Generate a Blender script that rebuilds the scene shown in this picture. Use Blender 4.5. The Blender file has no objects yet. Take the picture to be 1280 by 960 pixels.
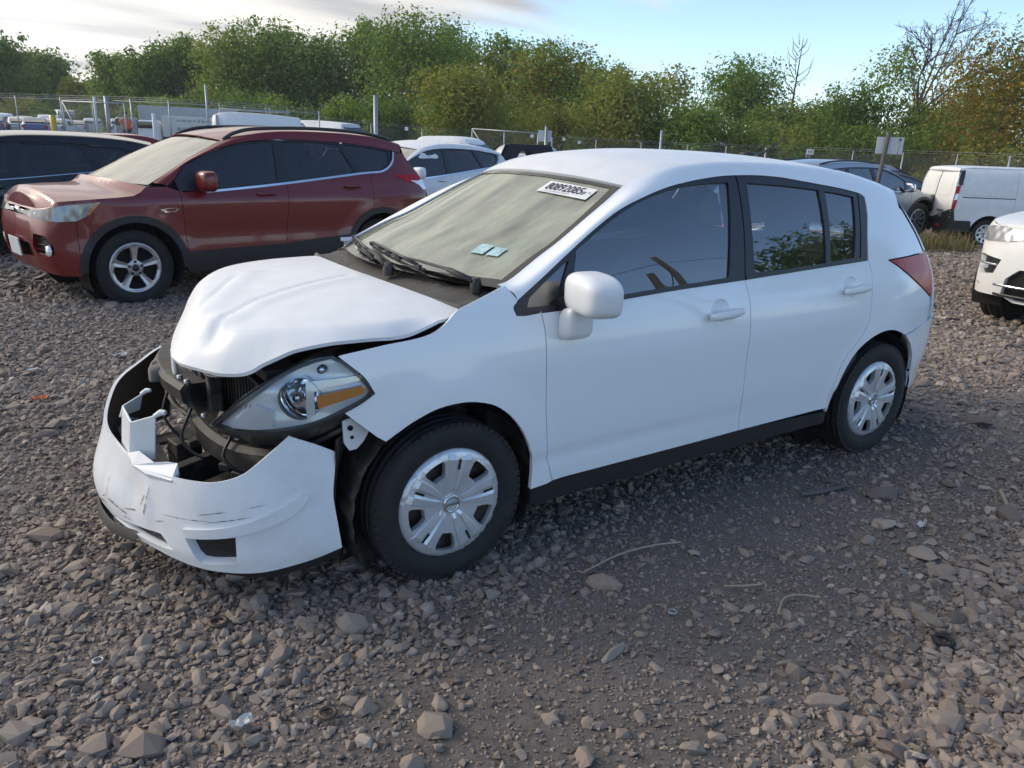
import bpy, math, random
import numpy as np
from mathutils import Vector, Matrix, Euler
from mathutils.geometry import delaunay_2d_cdt

SC = bpy.context.scene
COL = SC.collection
rng = np.random.default_rng(7)
random.seed(7)
PI = math.pi
R_ = math.radians

# ------------------------------------------------------------------ camera
cam_d = bpy.data.cameras.new("camera")
cam = bpy.data.objects.new("camera", cam_d)
COL.objects.link(cam)
SC.camera = cam
CAM_POS = Vector((-1.3096, -3.0841, 1.5543))
YAW, PITCH, ROLL, FPX = R_(34.494), R_(16.942), R_(2.171), 992.9
_f = Vector((math.sin(YAW)*math.cos(PITCH), math.cos(YAW)*math.cos(PITCH), -math.sin(PITCH)))
_r = Vector((math.cos(YAW), -math.sin(YAW), 0))
_u = _r.cross(_f)
_r2 = _r*math.cos(ROLL)+_u*math.sin(ROLL)
_u2 = -_r*math.sin(ROLL)+_u*math.cos(ROLL)
M = Matrix((( _r2.x, _u2.x, -_f.x), (_r2.y, _u2.y, -_f.y), (_r2.z, _u2.z, -_f.z))).to_4x4()
M.translation = CAM_POS
cam.matrix_world = M
cam_d.sensor_fit = 'HORIZONTAL'
cam_d.sensor_width = 36
cam_d.lens = FPX*36/1280
cam_d.clip_start = 0.05
cam_d.clip_end = 6000

# ------------------------------------------------------------------ light
SUN_AZ, SUN_EL = R_(-42), R_(29)          # azimuth from +Y towards +X
world = bpy.data.worlds.new("World")
SC.world = world
world.use_nodes = True
def build_world():
    nt = world.node_tree; N = nt.nodes; L = nt.links
    for n in list(N): N.remove(n)
    out = N.new('ShaderNodeOutputWorld'); bg = N.new('ShaderNodeBackground')
    sky = N.new('ShaderNodeTexSky'); sky.sky_type = 'NISHITA'; sky.sun_disc = False
    sky.sun_elevation = SUN_EL; sky.sun_rotation = SUN_AZ
    sky.air_density = 0.85; sky.dust_density = 0.0; sky.ozone_density = 2.2
    tc = N.new('ShaderNodeTexCoord')
    # clouds: project the view direction on a flat layer, so banks flatten to the horizon
    sep = N.new('ShaderNodeSeparateXYZ'); L.new(tc.outputs['Generated'], sep.inputs[0])
    def math_(op, a, b=None, c=None):
        m = N.new('ShaderNodeMath'); m.operation = op
        for k, v in enumerate((a, b, c)):
            if v is None: continue
            if isinstance(v, (int, float)): m.inputs[k].default_value = v
            else: L.new(v, m.inputs[k])
        return m.outputs[0]
    zz = math_('ADD', math_('MAXIMUM', sep.outputs['Z'], 0.0), 0.16)
    px = math_('DIVIDE', sep.outputs['X'], zz); py = math_('DIVIDE', sep.outputs['Y'], zz)
    comb = N.new('ShaderNodeCombineXYZ'); L.new(px, comb.inputs[0]); L.new(py, comb.inputs[1])
    mp = N.new('ShaderNodeMapping'); L.new(comb.outputs[0], mp.inputs[0])
    mp.inputs['Rotation'].default_value = (0, 0, R_(-32)); mp.inputs['Scale'].default_value = (0.42, 1.25, 1)
    n1 = N.new('ShaderNodeTexNoise'); n1.inputs['Scale'].default_value = 0.85; n1.inputs['Detail'].default_value = 9
    n1.inputs['Roughness'].default_value = 0.55; L.new(mp.outputs[0], n1.inputs['Vector'])
    # cloud cover thickens towards the sun's side of the sky (left of and above the picture)
    dv = N.new('ShaderNodeVectorMath'); dv.operation = 'DOT_PRODUCT'
    a = R_(-34)
    dv.inputs[1].default_value = (math.sin(a)*0.95, math.cos(a)*0.95, 0.22)
    L.new(tc.outputs['Generated'], dv.inputs[0])
    bias = N.new('ShaderNodeMapRange'); bias.inputs['From Min'].default_value = 0.10; bias.inputs['From Max'].default_value = 0.62
    bias.inputs['To Min'].default_value = -0.26; bias.inputs['To Max'].default_value = 0.34
    L.new(dv.outputs['Value'], bias.inputs['Value'])
    cov = math_('ADD', n1.outputs['Fac'], bias.outputs[0])
    cl = N.new('ShaderNodeMapRange'); cl.interpolation_type = 'SMOOTHSTEP'
    cl.inputs['From Min'].default_value = 0.47; cl.inputs['From Max'].default_value = 0.62
    L.new(cov, cl.inputs['Value'])
    # cloud brightness: thick grey bellies, bright thin edges, brighter near the sun
    n2 = N.new('ShaderNodeTexNoise'); n2.inputs['Scale'].default_value = 1.6; n2.inputs['Detail'].default_value = 7
    n2.inputs['Roughness'].default_value = 0.5
    mp2 = N.new('ShaderNodeMapping'); mp2.inputs['Location'].default_value = (3.1, 1.7, 0); mp2.inputs['Scale'].default_value = (0.4, 1.5, 1)
    mp2.inputs['Rotation'].default_value = (0, 0, R_(-30))
    L.new(comb.outputs[0], mp2.inputs[0]); L.new(mp2.outputs[0], n2.inputs['Vector'])
    sv = N.new('ShaderNodeVectorMath'); sv.operation = 'DOT_PRODUCT'
    sv.inputs[1].default_value = (math.sin(SUN_AZ)*math.cos(SUN_EL), math.cos(SUN_AZ)*math.cos(SUN_EL), math.sin(SUN_EL))
    L.new(tc.outputs['Generated'], sv.inputs[0])
    glow = math_('POWER', math_('MAXIMUM', sv.outputs['Value'], 0.0), 3.2)
    ramp = N.new('ShaderNodeValToRGB')
    ramp.color_ramp.elements[0].position = 0.38; ramp.color_ramp.elements[0].color = (1.0, 0.97, 0.90, 1)
    ramp.color_ramp.elements[1].position = 0.62; ramp.color_ramp.elements[1].color = (0.56, 0.565, 0.58, 1)
    L.new(n2.outputs['Fac'], ramp.inputs[0])
    gain = math_('ADD', math_('MULTIPLY', glow, 8.0), 4.2)
    cc = N.new('ShaderNodeMix'); cc.data_type = 'RGBA'; cc.blend_type = 'MULTIPLY'; cc.inputs[0].default_value = 1.0
    L.new(ramp.outputs[0], cc.inputs[6])
    gc = N.new('ShaderNodeCombineColor'); 
    for k in range(3): L.new(gain, gc.inputs[k])
    L.new(gc.outputs[0], cc.inputs[7])
    mx = N.new('ShaderNodeMix'); mx.data_type = 'RGBA'
    L.new(cl.outputs[0], mx.inputs[0]); L.new(sky.outputs[0], mx.inputs[6]); L.new(cc.outputs[2], mx.inputs[7])
    L.new(mx.outputs[2], bg.inputs[0]); bg.inputs[1].default_value = 0.14
    L.new(bg.outputs[0], out.inputs[0])
build_world()
sun_d = bpy.data.lights.new("sun", 'SUN'); sun_d.energy = 0.98; sun_d.angle = R_(10); sun_d.color = (1.0, 0.86, 0.70)
sun = bpy.data.objects.new("sun", sun_d); COL.objects.link(sun)
sd = Vector((math.sin(SUN_AZ)*math.cos(SUN_EL), math.cos(SUN_AZ)*math.cos(SUN_EL), math.sin(SUN_EL)))
sun.rotation_euler = sd.to_track_quat('Z', 'Y').to_euler()
sun.location = sd*60
SC.view_settings.view_transform = 'Standard'
SC.view_settings.look = 'None'
SC.view_settings.exposure = 0.78
SC.view_settings.gamma = 1.0
SC.view_settings.use_curve_mapping = False
try:
    SC.cycles.max_bounces = 8; SC.cycles.transparent_max_bounces = 16
    SC.cycles.caustics_reflective = False; SC.cycles.caustics_refractive = False
except Exception: pass
# ------------------------------------------------------------------ numeric helpers
def cubic(xs, ys):
    """monotone cubic interpolator, constant outside"""
    xs = np.asarray(xs, float); ys = np.asarray(ys, float)
    h = np.diff(xs); d = np.diff(ys)/h
    m = np.zeros_like(ys); m[0] = d[0]; m[-1] = d[-1]
    for i in range(1, len(ys)-1):
        if d[i-1]*d[i] > 0:
            w1 = 2*h[i]+h[i-1]; w2 = h[i]+2*h[i-1]
            m[i] = (w1+w2)/(w1/d[i-1]+w2/d[i])
    def f(x):
        x = np.clip(np.asarray(x, float), xs[0], xs[-1])
        i = np.clip(np.searchsorted(xs, x)-1, 0, len(h)-1)
        t = (x-xs[i])/h[i]
        return ((2*t**3-3*t**2+1)*ys[i]+(t**3-2*t**2+t)*h[i]*m[i]+(-2*t**3+3*t**2)*ys[i+1]+(t**3-t**2)*h[i]*m[i+1])
    return f

def crom(pts, n=8, closed=False):
    """Catmull-Rom through the points (centripetal-ish, uniform)"""
    P = np.asarray(pts, float)
    if len(P) < 3: return P
    if closed: Q = np.vstack([P[-1], P, P[0], P[1]])
    else: Q = np.vstack([2*P[0]-P[1], P, 2*P[-1]-P[-2]])
    out = []
    t = np.linspace(0, 1, n, endpoint=False)[:, None]
    for i in range(1, len(Q)-2):
        a, b, c, d = Q[i-1], Q[i], Q[i+1], Q[i+2]
        out.append(0.5*((2*b)+(-a+c)*t+(2*a-5*b+4*c-d)*t**2+(-a+3*b-3*c+d)*t**3))
    out = np.vstack(out)
    if not closed: out = np.vstack([out, P[-1]])
    return out

def runs(*rs):
    """outline made of runs; a run of >2 points is smoothed, runs join with corners"""
    out = []
    for r in rs:
        q = crom(r, 8) if len(r) > 2 else np.asarray(r, float)
        if out and np.linalg.norm(out[-1]-q[0]) < 1e-6: q = q[1:]
        out += list(q)
    if np.linalg.norm(out[0]-out[-1]) < 1e-6: out = out[:-1]
    return np.array(out)

def arclen(P):
    return np.concatenate([[0], np.cumsum(np.linalg.norm(np.diff(P, axis=0), axis=1))])

def resample(P, step, closed=False):
    """keep every corner, add points so no gap exceeds step, drop near-duplicates"""
    P = np.asarray(P, float)
    Q = np.vstack([P, P[0]]) if closed else P
    out = [Q[0]]
    for a, b in zip(Q[:-1], Q[1:]):
        n = max(1, int(math.ceil(np.linalg.norm(b-a)/step)))
        for k in range(1, n+1): out.append(a+(b-a)*k/n)
    if closed: out = out[:-1]
    res = [out[0]]
    for p in out[1:]:
        if np.linalg.norm(p-res[-1]) > step*0.18: res.append(p)
    if closed and np.linalg.norm(res[0]-res[-1]) < step*0.18: res.pop()
    return np.array(res)

def inside(pts, poly):
    x, y = pts[:, 0], pts[:, 1]; c = np.zeros(len(pts), bool)
    px, py = poly[:, 0], poly[:, 1]; j = len(poly)-1
    for i in range(len(poly)):
        k = (py[i] > y) != (py[j] > y)
        with np.errstate(divide='ignore', invalid='ignore'):
            c ^= k & (x < (px[j]-px[i])*(y-py[i])/(py[j]-py[i]+1e-30)+px[i])
        j = i
    return c

def area2(P): return 0.5*np.sum(P[:, 0]*np.roll(P[:, 1], -1)-np.roll(P[:, 0], -1)*P[:, 1])

def shrink(P, d):
    """move a closed outline inwards by d"""
    if d == 0: return P
    s = 1 if area2(P) > 0 else -1
    e = np.roll(P, -1, 0)-P; e /= np.linalg.norm(e, axis=1)[:, None]+1e-12
    n = np.stack([-e[:, 1], e[:, 0]], 1)*s
    m = n+np.roll(n, 1, 0); l = np.linalg.norm(m, axis=1)[:, None]; m = m/(l+1e-9)
    k = np.clip(np.sum(m*n, 1), 0.4, 1)[:, None]
    return P+m*d/k

def segdist(pts, poly, closed=True):
    Q = np.vstack([poly, poly[0]]) if closed else poly
    d = np.full(len(pts), 1e9)
    for a, b in zip(Q[:-1], Q[1:]):
        ab = b-a; t = np.clip(((pts-a)@ab)/(ab@ab+1e-18), 0, 1)
        d = np.minimum(d, np.linalg.norm(pts-(a+t[:, None]*ab), axis=1))
    return d

class Shell:
    """a vehicle's skin round its plan outline: (s along the outline, z) -> point.
    plan: half outline from the nose centre (y=0) to the tail centre, y negative side.
    side/front/rear: (z, inset from the outline) profiles."""
    def __init__(self, plan, side, front, rear, bumps=(), sref=1.2):
        P = crom(plan, 24); self.P = P
        s = arclen(P); k = np.argmin(np.abs(P[:, 0]-sref)); self.s = s-s[k]+P[k, 0]
        self.x = np.maximum.accumulate(P[:, 0]+np.arange(len(P))*1e-9); self.y = P[:, 1]
        T = np.gradient(P, axis=0); T /= np.linalg.norm(T, axis=1)[:, None]
        self.n = np.stack([T[:, 1], -T[:, 0]], 1)
        self.fs, self.ff, self.fr = cubic(*zip(*side)), cubic(*zip(*front)), cubic(*zip(*rear))
        self.bumps = bumps
    def sx(self, x): return np.interp(x, self.x, self.s)
    def sy(self, y, rear=False):
        i = np.argmin(self.y)
        if rear: return np.interp(y, self.y[i:], self.s[i:])
        return np.interp(-np.asarray(y, float), -self.y[:i+1], self.s[:i+1])
    def __call__(self, A):
        A = np.asarray(A, float); s, z = A[:, 0], A[:, 1]
        x = np.interp(s, self.s, self.P[:, 0]); y = np.interp(s, self.s, self.P[:, 1])
        nx = np.interp(s, self.s, self.n[:, 0]); ny = np.interp(s, self.s, self.n[:, 1])
        l = np.hypot(nx, ny); nx, ny = nx/l, ny/l
        ins = ny**2*self.fs(z)+np.where(nx < 0, self.ff(z), self.fr(z))*nx**2
        for b in self.bumps: ins = ins-b(x, z)
        return np.stack([x-nx*ins, y-ny*ins, z], 1)
    def X(self, poly):
        """(x, z) outline -> (s, z)"""
        poly = np.asarray(poly, float); return np.stack([self.sx(poly[:, 0]), poly[:, 1]], 1)

class Graph:
    """surface given by a function of two plane coordinates"""
    def __init__(self, f): self.f = f
    def __call__(self, A): return self.f(np.asarray(A, float))

class Loft:
    """patch strung between a left curve and its mirror: (t along the curve, e across -1..1)"""
    def __init__(self, left, crown, power=2.0):
        self.L = np.asarray(left, float); self.t = np.linspace(0, 1, len(self.L)); self.c = crown; self.p = power
    def __call__(self, A):
        A = np.asarray(A, float); t, e = A[:, 0], A[:, 1]
        P = np.stack([np.interp(t, self.t, self.L[:, k]) for k in range(3)], 1)
        c = self.c(t); w = (1-np.abs(e)**self.p)
        return np.stack([P[:, 0]+c[0]*w, P[:, 1]*(-e), P[:, 2]+c[1]*w], 1)
# ------------------------------------------------------------------ objects
def tag(o, label=None, cat=None, group=None, kind=None):
    if label: o['label'] = label
    if cat: o['category'] = cat
    if group: o['group'] = group
    if kind: o['kind'] = kind
    return o

def empty(name, loc=(0, 0, 0), rotz=0.0, label=None, cat=None, group=None):
    o = bpy.data.objects.new(name, None); COL.objects.link(o)
    o.location = loc; o.rotation_euler = (0, 0, rotz); o.empty_display_size = 0.2
    return tag(o, label, cat, group)

def link(name, me, mat, parent=None):
    o = bpy.data.objects.new(name, me); COL.objects.link(o)
    if mat is not None and not me.materials:
        for m in (mat if isinstance(mat, (list, tuple)) else [mat]): me.materials.append(m)
    if parent is not None: o.parent = parent
    return o

def mesh(name, V, F, smooth=True, mi=None):
    me = bpy.data.meshes.new(name)
    V = np.asarray(V, dtype=np.float32)
    if isinstance(F, np.ndarray):
        n, k = F.shape
        me.vertices.add(len(V)); me.vertices.foreach_set('co', V.ravel())
        me.loops.add(n*k); me.loops.foreach_set('vertex_index', F.astype(np.int32).ravel())
        me.polygons.add(n); me.polygons.foreach_set('loop_start', np.arange(0, n*k, k, dtype=np.int32))
        me.update(calc_edges=True)
    else:
        me.from_pydata([tuple(v) for v in V.tolist()], [], F)
    if len(me.polygons):
        me.polygons.foreach_set('use_smooth', np.full(len(me.polygons), bool(smooth)) if not isinstance(smooth, np.ndarray) else smooth)
    if mi is not None: me.polygons.foreach_set('material_index', np.asarray(mi, dtype=np.int32))
    me.update()
    return me

def copy_tree(o, parent=None):
    c = o.copy(); COL.objects.link(c)
    if parent is not None: c.parent = parent
    for ch in o.children: copy_tree(ch, c)
    return c

class MB:
    """collects pieces and links them as one mesh object"""
    def __init__(self): self.V = []; self.F = []; self.S = []; self.n = 0
    def add(self, V, F, smooth=False):
        V = np.asarray(V, float); self.V.append(V)
        self.F += [[i+self.n for i in f] for f in F]; self.S += [smooth]*len(F); self.n += len(V); return self
    def box(self, c, s, rz=0, ry=0, rx=0, taper=1.0):
        x, y, z = np.array(s)/2
        V = np.array([[-x, -y, -z], [x, -y, -z], [x, y, -z], [-x, y, -z], [-x*taper, -y*taper, z], [x*taper, -y*taper, z], [x*taper, y*taper, z], [-x*taper, y*taper, z]])
        m = np.array(Euler((rx, ry, rz)).to_matrix())
        return self.add(V@m.T+np.array(c), [[0, 3, 2, 1], [4, 5, 6, 7], [0, 1, 5, 4], [1, 2, 6, 5], [2, 3, 7, 6], [3, 0, 4, 7]])
    def tube(self, P, r, n=8, caps=True, closed=False, flat=1.0):
        P = np.asarray(P, float); m = len(P)
        r = np.broadcast_to(np.asarray(r, float), (m,))
        T = np.gradient(P, axis=0) if not closed else np.roll(P, -1, 0)-np.roll(P, 1, 0)
        T /= np.linalg.norm(T, axis=1)[:, None]+1e-12
        ref = np.array([0, 0, 1.0]) if np.abs(T[:, 2]).mean() < 0.8 else np.array([1.0, 0, 0])
        A = np.cross(T, ref); A /= np.linalg.norm(A, axis=1)[:, None]+1e-12; B = np.cross(A, T)
        th = np.linspace(0, 2*PI, n, endpoint=False)
        V = (P[:, None]+r[:, None, None]*(np.cos(th)[None, :, None]*A[:, None]+flat*np.sin(th)[None, :, None]*B[:, None])).reshape(-1, 3)
        F = []
        for i in range(m if closed else m-1):
            for j in range(n):
                a, b = i*n+j, i*n+(j+1) % n; i2 = (i+1) % m
                F.append([a, i2*n+j, i2*n+(j+1) % n, b])
        if caps and not closed:
            F.append(list(range(n))); F.append(list(range((m-1)*n, m*n))[::-1])
        return self.add(V, F, n > 5)
    def lathe(self, prof, n=32, c=(0, 0, 0), axis='y', smooth=True):
        """profile: (radius, along)"""
        pr = np.asarray(prof, float); th = np.linspace(0, 2*PI, n, endpoint=False)
        r, a = pr[:, 0][:, None], pr[:, 1][:, None]
        X, Z, Y = r*np.cos(th), r*np.sin(th), a+0*th
        V = {'y': np.stack([X, Y, Z], -1), 'z': np.stack([X, Z, Y], -1), 'x': np.stack([Y, X, Z], -1)}[axis].reshape(-1, 3)+np.array(c)
        F = []
        for i in range(len(pr)-1):
            for j in range(n):
                q = [i*n+j, i*n+(j+1) % n, (i+1)*n+(j+1) % n, (i+1)*n+j]
                F.append(q if axis != 'z' else q)
        return self.add(V, F, smooth)
    def grid(self, G, smooth=True, flip=False):
        G = np.asarray(G, float); a, b = G.shape[:2]; F = []
        for i in range(a-1):
            for j in range(b-1):
                q = [i*b+j, i*b+j+1, (i+1)*b+j+1, (i+1)*b+j]
                F.append(q[::-1] if flip else q)
        return self.add(G.reshape(-1, 3), F, smooth)
    def prism(self, poly, d, m=None, smooth=False):
        """plane outline (x, z) extruded along y from d[0] to d[1]; m maps points"""
        P = np.asarray(poly, float); n = len(P)
        V = np.vstack([np.stack([P[:, 0], np.full(n, d[0]), P[:, 1]], 1), np.stack([P[:, 0], np.full(n, d[1]), P[:, 1]], 1)])
        if m is not None: V = V@np.array(m.to_3x3()).T+np.array(m.translation)
        return self.add(V, [list(range(n)), list(range(n, 2*n))[::-1]]+[[i, i+n, (i+1) % n+n, (i+1) % n] for i in range(n)], smooth)
    def build(self, name, mat, parent=None, bevel=0, seg=2, subsurf=0):
        me = bpy.data.meshes.new(name)
        V = np.vstack(self.V)
        me.from_pydata([tuple(v) for v in V.tolist()], [], self.F)
        me.polygons.foreach_set('use_smooth', self.S); me.update()
        fix_normals(me)
        o = link(name, me, mat, parent)
        if bevel:
            b = o.modifiers.new('bevel', 'BEVEL'); b.width = bevel; b.segments = seg; b.limit_method = 'ANGLE'; b.harden_normals = False
            me.polygons.foreach_set('use_smooth', [True]*len(me.polygons))
            w = o.modifiers.new('wn', 'WEIGHTED_NORMAL')
        if subsurf:
            s = o.modifiers.new('sub', 'SUBSURF'); s.levels = subsurf; s.render_levels = subsurf
            me.polygons.foreach_set('use_smooth', [True]*len(me.polygons))
        return o

import bmesh
def fix_normals(me):
    bm = bmesh.new(); bm.from_mesh(me); bmesh.ops.recalc_face_normals(bm, faces=bm.faces); bm.to_mesh(me); bm.free()

def triang(outline, holes=(), step=0.04, gap=0.0):
    """fill an outline (with holes) with a dense even triangle net; returns verts, tris, loops"""
    P = shrink(np.asarray(outline, float), gap); P = resample(P, step, True)
    loops = [P]; hs = []
    for h in holes:
        H = resample(np.asarray(h, float), step, True); hs.append(H); loops.append(H)
    lo, hi = P.min(0), P.max(0)
    gx = np.arange(lo[0]+step*.5, hi[0], step); gy = np.arange(lo[1]+step*.43, hi[1], step*.866)
    if len(gx) and len(gy):
        X, Y = np.meshgrid(gx, gy); X = X+(np.arange(len(gy)) % 2)[:, None]*step*.5
        G = np.stack([X.ravel(), Y.ravel()], 1)
        k = inside(G, P)
        for H in hs: k &= ~inside(G, H)
        G = G[k]
        if len(G):
            d = segdist(G, P)
            for H in hs: d = np.minimum(d, segdist(G, H))
            G = G[d > step*.45]
    else: G = np.zeros((0, 2))
    allv = np.vstack(loops+[G]); edges = []; n = 0; idx = []
    for Lp in loops:
        m = len(Lp); edges += [(n+i, n+(i+1) % m) for i in range(m)]; idx.append(np.arange(n, n+m)); n += m
    sc = 1.0
    vo, eo, fo, ov, oe, of = delaunay_2d_cdt([Vector(v) for v in (allv*sc).tolist()], edges, [], 0, 1e-7)
    V = np.array([(v[0], v[1]) for v in vo])/sc
    T = np.array([f for f in fo if len(f) == 3], int)
    c = V[T].mean(1); k = inside(c, P)
    for H in hs: k &= ~inside(c, H)
    T = T[k]
    a = V[T]; ar = (a[:, 1, 0]-a[:, 0, 0])*(a[:, 2, 1]-a[:, 0, 1])-(a[:, 2, 0]-a[:, 0, 0])*(a[:, 1, 1]-a[:, 0, 1])
    T[ar < 0] = T[ar < 0][:, ::-1]
    le = np.max([np.sum((a[:, i]-a[:, (i+1) % 3])**2, 1) for i in range(3)], 0)
    T = T[np.abs(ar) > .02*le]
    return V, T, loops

def normals(F, A, ref, eps=2e-3):
    du = F(A+[eps, 0])-F(A-[eps, 0]); dv = F(A+[0, eps])-F(A-[0, eps])
    N = np.cross(du, dv); N /= np.linalg.norm(N, axis=1)[:, None]+1e-12
    s = np.sign(np.sum(N*(F(A)-np.asarray(ref)), 1).mean()) or 1
    return N*s, s

def panel(name, F, outline, mat, parent=None, holes=(), step=0.04, flange=0.014, gap=0.0, off=0.0, mirror=False,
          ref=(1.3, 0, 0.55), thick=0.0, hole_flange=None, relief=None, both=False):
    """a sheet cut to an outline on a surface, with turned-in edges"""
    V2, T, loops = triang(outline, holes, step, gap)
    P = F(V2); N, s = normals(F, V2, ref)
    if relief is not None: P = P+N*relief(V2)[:, None]
    P = P+N*off
    if s < 0: T = T[:, ::-1]
    V = [P]; faces = T.tolist(); n = len(P); smooth = [True]*len(faces)
    for li, Lp in enumerate(loops):
        fl = flange if li == 0 or hole_flange is None else hole_flange
        if not fl: continue
        A = F(Lp); NN, _ = normals(F, Lp, ref)
        if relief is not None: A = A+NN*relief(Lp)[:, None]
        A = A+NN*off; B = A-NN*fl; m = len(Lp)
        V += [A, B]
        ccw = (area2(Lp) > 0) ^ (s < 0) ^ (li > 0)
        for i in range(m):
            j = (i+1) % m; q = [n+i, n+m+i, n+m+j, n+j]
            faces.append(q if ccw else q[::-1]); smooth.append(False)
        n += 2*m
    V = np.vstack(V)
    def mk(VV, ff, nm):
        me = bpy.data.meshes.new(nm); me.from_pydata([tuple(v) for v in VV.tolist()], [], ff)
        me.polygons.foreach_set('use_smooth', smooth); me.update()
        return link(nm, me, mat, parent)
    o = mk(V, faces, name)
    if mirror or both:
        W = V*[1, -1, 1]
        o2 = mk(W, [f[::-1] for f in faces], name)
        if both: return o, o2
        bpy.data.objects.remove(o); return o2
    return o

# ------------------------------------------------------------------ materials
def mat_new(name):
    m = bpy.data.materials.new(name); m.use_nodes = True
    nt = m.node_tree; b = nt.nodes['Principled BSDF']
    return m, nt, b, nt.nodes, nt.links

def simple(name, col, rough=0.5, metal=0.0, coat=0.0, spec=0.5, bump=0.0, bscale=200.0, var=0.0, vscale=6.0, dirt=0.0, dirtcol=(.16, .13, .10), dscale=3.0, coat_rough=0.06):
    m, nt, b, N, L = mat_new(name)
    b.inputs['Base Color'].default_value = (*col, 1); b.inputs['Roughness'].default_value = rough
    b.inputs['Metallic'].default_value = metal; b.inputs['Coat Weight'].default_value = coat; b.inputs['Coat Roughness'].default_value = coat_rough
    b.inputs['Specular IOR Level'].default_value = spec
    tc = N.new('ShaderNodeTexCoord')
    colout = None
    if var or dirt:
        n = N.new('ShaderNodeTexNoise'); n.inputs['Scale'].default_value = vscale; n.inputs['Detail'].default_value = 6
        L.new(tc.outputs['Object'], n.inputs['Vector'])
        mr = N.new('ShaderNodeMapRange'); mr.inputs['To Min'].default_value = 1-var; mr.inputs['To Max'].default_value = 1+var
        mr.inputs['From Min'].default_value = .3; mr.inputs['From Max'].default_value = .7
        L.new(n.outputs['Fac'], mr.inputs['Value'])
        hs = N.new('ShaderNodeHueSaturation'); hs.inputs['Color'].default_value = (*col, 1)
        L.new(mr.outputs[0], hs.inputs['Value']); colout = hs.outputs[0]
        rr = N.new('ShaderNodeMapRange'); rr.inputs['To Min'].default_value = max(0, rough-var*.6); rr.inputs['To Max'].default_value = min(1, rough+var*.6)
        L.new(n.outputs['Fac'], rr.inputs['Value']); L.new(rr.outputs[0], b.inputs['Roughness'])
    if dirt:
        n2 = N.new('ShaderNodeTexNoise'); n2.inputs['Scale'].default_value = dscale; n2.inputs['Detail'].default_value = 10; n2.inputs['Roughness'].default_value = .65
        L.new(tc.outputs['Object'], n2.inputs['Vector'])
        r2 = N.new('ShaderNodeMapRange'); r2.inputs['From Min'].default_value = .5; r2.inputs['From Max'].default_value = .75
        r2.inputs['To Max'].default_value = dirt
        L.new(n2.outputs['Fac'], r2.inputs['Value'])
        mx = N.new('ShaderNodeMix'); mx.data_type = 'RGBA'; L.new(r2.outputs[0], mx.inputs[0])
        if colout: L.new(colout, mx.inputs[6])
        else: mx.inputs[6].default_value = (*col, 1)
        mx.inputs[7].default_value = (*dirtcol, 1); colout = mx.outputs[2]
    if colout: L.new(colout, b.inputs['Base Color'])
    if bump:
        n3 = N.new('ShaderNodeTexNoise'); n3.inputs['Scale'].default_value = bscale; n3.inputs['Detail'].default_value = 4
        L.new(tc.outputs['Object'], n3.inputs['Vector'])
        bp = N.new('ShaderNodeBump'); bp.inputs['Strength'].default_value = bump; bp.inputs['Distance'].default_value = .01
        L.new(n3.outputs['Fac'], bp.inputs['Height']); L.new(bp.outputs[0], b.inputs['Normal'])
    return m

def glass(name, tint, refl_rough=0.0, ior=1.85, dust_sheen=0.0, dust_sheen_col=(.5, .5, .44), streak=(3, 14, 3), dust_sheen_min=0.02, f0=1.0):
    """window glass: tinted see-through + mirror by Fresnel, a film of dust on top, which tints in cloud sheen on windscreens"""
    m, nt, b, N, L = mat_new(name); N.remove(b)
    out = N['Material Output']
    tr = N.new('ShaderNodeBsdfTransparent'); tr.inputs[0].default_value = (*tint, 1)
    gl = N.new('ShaderNodeBsdfGlossy'); gl.inputs['Roughness'].default_value = refl_rough; gl.inputs[0].default_value = (f0, f0, f0, 1)
    fr = N.new('ShaderNodeFresnel'); fr.inputs['IOR'].default_value = ior
    geo = N.new('ShaderNodeNewGeometry')
    # same reflection seen from inside or outside
    mx = N.new('ShaderNodeMixShader'); L.new(fr.outputs[0], mx.inputs[0]); L.new(tr.outputs[0], mx.inputs[1]); L.new(gl.outputs[0], mx.inputs[2])
    last = mx.outputs[0]
    if dust_sheen:
        tc = N.new('ShaderNodeTexCoord'); mp = N.new('ShaderNodeMapping'); mp.inputs['Scale'].default_value = streak
        L.new(tc.outputs['Object'], mp.inputs[0])
        n = N.new('ShaderNodeTexNoise'); n.inputs['Scale'].default_value = 1.0; n.inputs['Detail'].default_value = 8; n.inputs['Roughness'].default_value = .6
        L.new(mp.outputs[0], n.inputs['Vector'])
        mr = N.new('ShaderNodeMapRange'); mr.inputs['From Min'].default_value = .35; mr.inputs['From Max'].default_value = .7
        mr.inputs['To Min'].default_value = dust_sheen_min; mr.inputs['To Max'].default_value = dust_sheen
        L.new(n.outputs['Fac'], mr.inputs['Value'])
        df = N.new('ShaderNodeBsdfDiffuse'); df.inputs[0].default_value = (*dust_sheen_col, 1)
        m2 = N.new('ShaderNodeMixShader'); L.new(mr.outputs[0], m2.inputs[0]); L.new(last, m2.inputs[1]); L.new(df.outputs[0], m2.inputs[2])
        last = m2.outputs[0]
    L.new(last, out.inputs[0])
    return m

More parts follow.
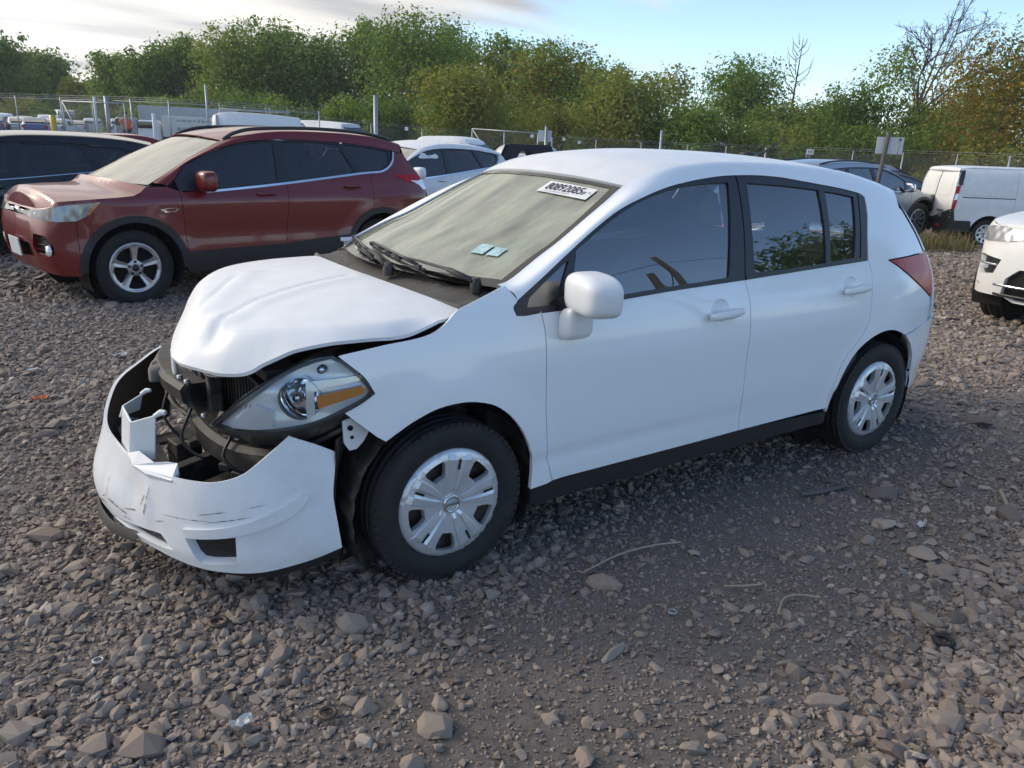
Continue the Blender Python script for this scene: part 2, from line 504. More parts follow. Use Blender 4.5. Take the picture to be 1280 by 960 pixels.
MAT = {}
def M_(k): return MAT[k]
MAT['white'] = simple('white_paint', (.74, .755, .77), .45, coat=.2, var=.05, vscale=9, coat_rough=.22)  # toned down so the hatchback's sunlit top faces don't clip
MAT['white_side'] = simple('white_paint_shade_lift', (.86, .885, .91), .40, coat=.7, coat_rough=.04)  # same white, glossier, lifted and bluer to brighten the shaded flanks
MAT['white_warm_dusty'] = simple('white_paint_warm_dusty', (.78, .775, .755), .42, coat=.25, var=.04, dirt=.12, dirtcol=(.5, .45, .38))
MAT['red'] = simple('dark_red_paint', (.155, .007, .008), .34, metal=.1, coat=.55, var=.06, vscale=40, coat_rough=.05)
MAT['navy'] = simple('black_paint', (.007, .007, .008), .25, coat=.5)
MAT['grey'] = simple('grey_blue_paint', (.30, .345, .40), .35, metal=.4, coat=.5)
MAT['silver'] = simple('silver_paint', (.42, .44, .46), .32, metal=.6, coat=.5)
MAT['blue'] = simple('blue_paint', (.03, .07, .22), .3, coat=.6)
MAT['brown'] = simple('taupe_paint', (.16, .13, .11), .32, metal=.4, coat=.5)
MAT['yellow'] = simple('yellow_paint', (.62, .42, .03), .4, coat=.3)
MAT['black'] = simple('black_plastic', (.018, .018, .020), .50, bump=.05, bscale=400)
MAT['satin'] = simple('satin_black_trim', (.022, .022, .027), .38)
MAT['greyplastic'] = simple('weathered_grey_plastic', (.085, .082, .076), .7, bump=.08, bscale=300, var=.2, dirt=.3, dirtcol=(.18, .16, .13))
MAT['dustyplastic'] = simple('dusty_black_plastic', (.030, .029, .027), .62, var=.3, vscale=14, dirt=.9, dirtcol=(.21, .18, .145), dscale=7, bump=.06, bscale=180)
MAT['void'] = simple('dark_underbody', (.010, .010, .010), .9)
MAT['rubber'] = simple('tyre_rubber', (.017, .017, .018), .78, var=.25, vscale=25, dirt=.3, dirtcol=(.07, .062, .052), dscale=9, bump=.1, bscale=160)
MAT['steel'] = simple('rusty_steel', (.10, .075, .06), .6, metal=.5, var=.4, vscale=20)
MAT['hubcap'] = simple('silver_hubcap', (.66, .68, .71), .30, metal=.45, coat=.2, var=.05, dirt=.22, dirtcol=(.22, .19, .16), dscale=12)
MAT['alloy'] = simple('alloy_wheel', (.50, .51, .53), .3, metal=.7, coat=.3)
MAT['chrome'] = simple('chrome', (.75, .76, .78), .10, metal=1.0)
MAT['satinmetal'] = simple('galvanised_steel', (.34, .36, .38), .45, metal=.6, var=.12, vscale=5)
MAT['cloth'] = simple('seat_cloth', (.055, .058, .066), .9, bump=.2, bscale=300)
MAT['dash'] = simple('dashboard_plastic', (.045, .046, .048), .75)
MAT['liner'] = simple('light_interior_trim', (.34, .35, .35), .8)
MAT['amber'] = simple('amber_lens', (1.0, .34, .05), .18, coat=.6)
MAT['redlens'] = simple('red_lamp_lens', (.42, .008, .018), .30, coat=.08, spec=.25, coat_rough=.05, var=.25, vscale=30)
MAT['reflector'] = simple('lamp_reflector', (.93, .95, .97), .20, metal=.12, coat=.5)
MAT['lamp_inner'] = simple('lamp_inner', (.42, .43, .44), .25, metal=.5)
MAT['white_bumper'] = simple('scuffed_white_bumper', (.80, .82, .84), .42, coat=.3, var=.04, dirt=.28, dirtcol=(.42, .40, .37), dscale=4.5, coat_rough=.08)
MAT['lampwhite'] = simple('clear_lamp_white', (.92, .94, .96), .20, metal=.2, coat=.6)
MAT['orange'] = simple('orange_plastic', (.75, .17, .03), .6)
MAT['paper'] = simple('white_paper', (.80, .80, .79), .6)
MAT['ink'] = simple('black_ink', (.012, .012, .014), .6)
MAT['sign'] = simple('faded_white_sign', (.62, .64, .66), .5, var=.05)
MAT['wood'] = simple('grey_wood', (.10, .094, .088), .85, var=.2, vscale=8, bump=.3, bscale=60)
MAT['radiator'] = simple('radiator_core', (.03, .03, .03), .5, metal=.5)
MAT['g_wind'] = glass('windscreen_glass', (.55, .62, .58), .015, 2.5, dust_sheen=.40, dust_sheen_col=(.72, .80, .58), streak=(1.6, 9, 5), dust_sheen_min=.06)  # streaky dusty film, its pale green standing in for reflected cloud
MAT['g_side'] = glass('side_glass', (.82, .90, .93), 0.0, 2.4, dust_sheen=.025, dust_sheen_col=(.45, .5, .52), streak=(4, 4, 9), dust_sheen_min=.01)
MAT['g_dark'] = glass('privacy_glass', (.05, .055, .06), 0.0, 1.75, dust_sheen=.06, dust_sheen_col=(.3, .3, .3), dust_sheen_min=.015)
MAT['g_lens'] = glass('clear_lens', (.96, .97, .98), 0.02, 1.42, dust_sheen=.02, dust_sheen_col=(.6, .6, .58), dust_sheen_min=.0)
MAT['g_far'] = simple('far_glass', (.02, .026, .032), .06, spec=.8)
MAT['g_cream'] = glass('dust_sheen_windscreen', (.35, .38, .36), .05, 1.85, dust_sheen=.80, dust_sheen_col=(.72, .67, .54), streak=(1.5, 7, 4), dust_sheen_min=.45)  # dusty film made thick and creamy to paint in the bright sky reflection
# ------------------------------------------------------------------ wheels
def spoke_disc(R, y0, n, half, r0, r1, rot, dish, slots=None, hub=0.06, valley=0.0, N=72, relief=1.0):
    """a wheel face: round plate with n openings, pressed spokes; dish(r) gives the depth"""
    def P(r, a): return [r*math.cos(a), r*math.sin(a)]
    out = [P(R, t) for t in np.linspace(0, 2*PI, N, endpoint=False)]
    holes = []
    for k in range(n):
        a = rot+2*PI*k/n
        h = half
        hole = [P(r1, a+h*q) for q in np.linspace(-1, 1, 7)]+[P(r1*.93, a+h*1.12)]+[P(r0*1.18, a+h*1.02)]+[P(r0, a+h*q) for q in np.linspace(.75, -.75, 4)]+[P(r0*1.18, a-h*1.02)]+[P(r1*.93, a-h*1.12)]
        holes.append(hole)
    if slots:
        for k in range(n):
            a = rot+PI/n+2*PI*k/n; w = slots[2]
            c, s = math.cos(a), math.sin(a)
            holes.append([[slots[0]*c+w*s, slots[0]*s-w*c], [slots[1]*c+w*s, slots[1]*s-w*c], [slots[1]*c-w*s, slots[1]*s+w*c], [slots[0]*c-w*s, slots[0]*s+w*c]])
    def F(A):
        r = np.hypot(A[:, 0], A[:, 1]); a = np.arctan2(A[:, 1], A[:, 0])-rot-PI/n
        a = (a+PI/n) % (2*PI/n)-PI/n                      # 0 on the middle of a spoke
        d = dish(r/R)
        m = np.clip((r/R-.24)/.22, 0, 1)*np.clip((.90-r/R)/.05, 0, 1)
        # raised spoke, falling to the openings, with a pressed valley down its middle
        d = d-relief*0.014*(R/.21)*m*np.clip((np.abs(a)-PI/n*.56)/(PI/n*.14), 0, 1)
        d = d-valley*m*np.clip(1-np.abs(a)*r/(R*.10), 0, 1)
        return np.stack([A[:, 0], y0-d, A[:, 1]], 1)
    return out, holes, F

def tyre(name, Rt, Rr, w, mat, parent, blocks=46, n=56):
    h = w/2
    m = MB()
    prof = [(Rr-.004, -h*.80), (Rr+.012, -h*.93), (Rr+.35*(Rt-Rr), -h*1.0), (Rr+.6*(Rt-Rr), -h*.985), (Rr+.82*(Rt-Rr), -h*.90), (Rt-.010, -h*.80), (Rt-.002, -h*.66)]
    for g in (-.42, 0.0, .42): prof += [(Rt, h*(g-.06)), (Rt-.010, h*(g-.05)), (Rt-.010, h*(g+.05)), (Rt, h*(g+.06))]
    prof += [(Rt-.002, h*.66), (Rt-.010, h*.80), (Rr+.82*(Rt-Rr), h*.90), (Rr+.35*(Rt-Rr), h), (Rr-.004, h*.80)]
    m.lathe(prof, n)
    if blocks:                                            # shoulder lugs
        for k in range(blocks):
            a = 2*PI*k/blocks
            for sd_ in (-1, 1):
                m.box(((Rt-.015)*math.cos(a), sd_*h*.76, (Rt-.015)*math.sin(a)), (.022, h*.30, 2*PI*Rt/blocks*.80), ry=-a, rx=0)
    return m.build(name, mat, parent)

def wheel(parent, c, Rt, w, Rr, style, side=-1, steer=0.0, fine=True, name='wheel'):
    e = empty(name, c, 0); e.parent = parent; e.rotation_euler = (0, 0, steer+(PI if side > 0 else 0))
    tyre('tyre', Rt, Rr, w, MAT['rubber'], e, 64 if fine else 0, 56 if fine else 32)
    h = w/2
    st = 0.0095 if fine else .04
    if style == 'cover':
        k_ = Rr/.207
        dish = lambda q: np.interp(q, [0, .17, .20, .6, .88, .90, .965, 1.0], [.004, .004, .004, .012, .014, .009, .009, -.006])
        out, holes, F = spoke_disc(Rr-.001, -h*.86, 5, .225, .112*k_, .176*k_, R_(116), dish, None, relief=0)
        panel('hubcap', F, out, MAT['hubcap'], e, holes, .011, .008, ref=(0, .3, 0), hole_flange=.022)
        for kk in range(5):                              # raised double spokes, a groove down each, a dark slot in the groove
            a0 = R_(116)+PI/5+2*PI*kk/5; g = []
            for r in np.linspace(.040, .186, 9)*k_:
                w = np.interp(r/k_, [.04, .09, .14, .186], [.017, .034, .047, .052])*k_; y0 = -h*.86-np.interp(r/(Rr-.001), [0, .17, .20, .6, .88, .90, .965, 1.0], [.004, .004, .004, .012, .014, .009, .009, -.006]); f = np.interp(r/k_, [.04, .055, .17, .186], [.1, 1, 1, .15])
                row = []
                for q, hh in ((-1, -.001), (-.86, .0058), (-.34, .0066), (-.12, .0015), (.12, .0015), (.34, .0066), (.86, .0058), (1, -.001)):
                    x_, z_ = r, q*w; row.append((x_*math.cos(a0)-z_*math.sin(a0), y0-hh*f, x_*math.sin(a0)+z_*math.cos(a0)))
                g.append(row)
            m = MB(); m.grid(np.array(g), False); sp_ = m.build('spoke', MAT['hubcap'], e)
            m = MB(); rm = .151*k_; m.box((rm*math.cos(a0), -h*.86-.0150, rm*math.sin(a0)), (.040, .003, .0085), ry=-a0); m.build('spoke_slot', MAT['void'], e)
        m = MB(); m.lathe([(.0335, -h*.86-.002), (.0335, -h*.86-.010), (.027, -h*.86-.012), (.0265, -h*.86-.006)], 24)
        m.box((0, -h*.86-.010, 0), (.058, .005, .0085), ry=R_(0)); m.build('emblem', MAT['chrome'], e)
        depth = -h*.86+.035
    else:
        n, half, r0, r1, slots, valley, mt = {'alloy5': (5, .40, .30, .82, None, .006, 'alloy'), 'alloy10': (10, .16, .34, .86, None, .003, 'alloy'),
                           'cover9': (9, .17, .58, .84, None, .0, 'hubcap'), 'plain': (7, .24, .40, .84, None, 0, 'alloy')}[style]
        dish = lambda q: np.interp(q, [0, .2, .3, .8, .93, .97, 1.0], [.0, .0, -.006, .006, .012, .012, -.004])*(Rr/.22)
        out, holes, F = spoke_disc(Rr, -h*.80, n, half, r0*Rr, r1*Rr, R_(90+180/n), dish, slots, valley=valley, relief=.45)
        panel('rim', F, out, MAT[mt], e, holes, st if fine else .05, .02, ref=(0, .3, 0), hole_flange=.035)
        m = MB()
        for k in range(5):
            a = R_(90+72*k); m.lathe([(0, -h*.80-.012), (.012, -h*.80-.012), (.013, -h*.80+.002)], 8, c=(.058*math.cos(a), 0, .058*math.sin(a)))
        m.lathe([(0, -h*.8-.012), (.030, -h*.8-.010), (.034, -h*.8+.004)], 16)
        m.build('wheel_nut', MAT['satin'], e)
        depth = -h*.80+.06
    m = MB(); m.lathe([(0, depth+.01), (.05, depth+.01), (.055, depth-.012), (.09, depth-.012), (.10, depth+.02), (Rr*.80, depth+.01), (Rr*.93, depth+.0), (Rr*.985, -h*.7)], 32)
    if style == 'cover':
        for k in range(4):
            a = R_(45+90*k); m.lathe([(0, depth-.03), (.010, depth-.03), (.011, depth)], 6, c=(.05*math.cos(a), 0, .05*math.sin(a)))
    m.build('brake_disc' if style != 'cover' else 'steel_rim', MAT['steel'] if style == 'cover' else MAT['void'], e)
    return e

# ------------------------------------------------------------------ the damaged white hatchback
car = empty('damaged_hatchback', (1.3, 0, 0), 0, 'white five door hatchback with its front bumper torn loose, standing on the gravel in front', 'car')
CAR0 = empty('body_origin')          # replaced below: parts are parented straight to the car
bpy.data.objects.remove(CAR0)
car.location = (0, 0, 0)

def sstep(x, a, b):
    t = np.clip((x-a)/(b-a), 0, 1); return t*t*(3-2*t)
def flare(xc, zc=.30, amp=.012, r0=.385, r1=.52):
    return lambda x, z: amp*(1-sstep(np.hypot(x-xc, z-zc), r0, r1))*(z > .18)
def rocker(x, z):
    zc = .381+.022*(x-.45)
    return .010*sstep(zc-z, -.022, .022)*np.clip((x-.36)/.05, 0, 1)*np.clip((2.2-x)/.05, 0, 1)
SIDE = [(.15, .050), (.25, .036), (.395, .027), (.43, .0150), (.6, .004), (.76, 0), (.85, .010), (.95, .0325), (1.0, .0505), (1.1, .0855), (1.25, .1475), (1.4, .2225), (1.5, .29)]
PLAN = [(-.86, 0), (-.845, -.2), (-.79, -.45), (-.66, -.645), (-.50, -.745), (-.35, -.795), (-.15, -.826), (.1, -.843), (.4, -.8475), (1.2, -.8475), (2.1, -.8475), (2.6, -.838), (2.9, -.812), (3.12, -.768), (3.29, -.67), (3.38, -.45), (3.41, -.2), (3.415, 0)]
FRONT = [(.2, .0), (.62, 0), (.7, .012), (.8, .07), (.9, .19), (1.0, .34)]
REAR = [(.2, .10), (.35, .03), (.55, 0), (.7, .01), (.85, .05), (.95, .10), (1.05, .19), (1.25, .42), (1.45, .70)]
S = Shell(PLAN, SIDE, FRONT, REAR, [flare(0), flare(2.6), rocker])

fdoor_front = [(.370, .968), (.379, .888), (.378, .798), (.385, .643), (.408, .421), (.446, .298)]
bline = [(1.482, 1.010), (1.494, .908), (1.493, .815), (1.492, .663), (1.505, .48), (1.519, .315)]
rdoor_rear = [(2.416, 1.050), (2.428, .992), (2.412, .87), (2.402, .765), (2.385, .725), (2.335, .669), (2.240, .580), (2.190, .46), (2.178, .322)]
frame_top = [(.256, .994), (.275, 1.016), (.399, 1.087), (.531, 1.163), (.671, 1.239), (.819, 1.309), (.969, 1.358), (1.126, 1.398), (1.285, 1.424), (1.451, 1.442), (1.573, 1.448), (1.716, 1.449), (1.862, 1.443), (2.009, 1.428), (2.162, 1.411), (2.325, 1.392), (2.46, 1.371)]
belt = [(.265, .961), (.370, .967), (.466, .969), (.783, .986), (1.034, .999), (1.482, 1.015), (1.86, 1.031), (2.416, 1.052)]
beltf = cubic(*zip(*belt))
arch_f = [(.346, .280), (.343, .392), (.30, .503), (.240, .590), (.165, .652), (.092, .679), (.018, .688), (-.07, .678), (-.153, .645), (-.211, .611), (-.256, .582)]
arch_r = [(2.184, .29), (2.205, .37), (2.245, .50), (2.319, .60), (2.424, .66), (2.546, .688), (2.657, .680), (2.765, .645), (2.85, .583), (2.905, .512), (2.948, .408), (2.955, .310)]
def XZ(p): return S.X(p)
def sbelt(x0, x1, n=12, dz=0):
    xs = np.linspace(x0, x1, n); return [(x, float(beltf(x))+dz) for x in xs]

W = MAT['white']
def clip_low(P):
    Q = P.copy(); lim = .840+.16*(Q[:, 0]+.25); Q[:, 1] = np.where(Q[:, 0] < .37, np.minimum(Q[:, 1], lim), Q[:, 1]); Q[:, 0] = np.maximum(Q[:, 0], -.262); return Q
# front wing
fender = runs([(.446, .298), (.346, .280)], arch_f, [(-.256, .582), (-.384, .697)], [(-.384, .697), (-.33, .725), (-.285, .755)],
              [(-.285, .755), (-.315, .808), (-.360, .85), (-.40, .884)], [(-.40, .884), (-.327, .897), (-.242, .911), (-.074, .936), (.034, 1.006)],
              [(.034, 1.006), (.125, 1.036), (.232, 1.072)], [(.232, 1.072), (.276, 1.018), (.256, .994), (.265, .961)], [(.265, .961), (.370, .968)], fdoor_front)
panel('front_wing', S, XZ(fender), MAT['white_side'], car, (), .035, .018, .002)
fender_r = clip_low(fender); fender_r = np.array([p for k, p in enumerate(fender_r) if k == 0 or np.linalg.norm(p-fender_r[k-1]) > 1e-4])
panel('front_wing', S, XZ(fender_r), MAT['white_side'], car, (), .035, .018, .002, mirror=True)
# doors; the handle recesses are dished into the skin
def dish_at(cx, cz, r, d, sx=1.0):
    c = np.array([float(S.sx(cx)), cz])
    def f(V):
        q = np.hypot((V[:, 0]-c[0])/sx, V[:, 1]-c[1])/r
        return -d*(1-np.clip(q, 0, 1)**2)**1.0*(q < 1)
    return f
fdoor = runs(fdoor_front[::-1], sbelt(.370, 1.482), bline, [(1.519, .315), (1.206, .308), (.446, .298)])
rdoor = runs(bline[::-1], sbelt(1.482, 2.416), rdoor_rear, [(2.178, .322), (1.519, .315)])
for mir in (False, True):
    c1, c2 = [np.array([(float(S.sx(cx))+.058*math.cos(t), cz+.048*math.sin(t)) for t in np.linspace(0, 2*PI, 28, endpoint=False)]) for cx, cz in ((1.305, .900), (2.238, .936))]
    d1 = panel('front_door', S, XZ(fdoor), MAT['white_side'], car, (c1,), .028, .018, .002, mirror=mir, hole_flange=.001)
    d2 = panel('rear_door', S, XZ(rdoor), MAT['white_side'], car, (c2,), .028, .018, .002, mirror=mir, hole_flange=.001)
    for d_, c_, q_ in ((d1, c1, (1.305, .900)), (d2, c2, (2.238, .936))): panel('handle_recess', S, c_, MAT['white_side'], d_, (), .009, 0, 0, mirror=mir, relief=dish_at(q_[0], q_[1], .053, .022, 1.09))
    for d, hx, hz in ((d1, 1.32, .886), (d2, 2.262, .925)):
        m = MB()
        sgn = 1 if mir else -1
        xs = np.linspace(-.098, .098, 15); pts = []
        for x in xs:
            p = S(S.X([(hx+x, hz+x*.06)]))[0]; b = .017+.020*(1-(x/.098)**2)**.5
            pts.append((p[0], p[1]-b, p[2]))
        pts = np.array(pts)*[1, -sgn*1 if mir else 1, 1]
        if mir: pts[:, 1] = np.abs(pts[:, 1])
        rad = [.0145+.004*math.sqrt(max(0, 1-(x/.098)**2)) for x in xs]
        m.tube(pts, rad, 10, flat=1.0)
        m.build('door_handle', W, d)
# side frame: quarter panel with the rear corner
quarter = runs([(2.416, 1.052), (2.45, 1.174), (2.492, 1.275), (2.506, 1.351)], [(2.506, 1.351), (2.46, 1.3735)], [(2.46, 1.3735), (2.60, 1.3475), (2.75, 1.3145), (2.86, 1.2875)],
               [(2.86, 1.2875), (2.95, 1.17), (3.02, 1.060)], [(3.02, 1.060), (2.84, 1.052), (2.60, 1.044)], [(2.60, 1.044), (2.70, 1.000), (2.845, .925), (2.99, .852), (3.055, .818)],
               [(3.055, .818), (3.07, .74), (3.06, .690), (2.89, .657), (2.768, .645)], arch_r[::-1][4:] , [(2.184, .29), (2.178, .322)], rdoor_rear[::-1])
for mir in (False, True): panel('rear_quarter', S, XZ(quarter), MAT['white_side'], car, (), .035, .016, .002, mirror=mir)
# rear lamps
lamp = runs([(2.60, 1.042), (2.84, 1.050), (3.03, 1.056)], [(3.03, 1.056), (3.10, 1.02), (3.115, .95), (3.09, .83)], [(3.09, .83), (3.055, .820), (2.99, .854), (2.845, .927), (2.70, 1.001), (2.60, 1.042)])
for mir in (False, True): panel('rear_lamp', S, XZ(lamp), MAT['redlens'], car, (), .025, .03, .003, off=.004, mirror=mir)
# rear bumper
s_end = float(S.s[-1])
rb = np.array(runs([(2.768, .643), (2.89, .655), (3.06, .688)], [(3.06, .688), (3.25, .70)])); rb = S.X(rb)
rb2 = np.vstack([rb, [[s_end-.35, .70], [s_end-.005, .70], [s_end-.005, .24], [s_end-.45, .24]], S.X([(3.06, .29), (2.955, .310)]), S.X(arch_r[::-1][:5]), S.X([(2.80, .625)])])
for mir in (False, True): panel('rear_bumper', S, rb2, MAT['white_side'], car, (), .035, .02, .002, off=.006, mirror=mir)
# tailgate and its window
tg = np.array([[s_end-.005, .702], [s_end-.35, .702], [float(S.sx(3.25)), .702], [float(S.sx(3.09)), .70], [float(S.sx(3.10)), .83], [float(S.sx(3.125)), .95], [float(S.sx(3.115)), 1.02], [s_end-.55, 1.06], [s_end-.005, 1.06]])
for mir in (False, True): panel('tailgate', S, tg, W, car, (), .04, .02, .002, mirror=mir)
# roof side: strip between the door frame line and the roof joint
Bc = [(.232, -.725, 1.066), (.30, -.702, 1.075), (.45, -.668, 1.148), (.56, -.640, 1.196), (.69, -.612, 1.265), (.83, -.583, 1.339), (.951, -.553, 1.401), (1.046, -.556, 1.440), (1.185, -.557, 1.478), (1.408, -.557, 1.500), (1.62, -.556, 1.506), (2.0, -.553, 1.500), (2.4, -.545, 1.474), (2.7, -.53, 1.430), (2.88, -.515, 1.395)]
Bd = crom(Bc, 10)
ft = frame_top[1:]+[(2.60, 1.345), (2.75, 1.312), (2.86, 1.285)]
Ad2 = crom(ft, 10); Ad = S(S.X(Ad2))
# pair the two edges by their run along x
tb = arclen(Bd)/arclen(Bd)[-1]; ta = arclen(Ad)/arclen(Ad)[-1]
def rail(mir):
    n = 110; u = np.linspace(0, 1, n)
    # matching: by x from the front end to the back end
    xa = Ad[0, 0]+(Ad[-1, 0]-Ad[0, 0])*u; xb = Bd[0, 0]+(Bd[-1, 0]-Bd[0, 0])*u
    A2 = np.stack([np.interp(xa, Ad2[:, 0], Ad2[:, 0]), np.interp(xa, Ad2[:, 0], Ad2[:, 1])], 1)
    A = S(S.X(A2)); e = np.array([0, .006]); SA = S.X(A2); dA = (S(SA+e)-S(SA-e))/.012
    dA /= np.linalg.norm(dA, axis=1)[:, None]
    B = np.stack([np.interp(xb, Bd[:, 0], Bd[:, k]) for k in range(3)], 1)
    L = np.linalg.norm(B-A, axis=1)[:, None]
    # at the roof joint the strip runs inwards, nearly level over the roof, along the glass at the pillar
    k = sstep(B[:, 0], .80, 1.25)[:, None]
    TB = (1-k)*np.array([-.25, .80, .30])+k*np.array([0, .97, .20]); TB /= np.linalg.norm(TB, axis=1)[:, None]
    w = np.linspace(0, 1, 11)[None, :, None]
    h00, h10, h01, h11 = 2*w**3-3*w**2+1, w**3-2*w**2+w, -2*w**3+3*w**2, w**3-w**2
    G = h00*A[:, None]+h10*(dA*L*1.15)[:, None]+h01*B[:, None]+h11*(TB*L*1.15)[:, None]
    dn = G[:, -1]+np.array([0, .004, -.018]); up = G[:, 0]+np.array([0, .016, -.002])
    if mir: G = G*[1, -1, 1]; dn = dn*[1, -1, 1]; up = up*[1, -1, 1]
    m = MB(); m.grid(G, True, mir)
    m.grid(np.stack([G[:, -1], dn], 1), False, mir); m.grid(np.stack([up, G[:, 0]], 1), False, mir)
    o = m.build('roof_rail', MAT['white_side'], car); return o
for mir in (False, True): rail(mir)
# roof
def sub_x(P, x0, x1): return P[(P[:, 0] >= x0-1e-6) & (P[:, 0] <= x1+1e-6)]
Rl = sub_x(Bd, .951, 2.88)+np.array([0, .004, -.002])
RF = Loft(Rl, lambda t: (-.085*(1-t)**3+.05*t**4, .036+.006*np.sin(t*PI)), 2.2)
panel('roof', RF, [(0.0, -1), (1, -1), (1, 1), (0.0, 1)], W, car, (), .03, .012, 0, ref=(1.6, 0, 0))
# windscreen with its dark border and the cowl
WL = np.array([(.262, -.712, 1.045), (.45, -.664, 1.140), (.56, -.636, 1.188), (.69, -.608, 1.257), (.83, -.579, 1.331), (.942, -.549, 1.389)])
WF = Loft(crom(WL, 8), lambda t: (-.19*(1-t)-.085*t, .004*(1-t)+.034*t), 2.0)
ws = panel('windscreen', WF, [(0, -1), (1, -1), (1, 1), (0, 1)], MAT['g_wind'], car, (), .05, 0, 0, ref=(1.6, 0, .5))
MAT['frit'] = simple('black_glass_border', (.006, .006, .007), .10)
fr_in = [(.045, -.950), (.30, -.965), (.60, -.960), (.965, -.930), (.965, .930), (.60, .960), (.30, .965), (.045, .950), (.030, .5), (.028, 0), (.030, -.5)]
panel('windscreen_border', WF, [(0, -1), (1, -1), (1, 1), (0, 1)], MAT['frit'], car, (fr_in,), .04, .004, 0, off=.0025, ref=(1.6, 0, .5))
# sticker with the lot number, two inspection stickers
stk = [(.845, -.44), (.845, -.87), (.985, -.87), (.985, -.44)]
stk = [(.80, -.40), (.79, -.86), (.915, -.86), (.925, -.40)]
sp = panel('lot_sticker', WF, stk, MAT['paper'], ws, (), .05, 0, 0, off=.005, ref=(1.6, 0, .5))
def on_surface_text(txt, F, t0, t1, e0, e1, off, mat, parent, name, fat=0.0):
    cu = bpy.data.curves.new(name, 'FONT'); cu.body = txt; cu.size = 1; cu.resolution_u = 3; cu.offset = fat
    o = bpy.data.objects.new(name, cu); COL.objects.link(o)
    dg = bpy.context.evaluated_depsgraph_get(); me = bpy.data.meshes.new_from_object(o.evaluated_get(dg))
    bpy.data.objects.remove(o)
    V = np.array([v.co[:] for v in me.vertices]); lo, hi = V.min(0), V.max(0)
    x = (V[:, 0]-lo[0])/(hi[0]-lo[0]); y = (V[:, 1]-lo[1])/(hi[1]-lo[1])
    A = np.stack([t0+(t1-t0)*y, e0+(e1-e0)*x], 1); N, _ = normals(F, A, (1.6, 0, .5)); P = F(A)+N*off
    for v, p in zip(me.vertices, P): v.co = p
    me.update(); ob = bpy.data.objects.new(name, me); COL.objects.link(ob); me.materials.clear(); me.materials.append(mat); ob.parent = parent
    return ob
on_surface_text('80892085', WF, .826, .906, -.44, -.775, .0065, MAT['ink'], sp, 'lot_number', .012)
on_surface_text('F', WF, .826, .866, -.785, -.81, .0065, MAT['ink'], sp, 'lot_letter', .01)
on_surface_text('WL', WF, .852, .87, -.825, -.845, .0065, MAT['ink'], sp, 'small_print', .01)
on_surface_text('I 1ZX44P0082 05/2025 I', WF, .808, .816, -.45, -.70, .0065, MAT['ink'], sp, 'small_print', .0)
MAT['sticker'] = simple('inspection_sticker', (.42, .62, .64), .5, var=.3, vscale=40)
panel('inspection_sticker', WF, [(.165, -.60), (.165, -.69), (.245, -.69), (.245, -.60)], MAT['sticker'], ws, (), .05, 0, 0, off=.005, ref=(1.6, 0, .5))
panel('inspection_sticker', WF, [(.165, -.71), (.165, -.79), (.235, -.79), (.235, -.71)], MAT['sticker'], ws, (), .05, 0, 0, off=.005, ref=(1.6, 0, .5))
hoodrear = lambda y: .0+.075*(np.abs(y)/.6)**2
def cowlF(A):
    x, y = A[:, 0], A[:, 1]
    f = np.clip((x-hoodrear(y))/.16, 0, 1.3)
    z = 1.000-.012*np.clip(f*6, 0, 1)*(f < 1.4)+.045*f+.006*np.sin(f*38)*(np.abs(y) > .25)
    z = z-.02*(np.abs(y)/.75)**3
    return np.stack([x, y, z], 1)
ys = np.linspace(-.745, .745, 25)
cow = [(float(hoodrear(y))-.012, y) for y in ys]+[(.30, .74), (.27, .66), (.17, .4), (.125, 0), (.17, -.4), (.27, -.66), (.30, -.74)]
panel('cowl_panel', Graph(cowlF), cow, MAT['greyplastic'], car, (), .022, .03, 0, ref=(.1, 0, 0))
m = MB(); m.tube([(float(hoodrear(y))-.004, y, 1.004-.02*(abs(y)/.75)**3) for y in np.linspace(-.74, .74, 31)], .011, 8, flat=.8); m.build('cowl_seal', MAT['greyplastic'], car)
def wiper(pt, pe, bt0, be0, bt1, be1, grip):
    """arm from the pivot to the blade's grip point; blade lies along the foot of the glass"""
    wp = empty('wiper'); wp.parent = car
    def on(t, e_, h): A_ = np.array([[t, e_]]); N_, _ = normals(WF, A_, (1.6, 0, .5)); return (WF(A_)+N_*h)[0]
    p0 = on(pt, pe, .004); g = grip; q = [on(bt0+(bt1-bt0)*t, be0+(be1-be0)*t, .016+.008*math.sin(t*PI)) for t in np.linspace(0, 1, 13)]
    gp = on(bt0+(bt1-bt0)*g, be0+(be1-be0)*g, .030)
    m = MB(); a = p0+np.array([-.01, 0, .012]); m.tube([a, a*.72+gp*.28+np.array([0, 0, .014]), a*.70+gp*.30+np.array([0, 0, .014]), a*.3+gp*.7+np.array([0, 0, .010]), gp], [.017, .016, .011, .009, .007], 8, flat=.55); m.build('wiper_arm', MAT['dustyplastic'], wp)
    m = MB(); m.tube(q, .0055, 6, flat=1.4); m.tube([v+np.array([0.0, 0, -.010]) for v in q], .0035, 4)
    for k in (1, 4, 6, 8, 11): m.box(q[k]+np.array([0, 0, .004]), (.014, .045, .016))
    m.tube([q[1]+[0, 0, .012], q[4]+[0, 0, .018], q[8]+[0, 0, .018], q[11]+[0, 0, .012]], .006, 6)
    m.build('wiper_blade', MAT['satin'], wp)
    m = MB(); m.lathe([(0, .022), (.017, .022), (.022, 0), (.022, -.03)], 12, c=p0, axis='z'); m.build('wiper_pivot', MAT['dustyplastic'], wp)
wiper(-.035, -.86, .012, -.52, .075, .28, .45)
wiper(-.055, -.22, .020, .02, .055, .74, .45)
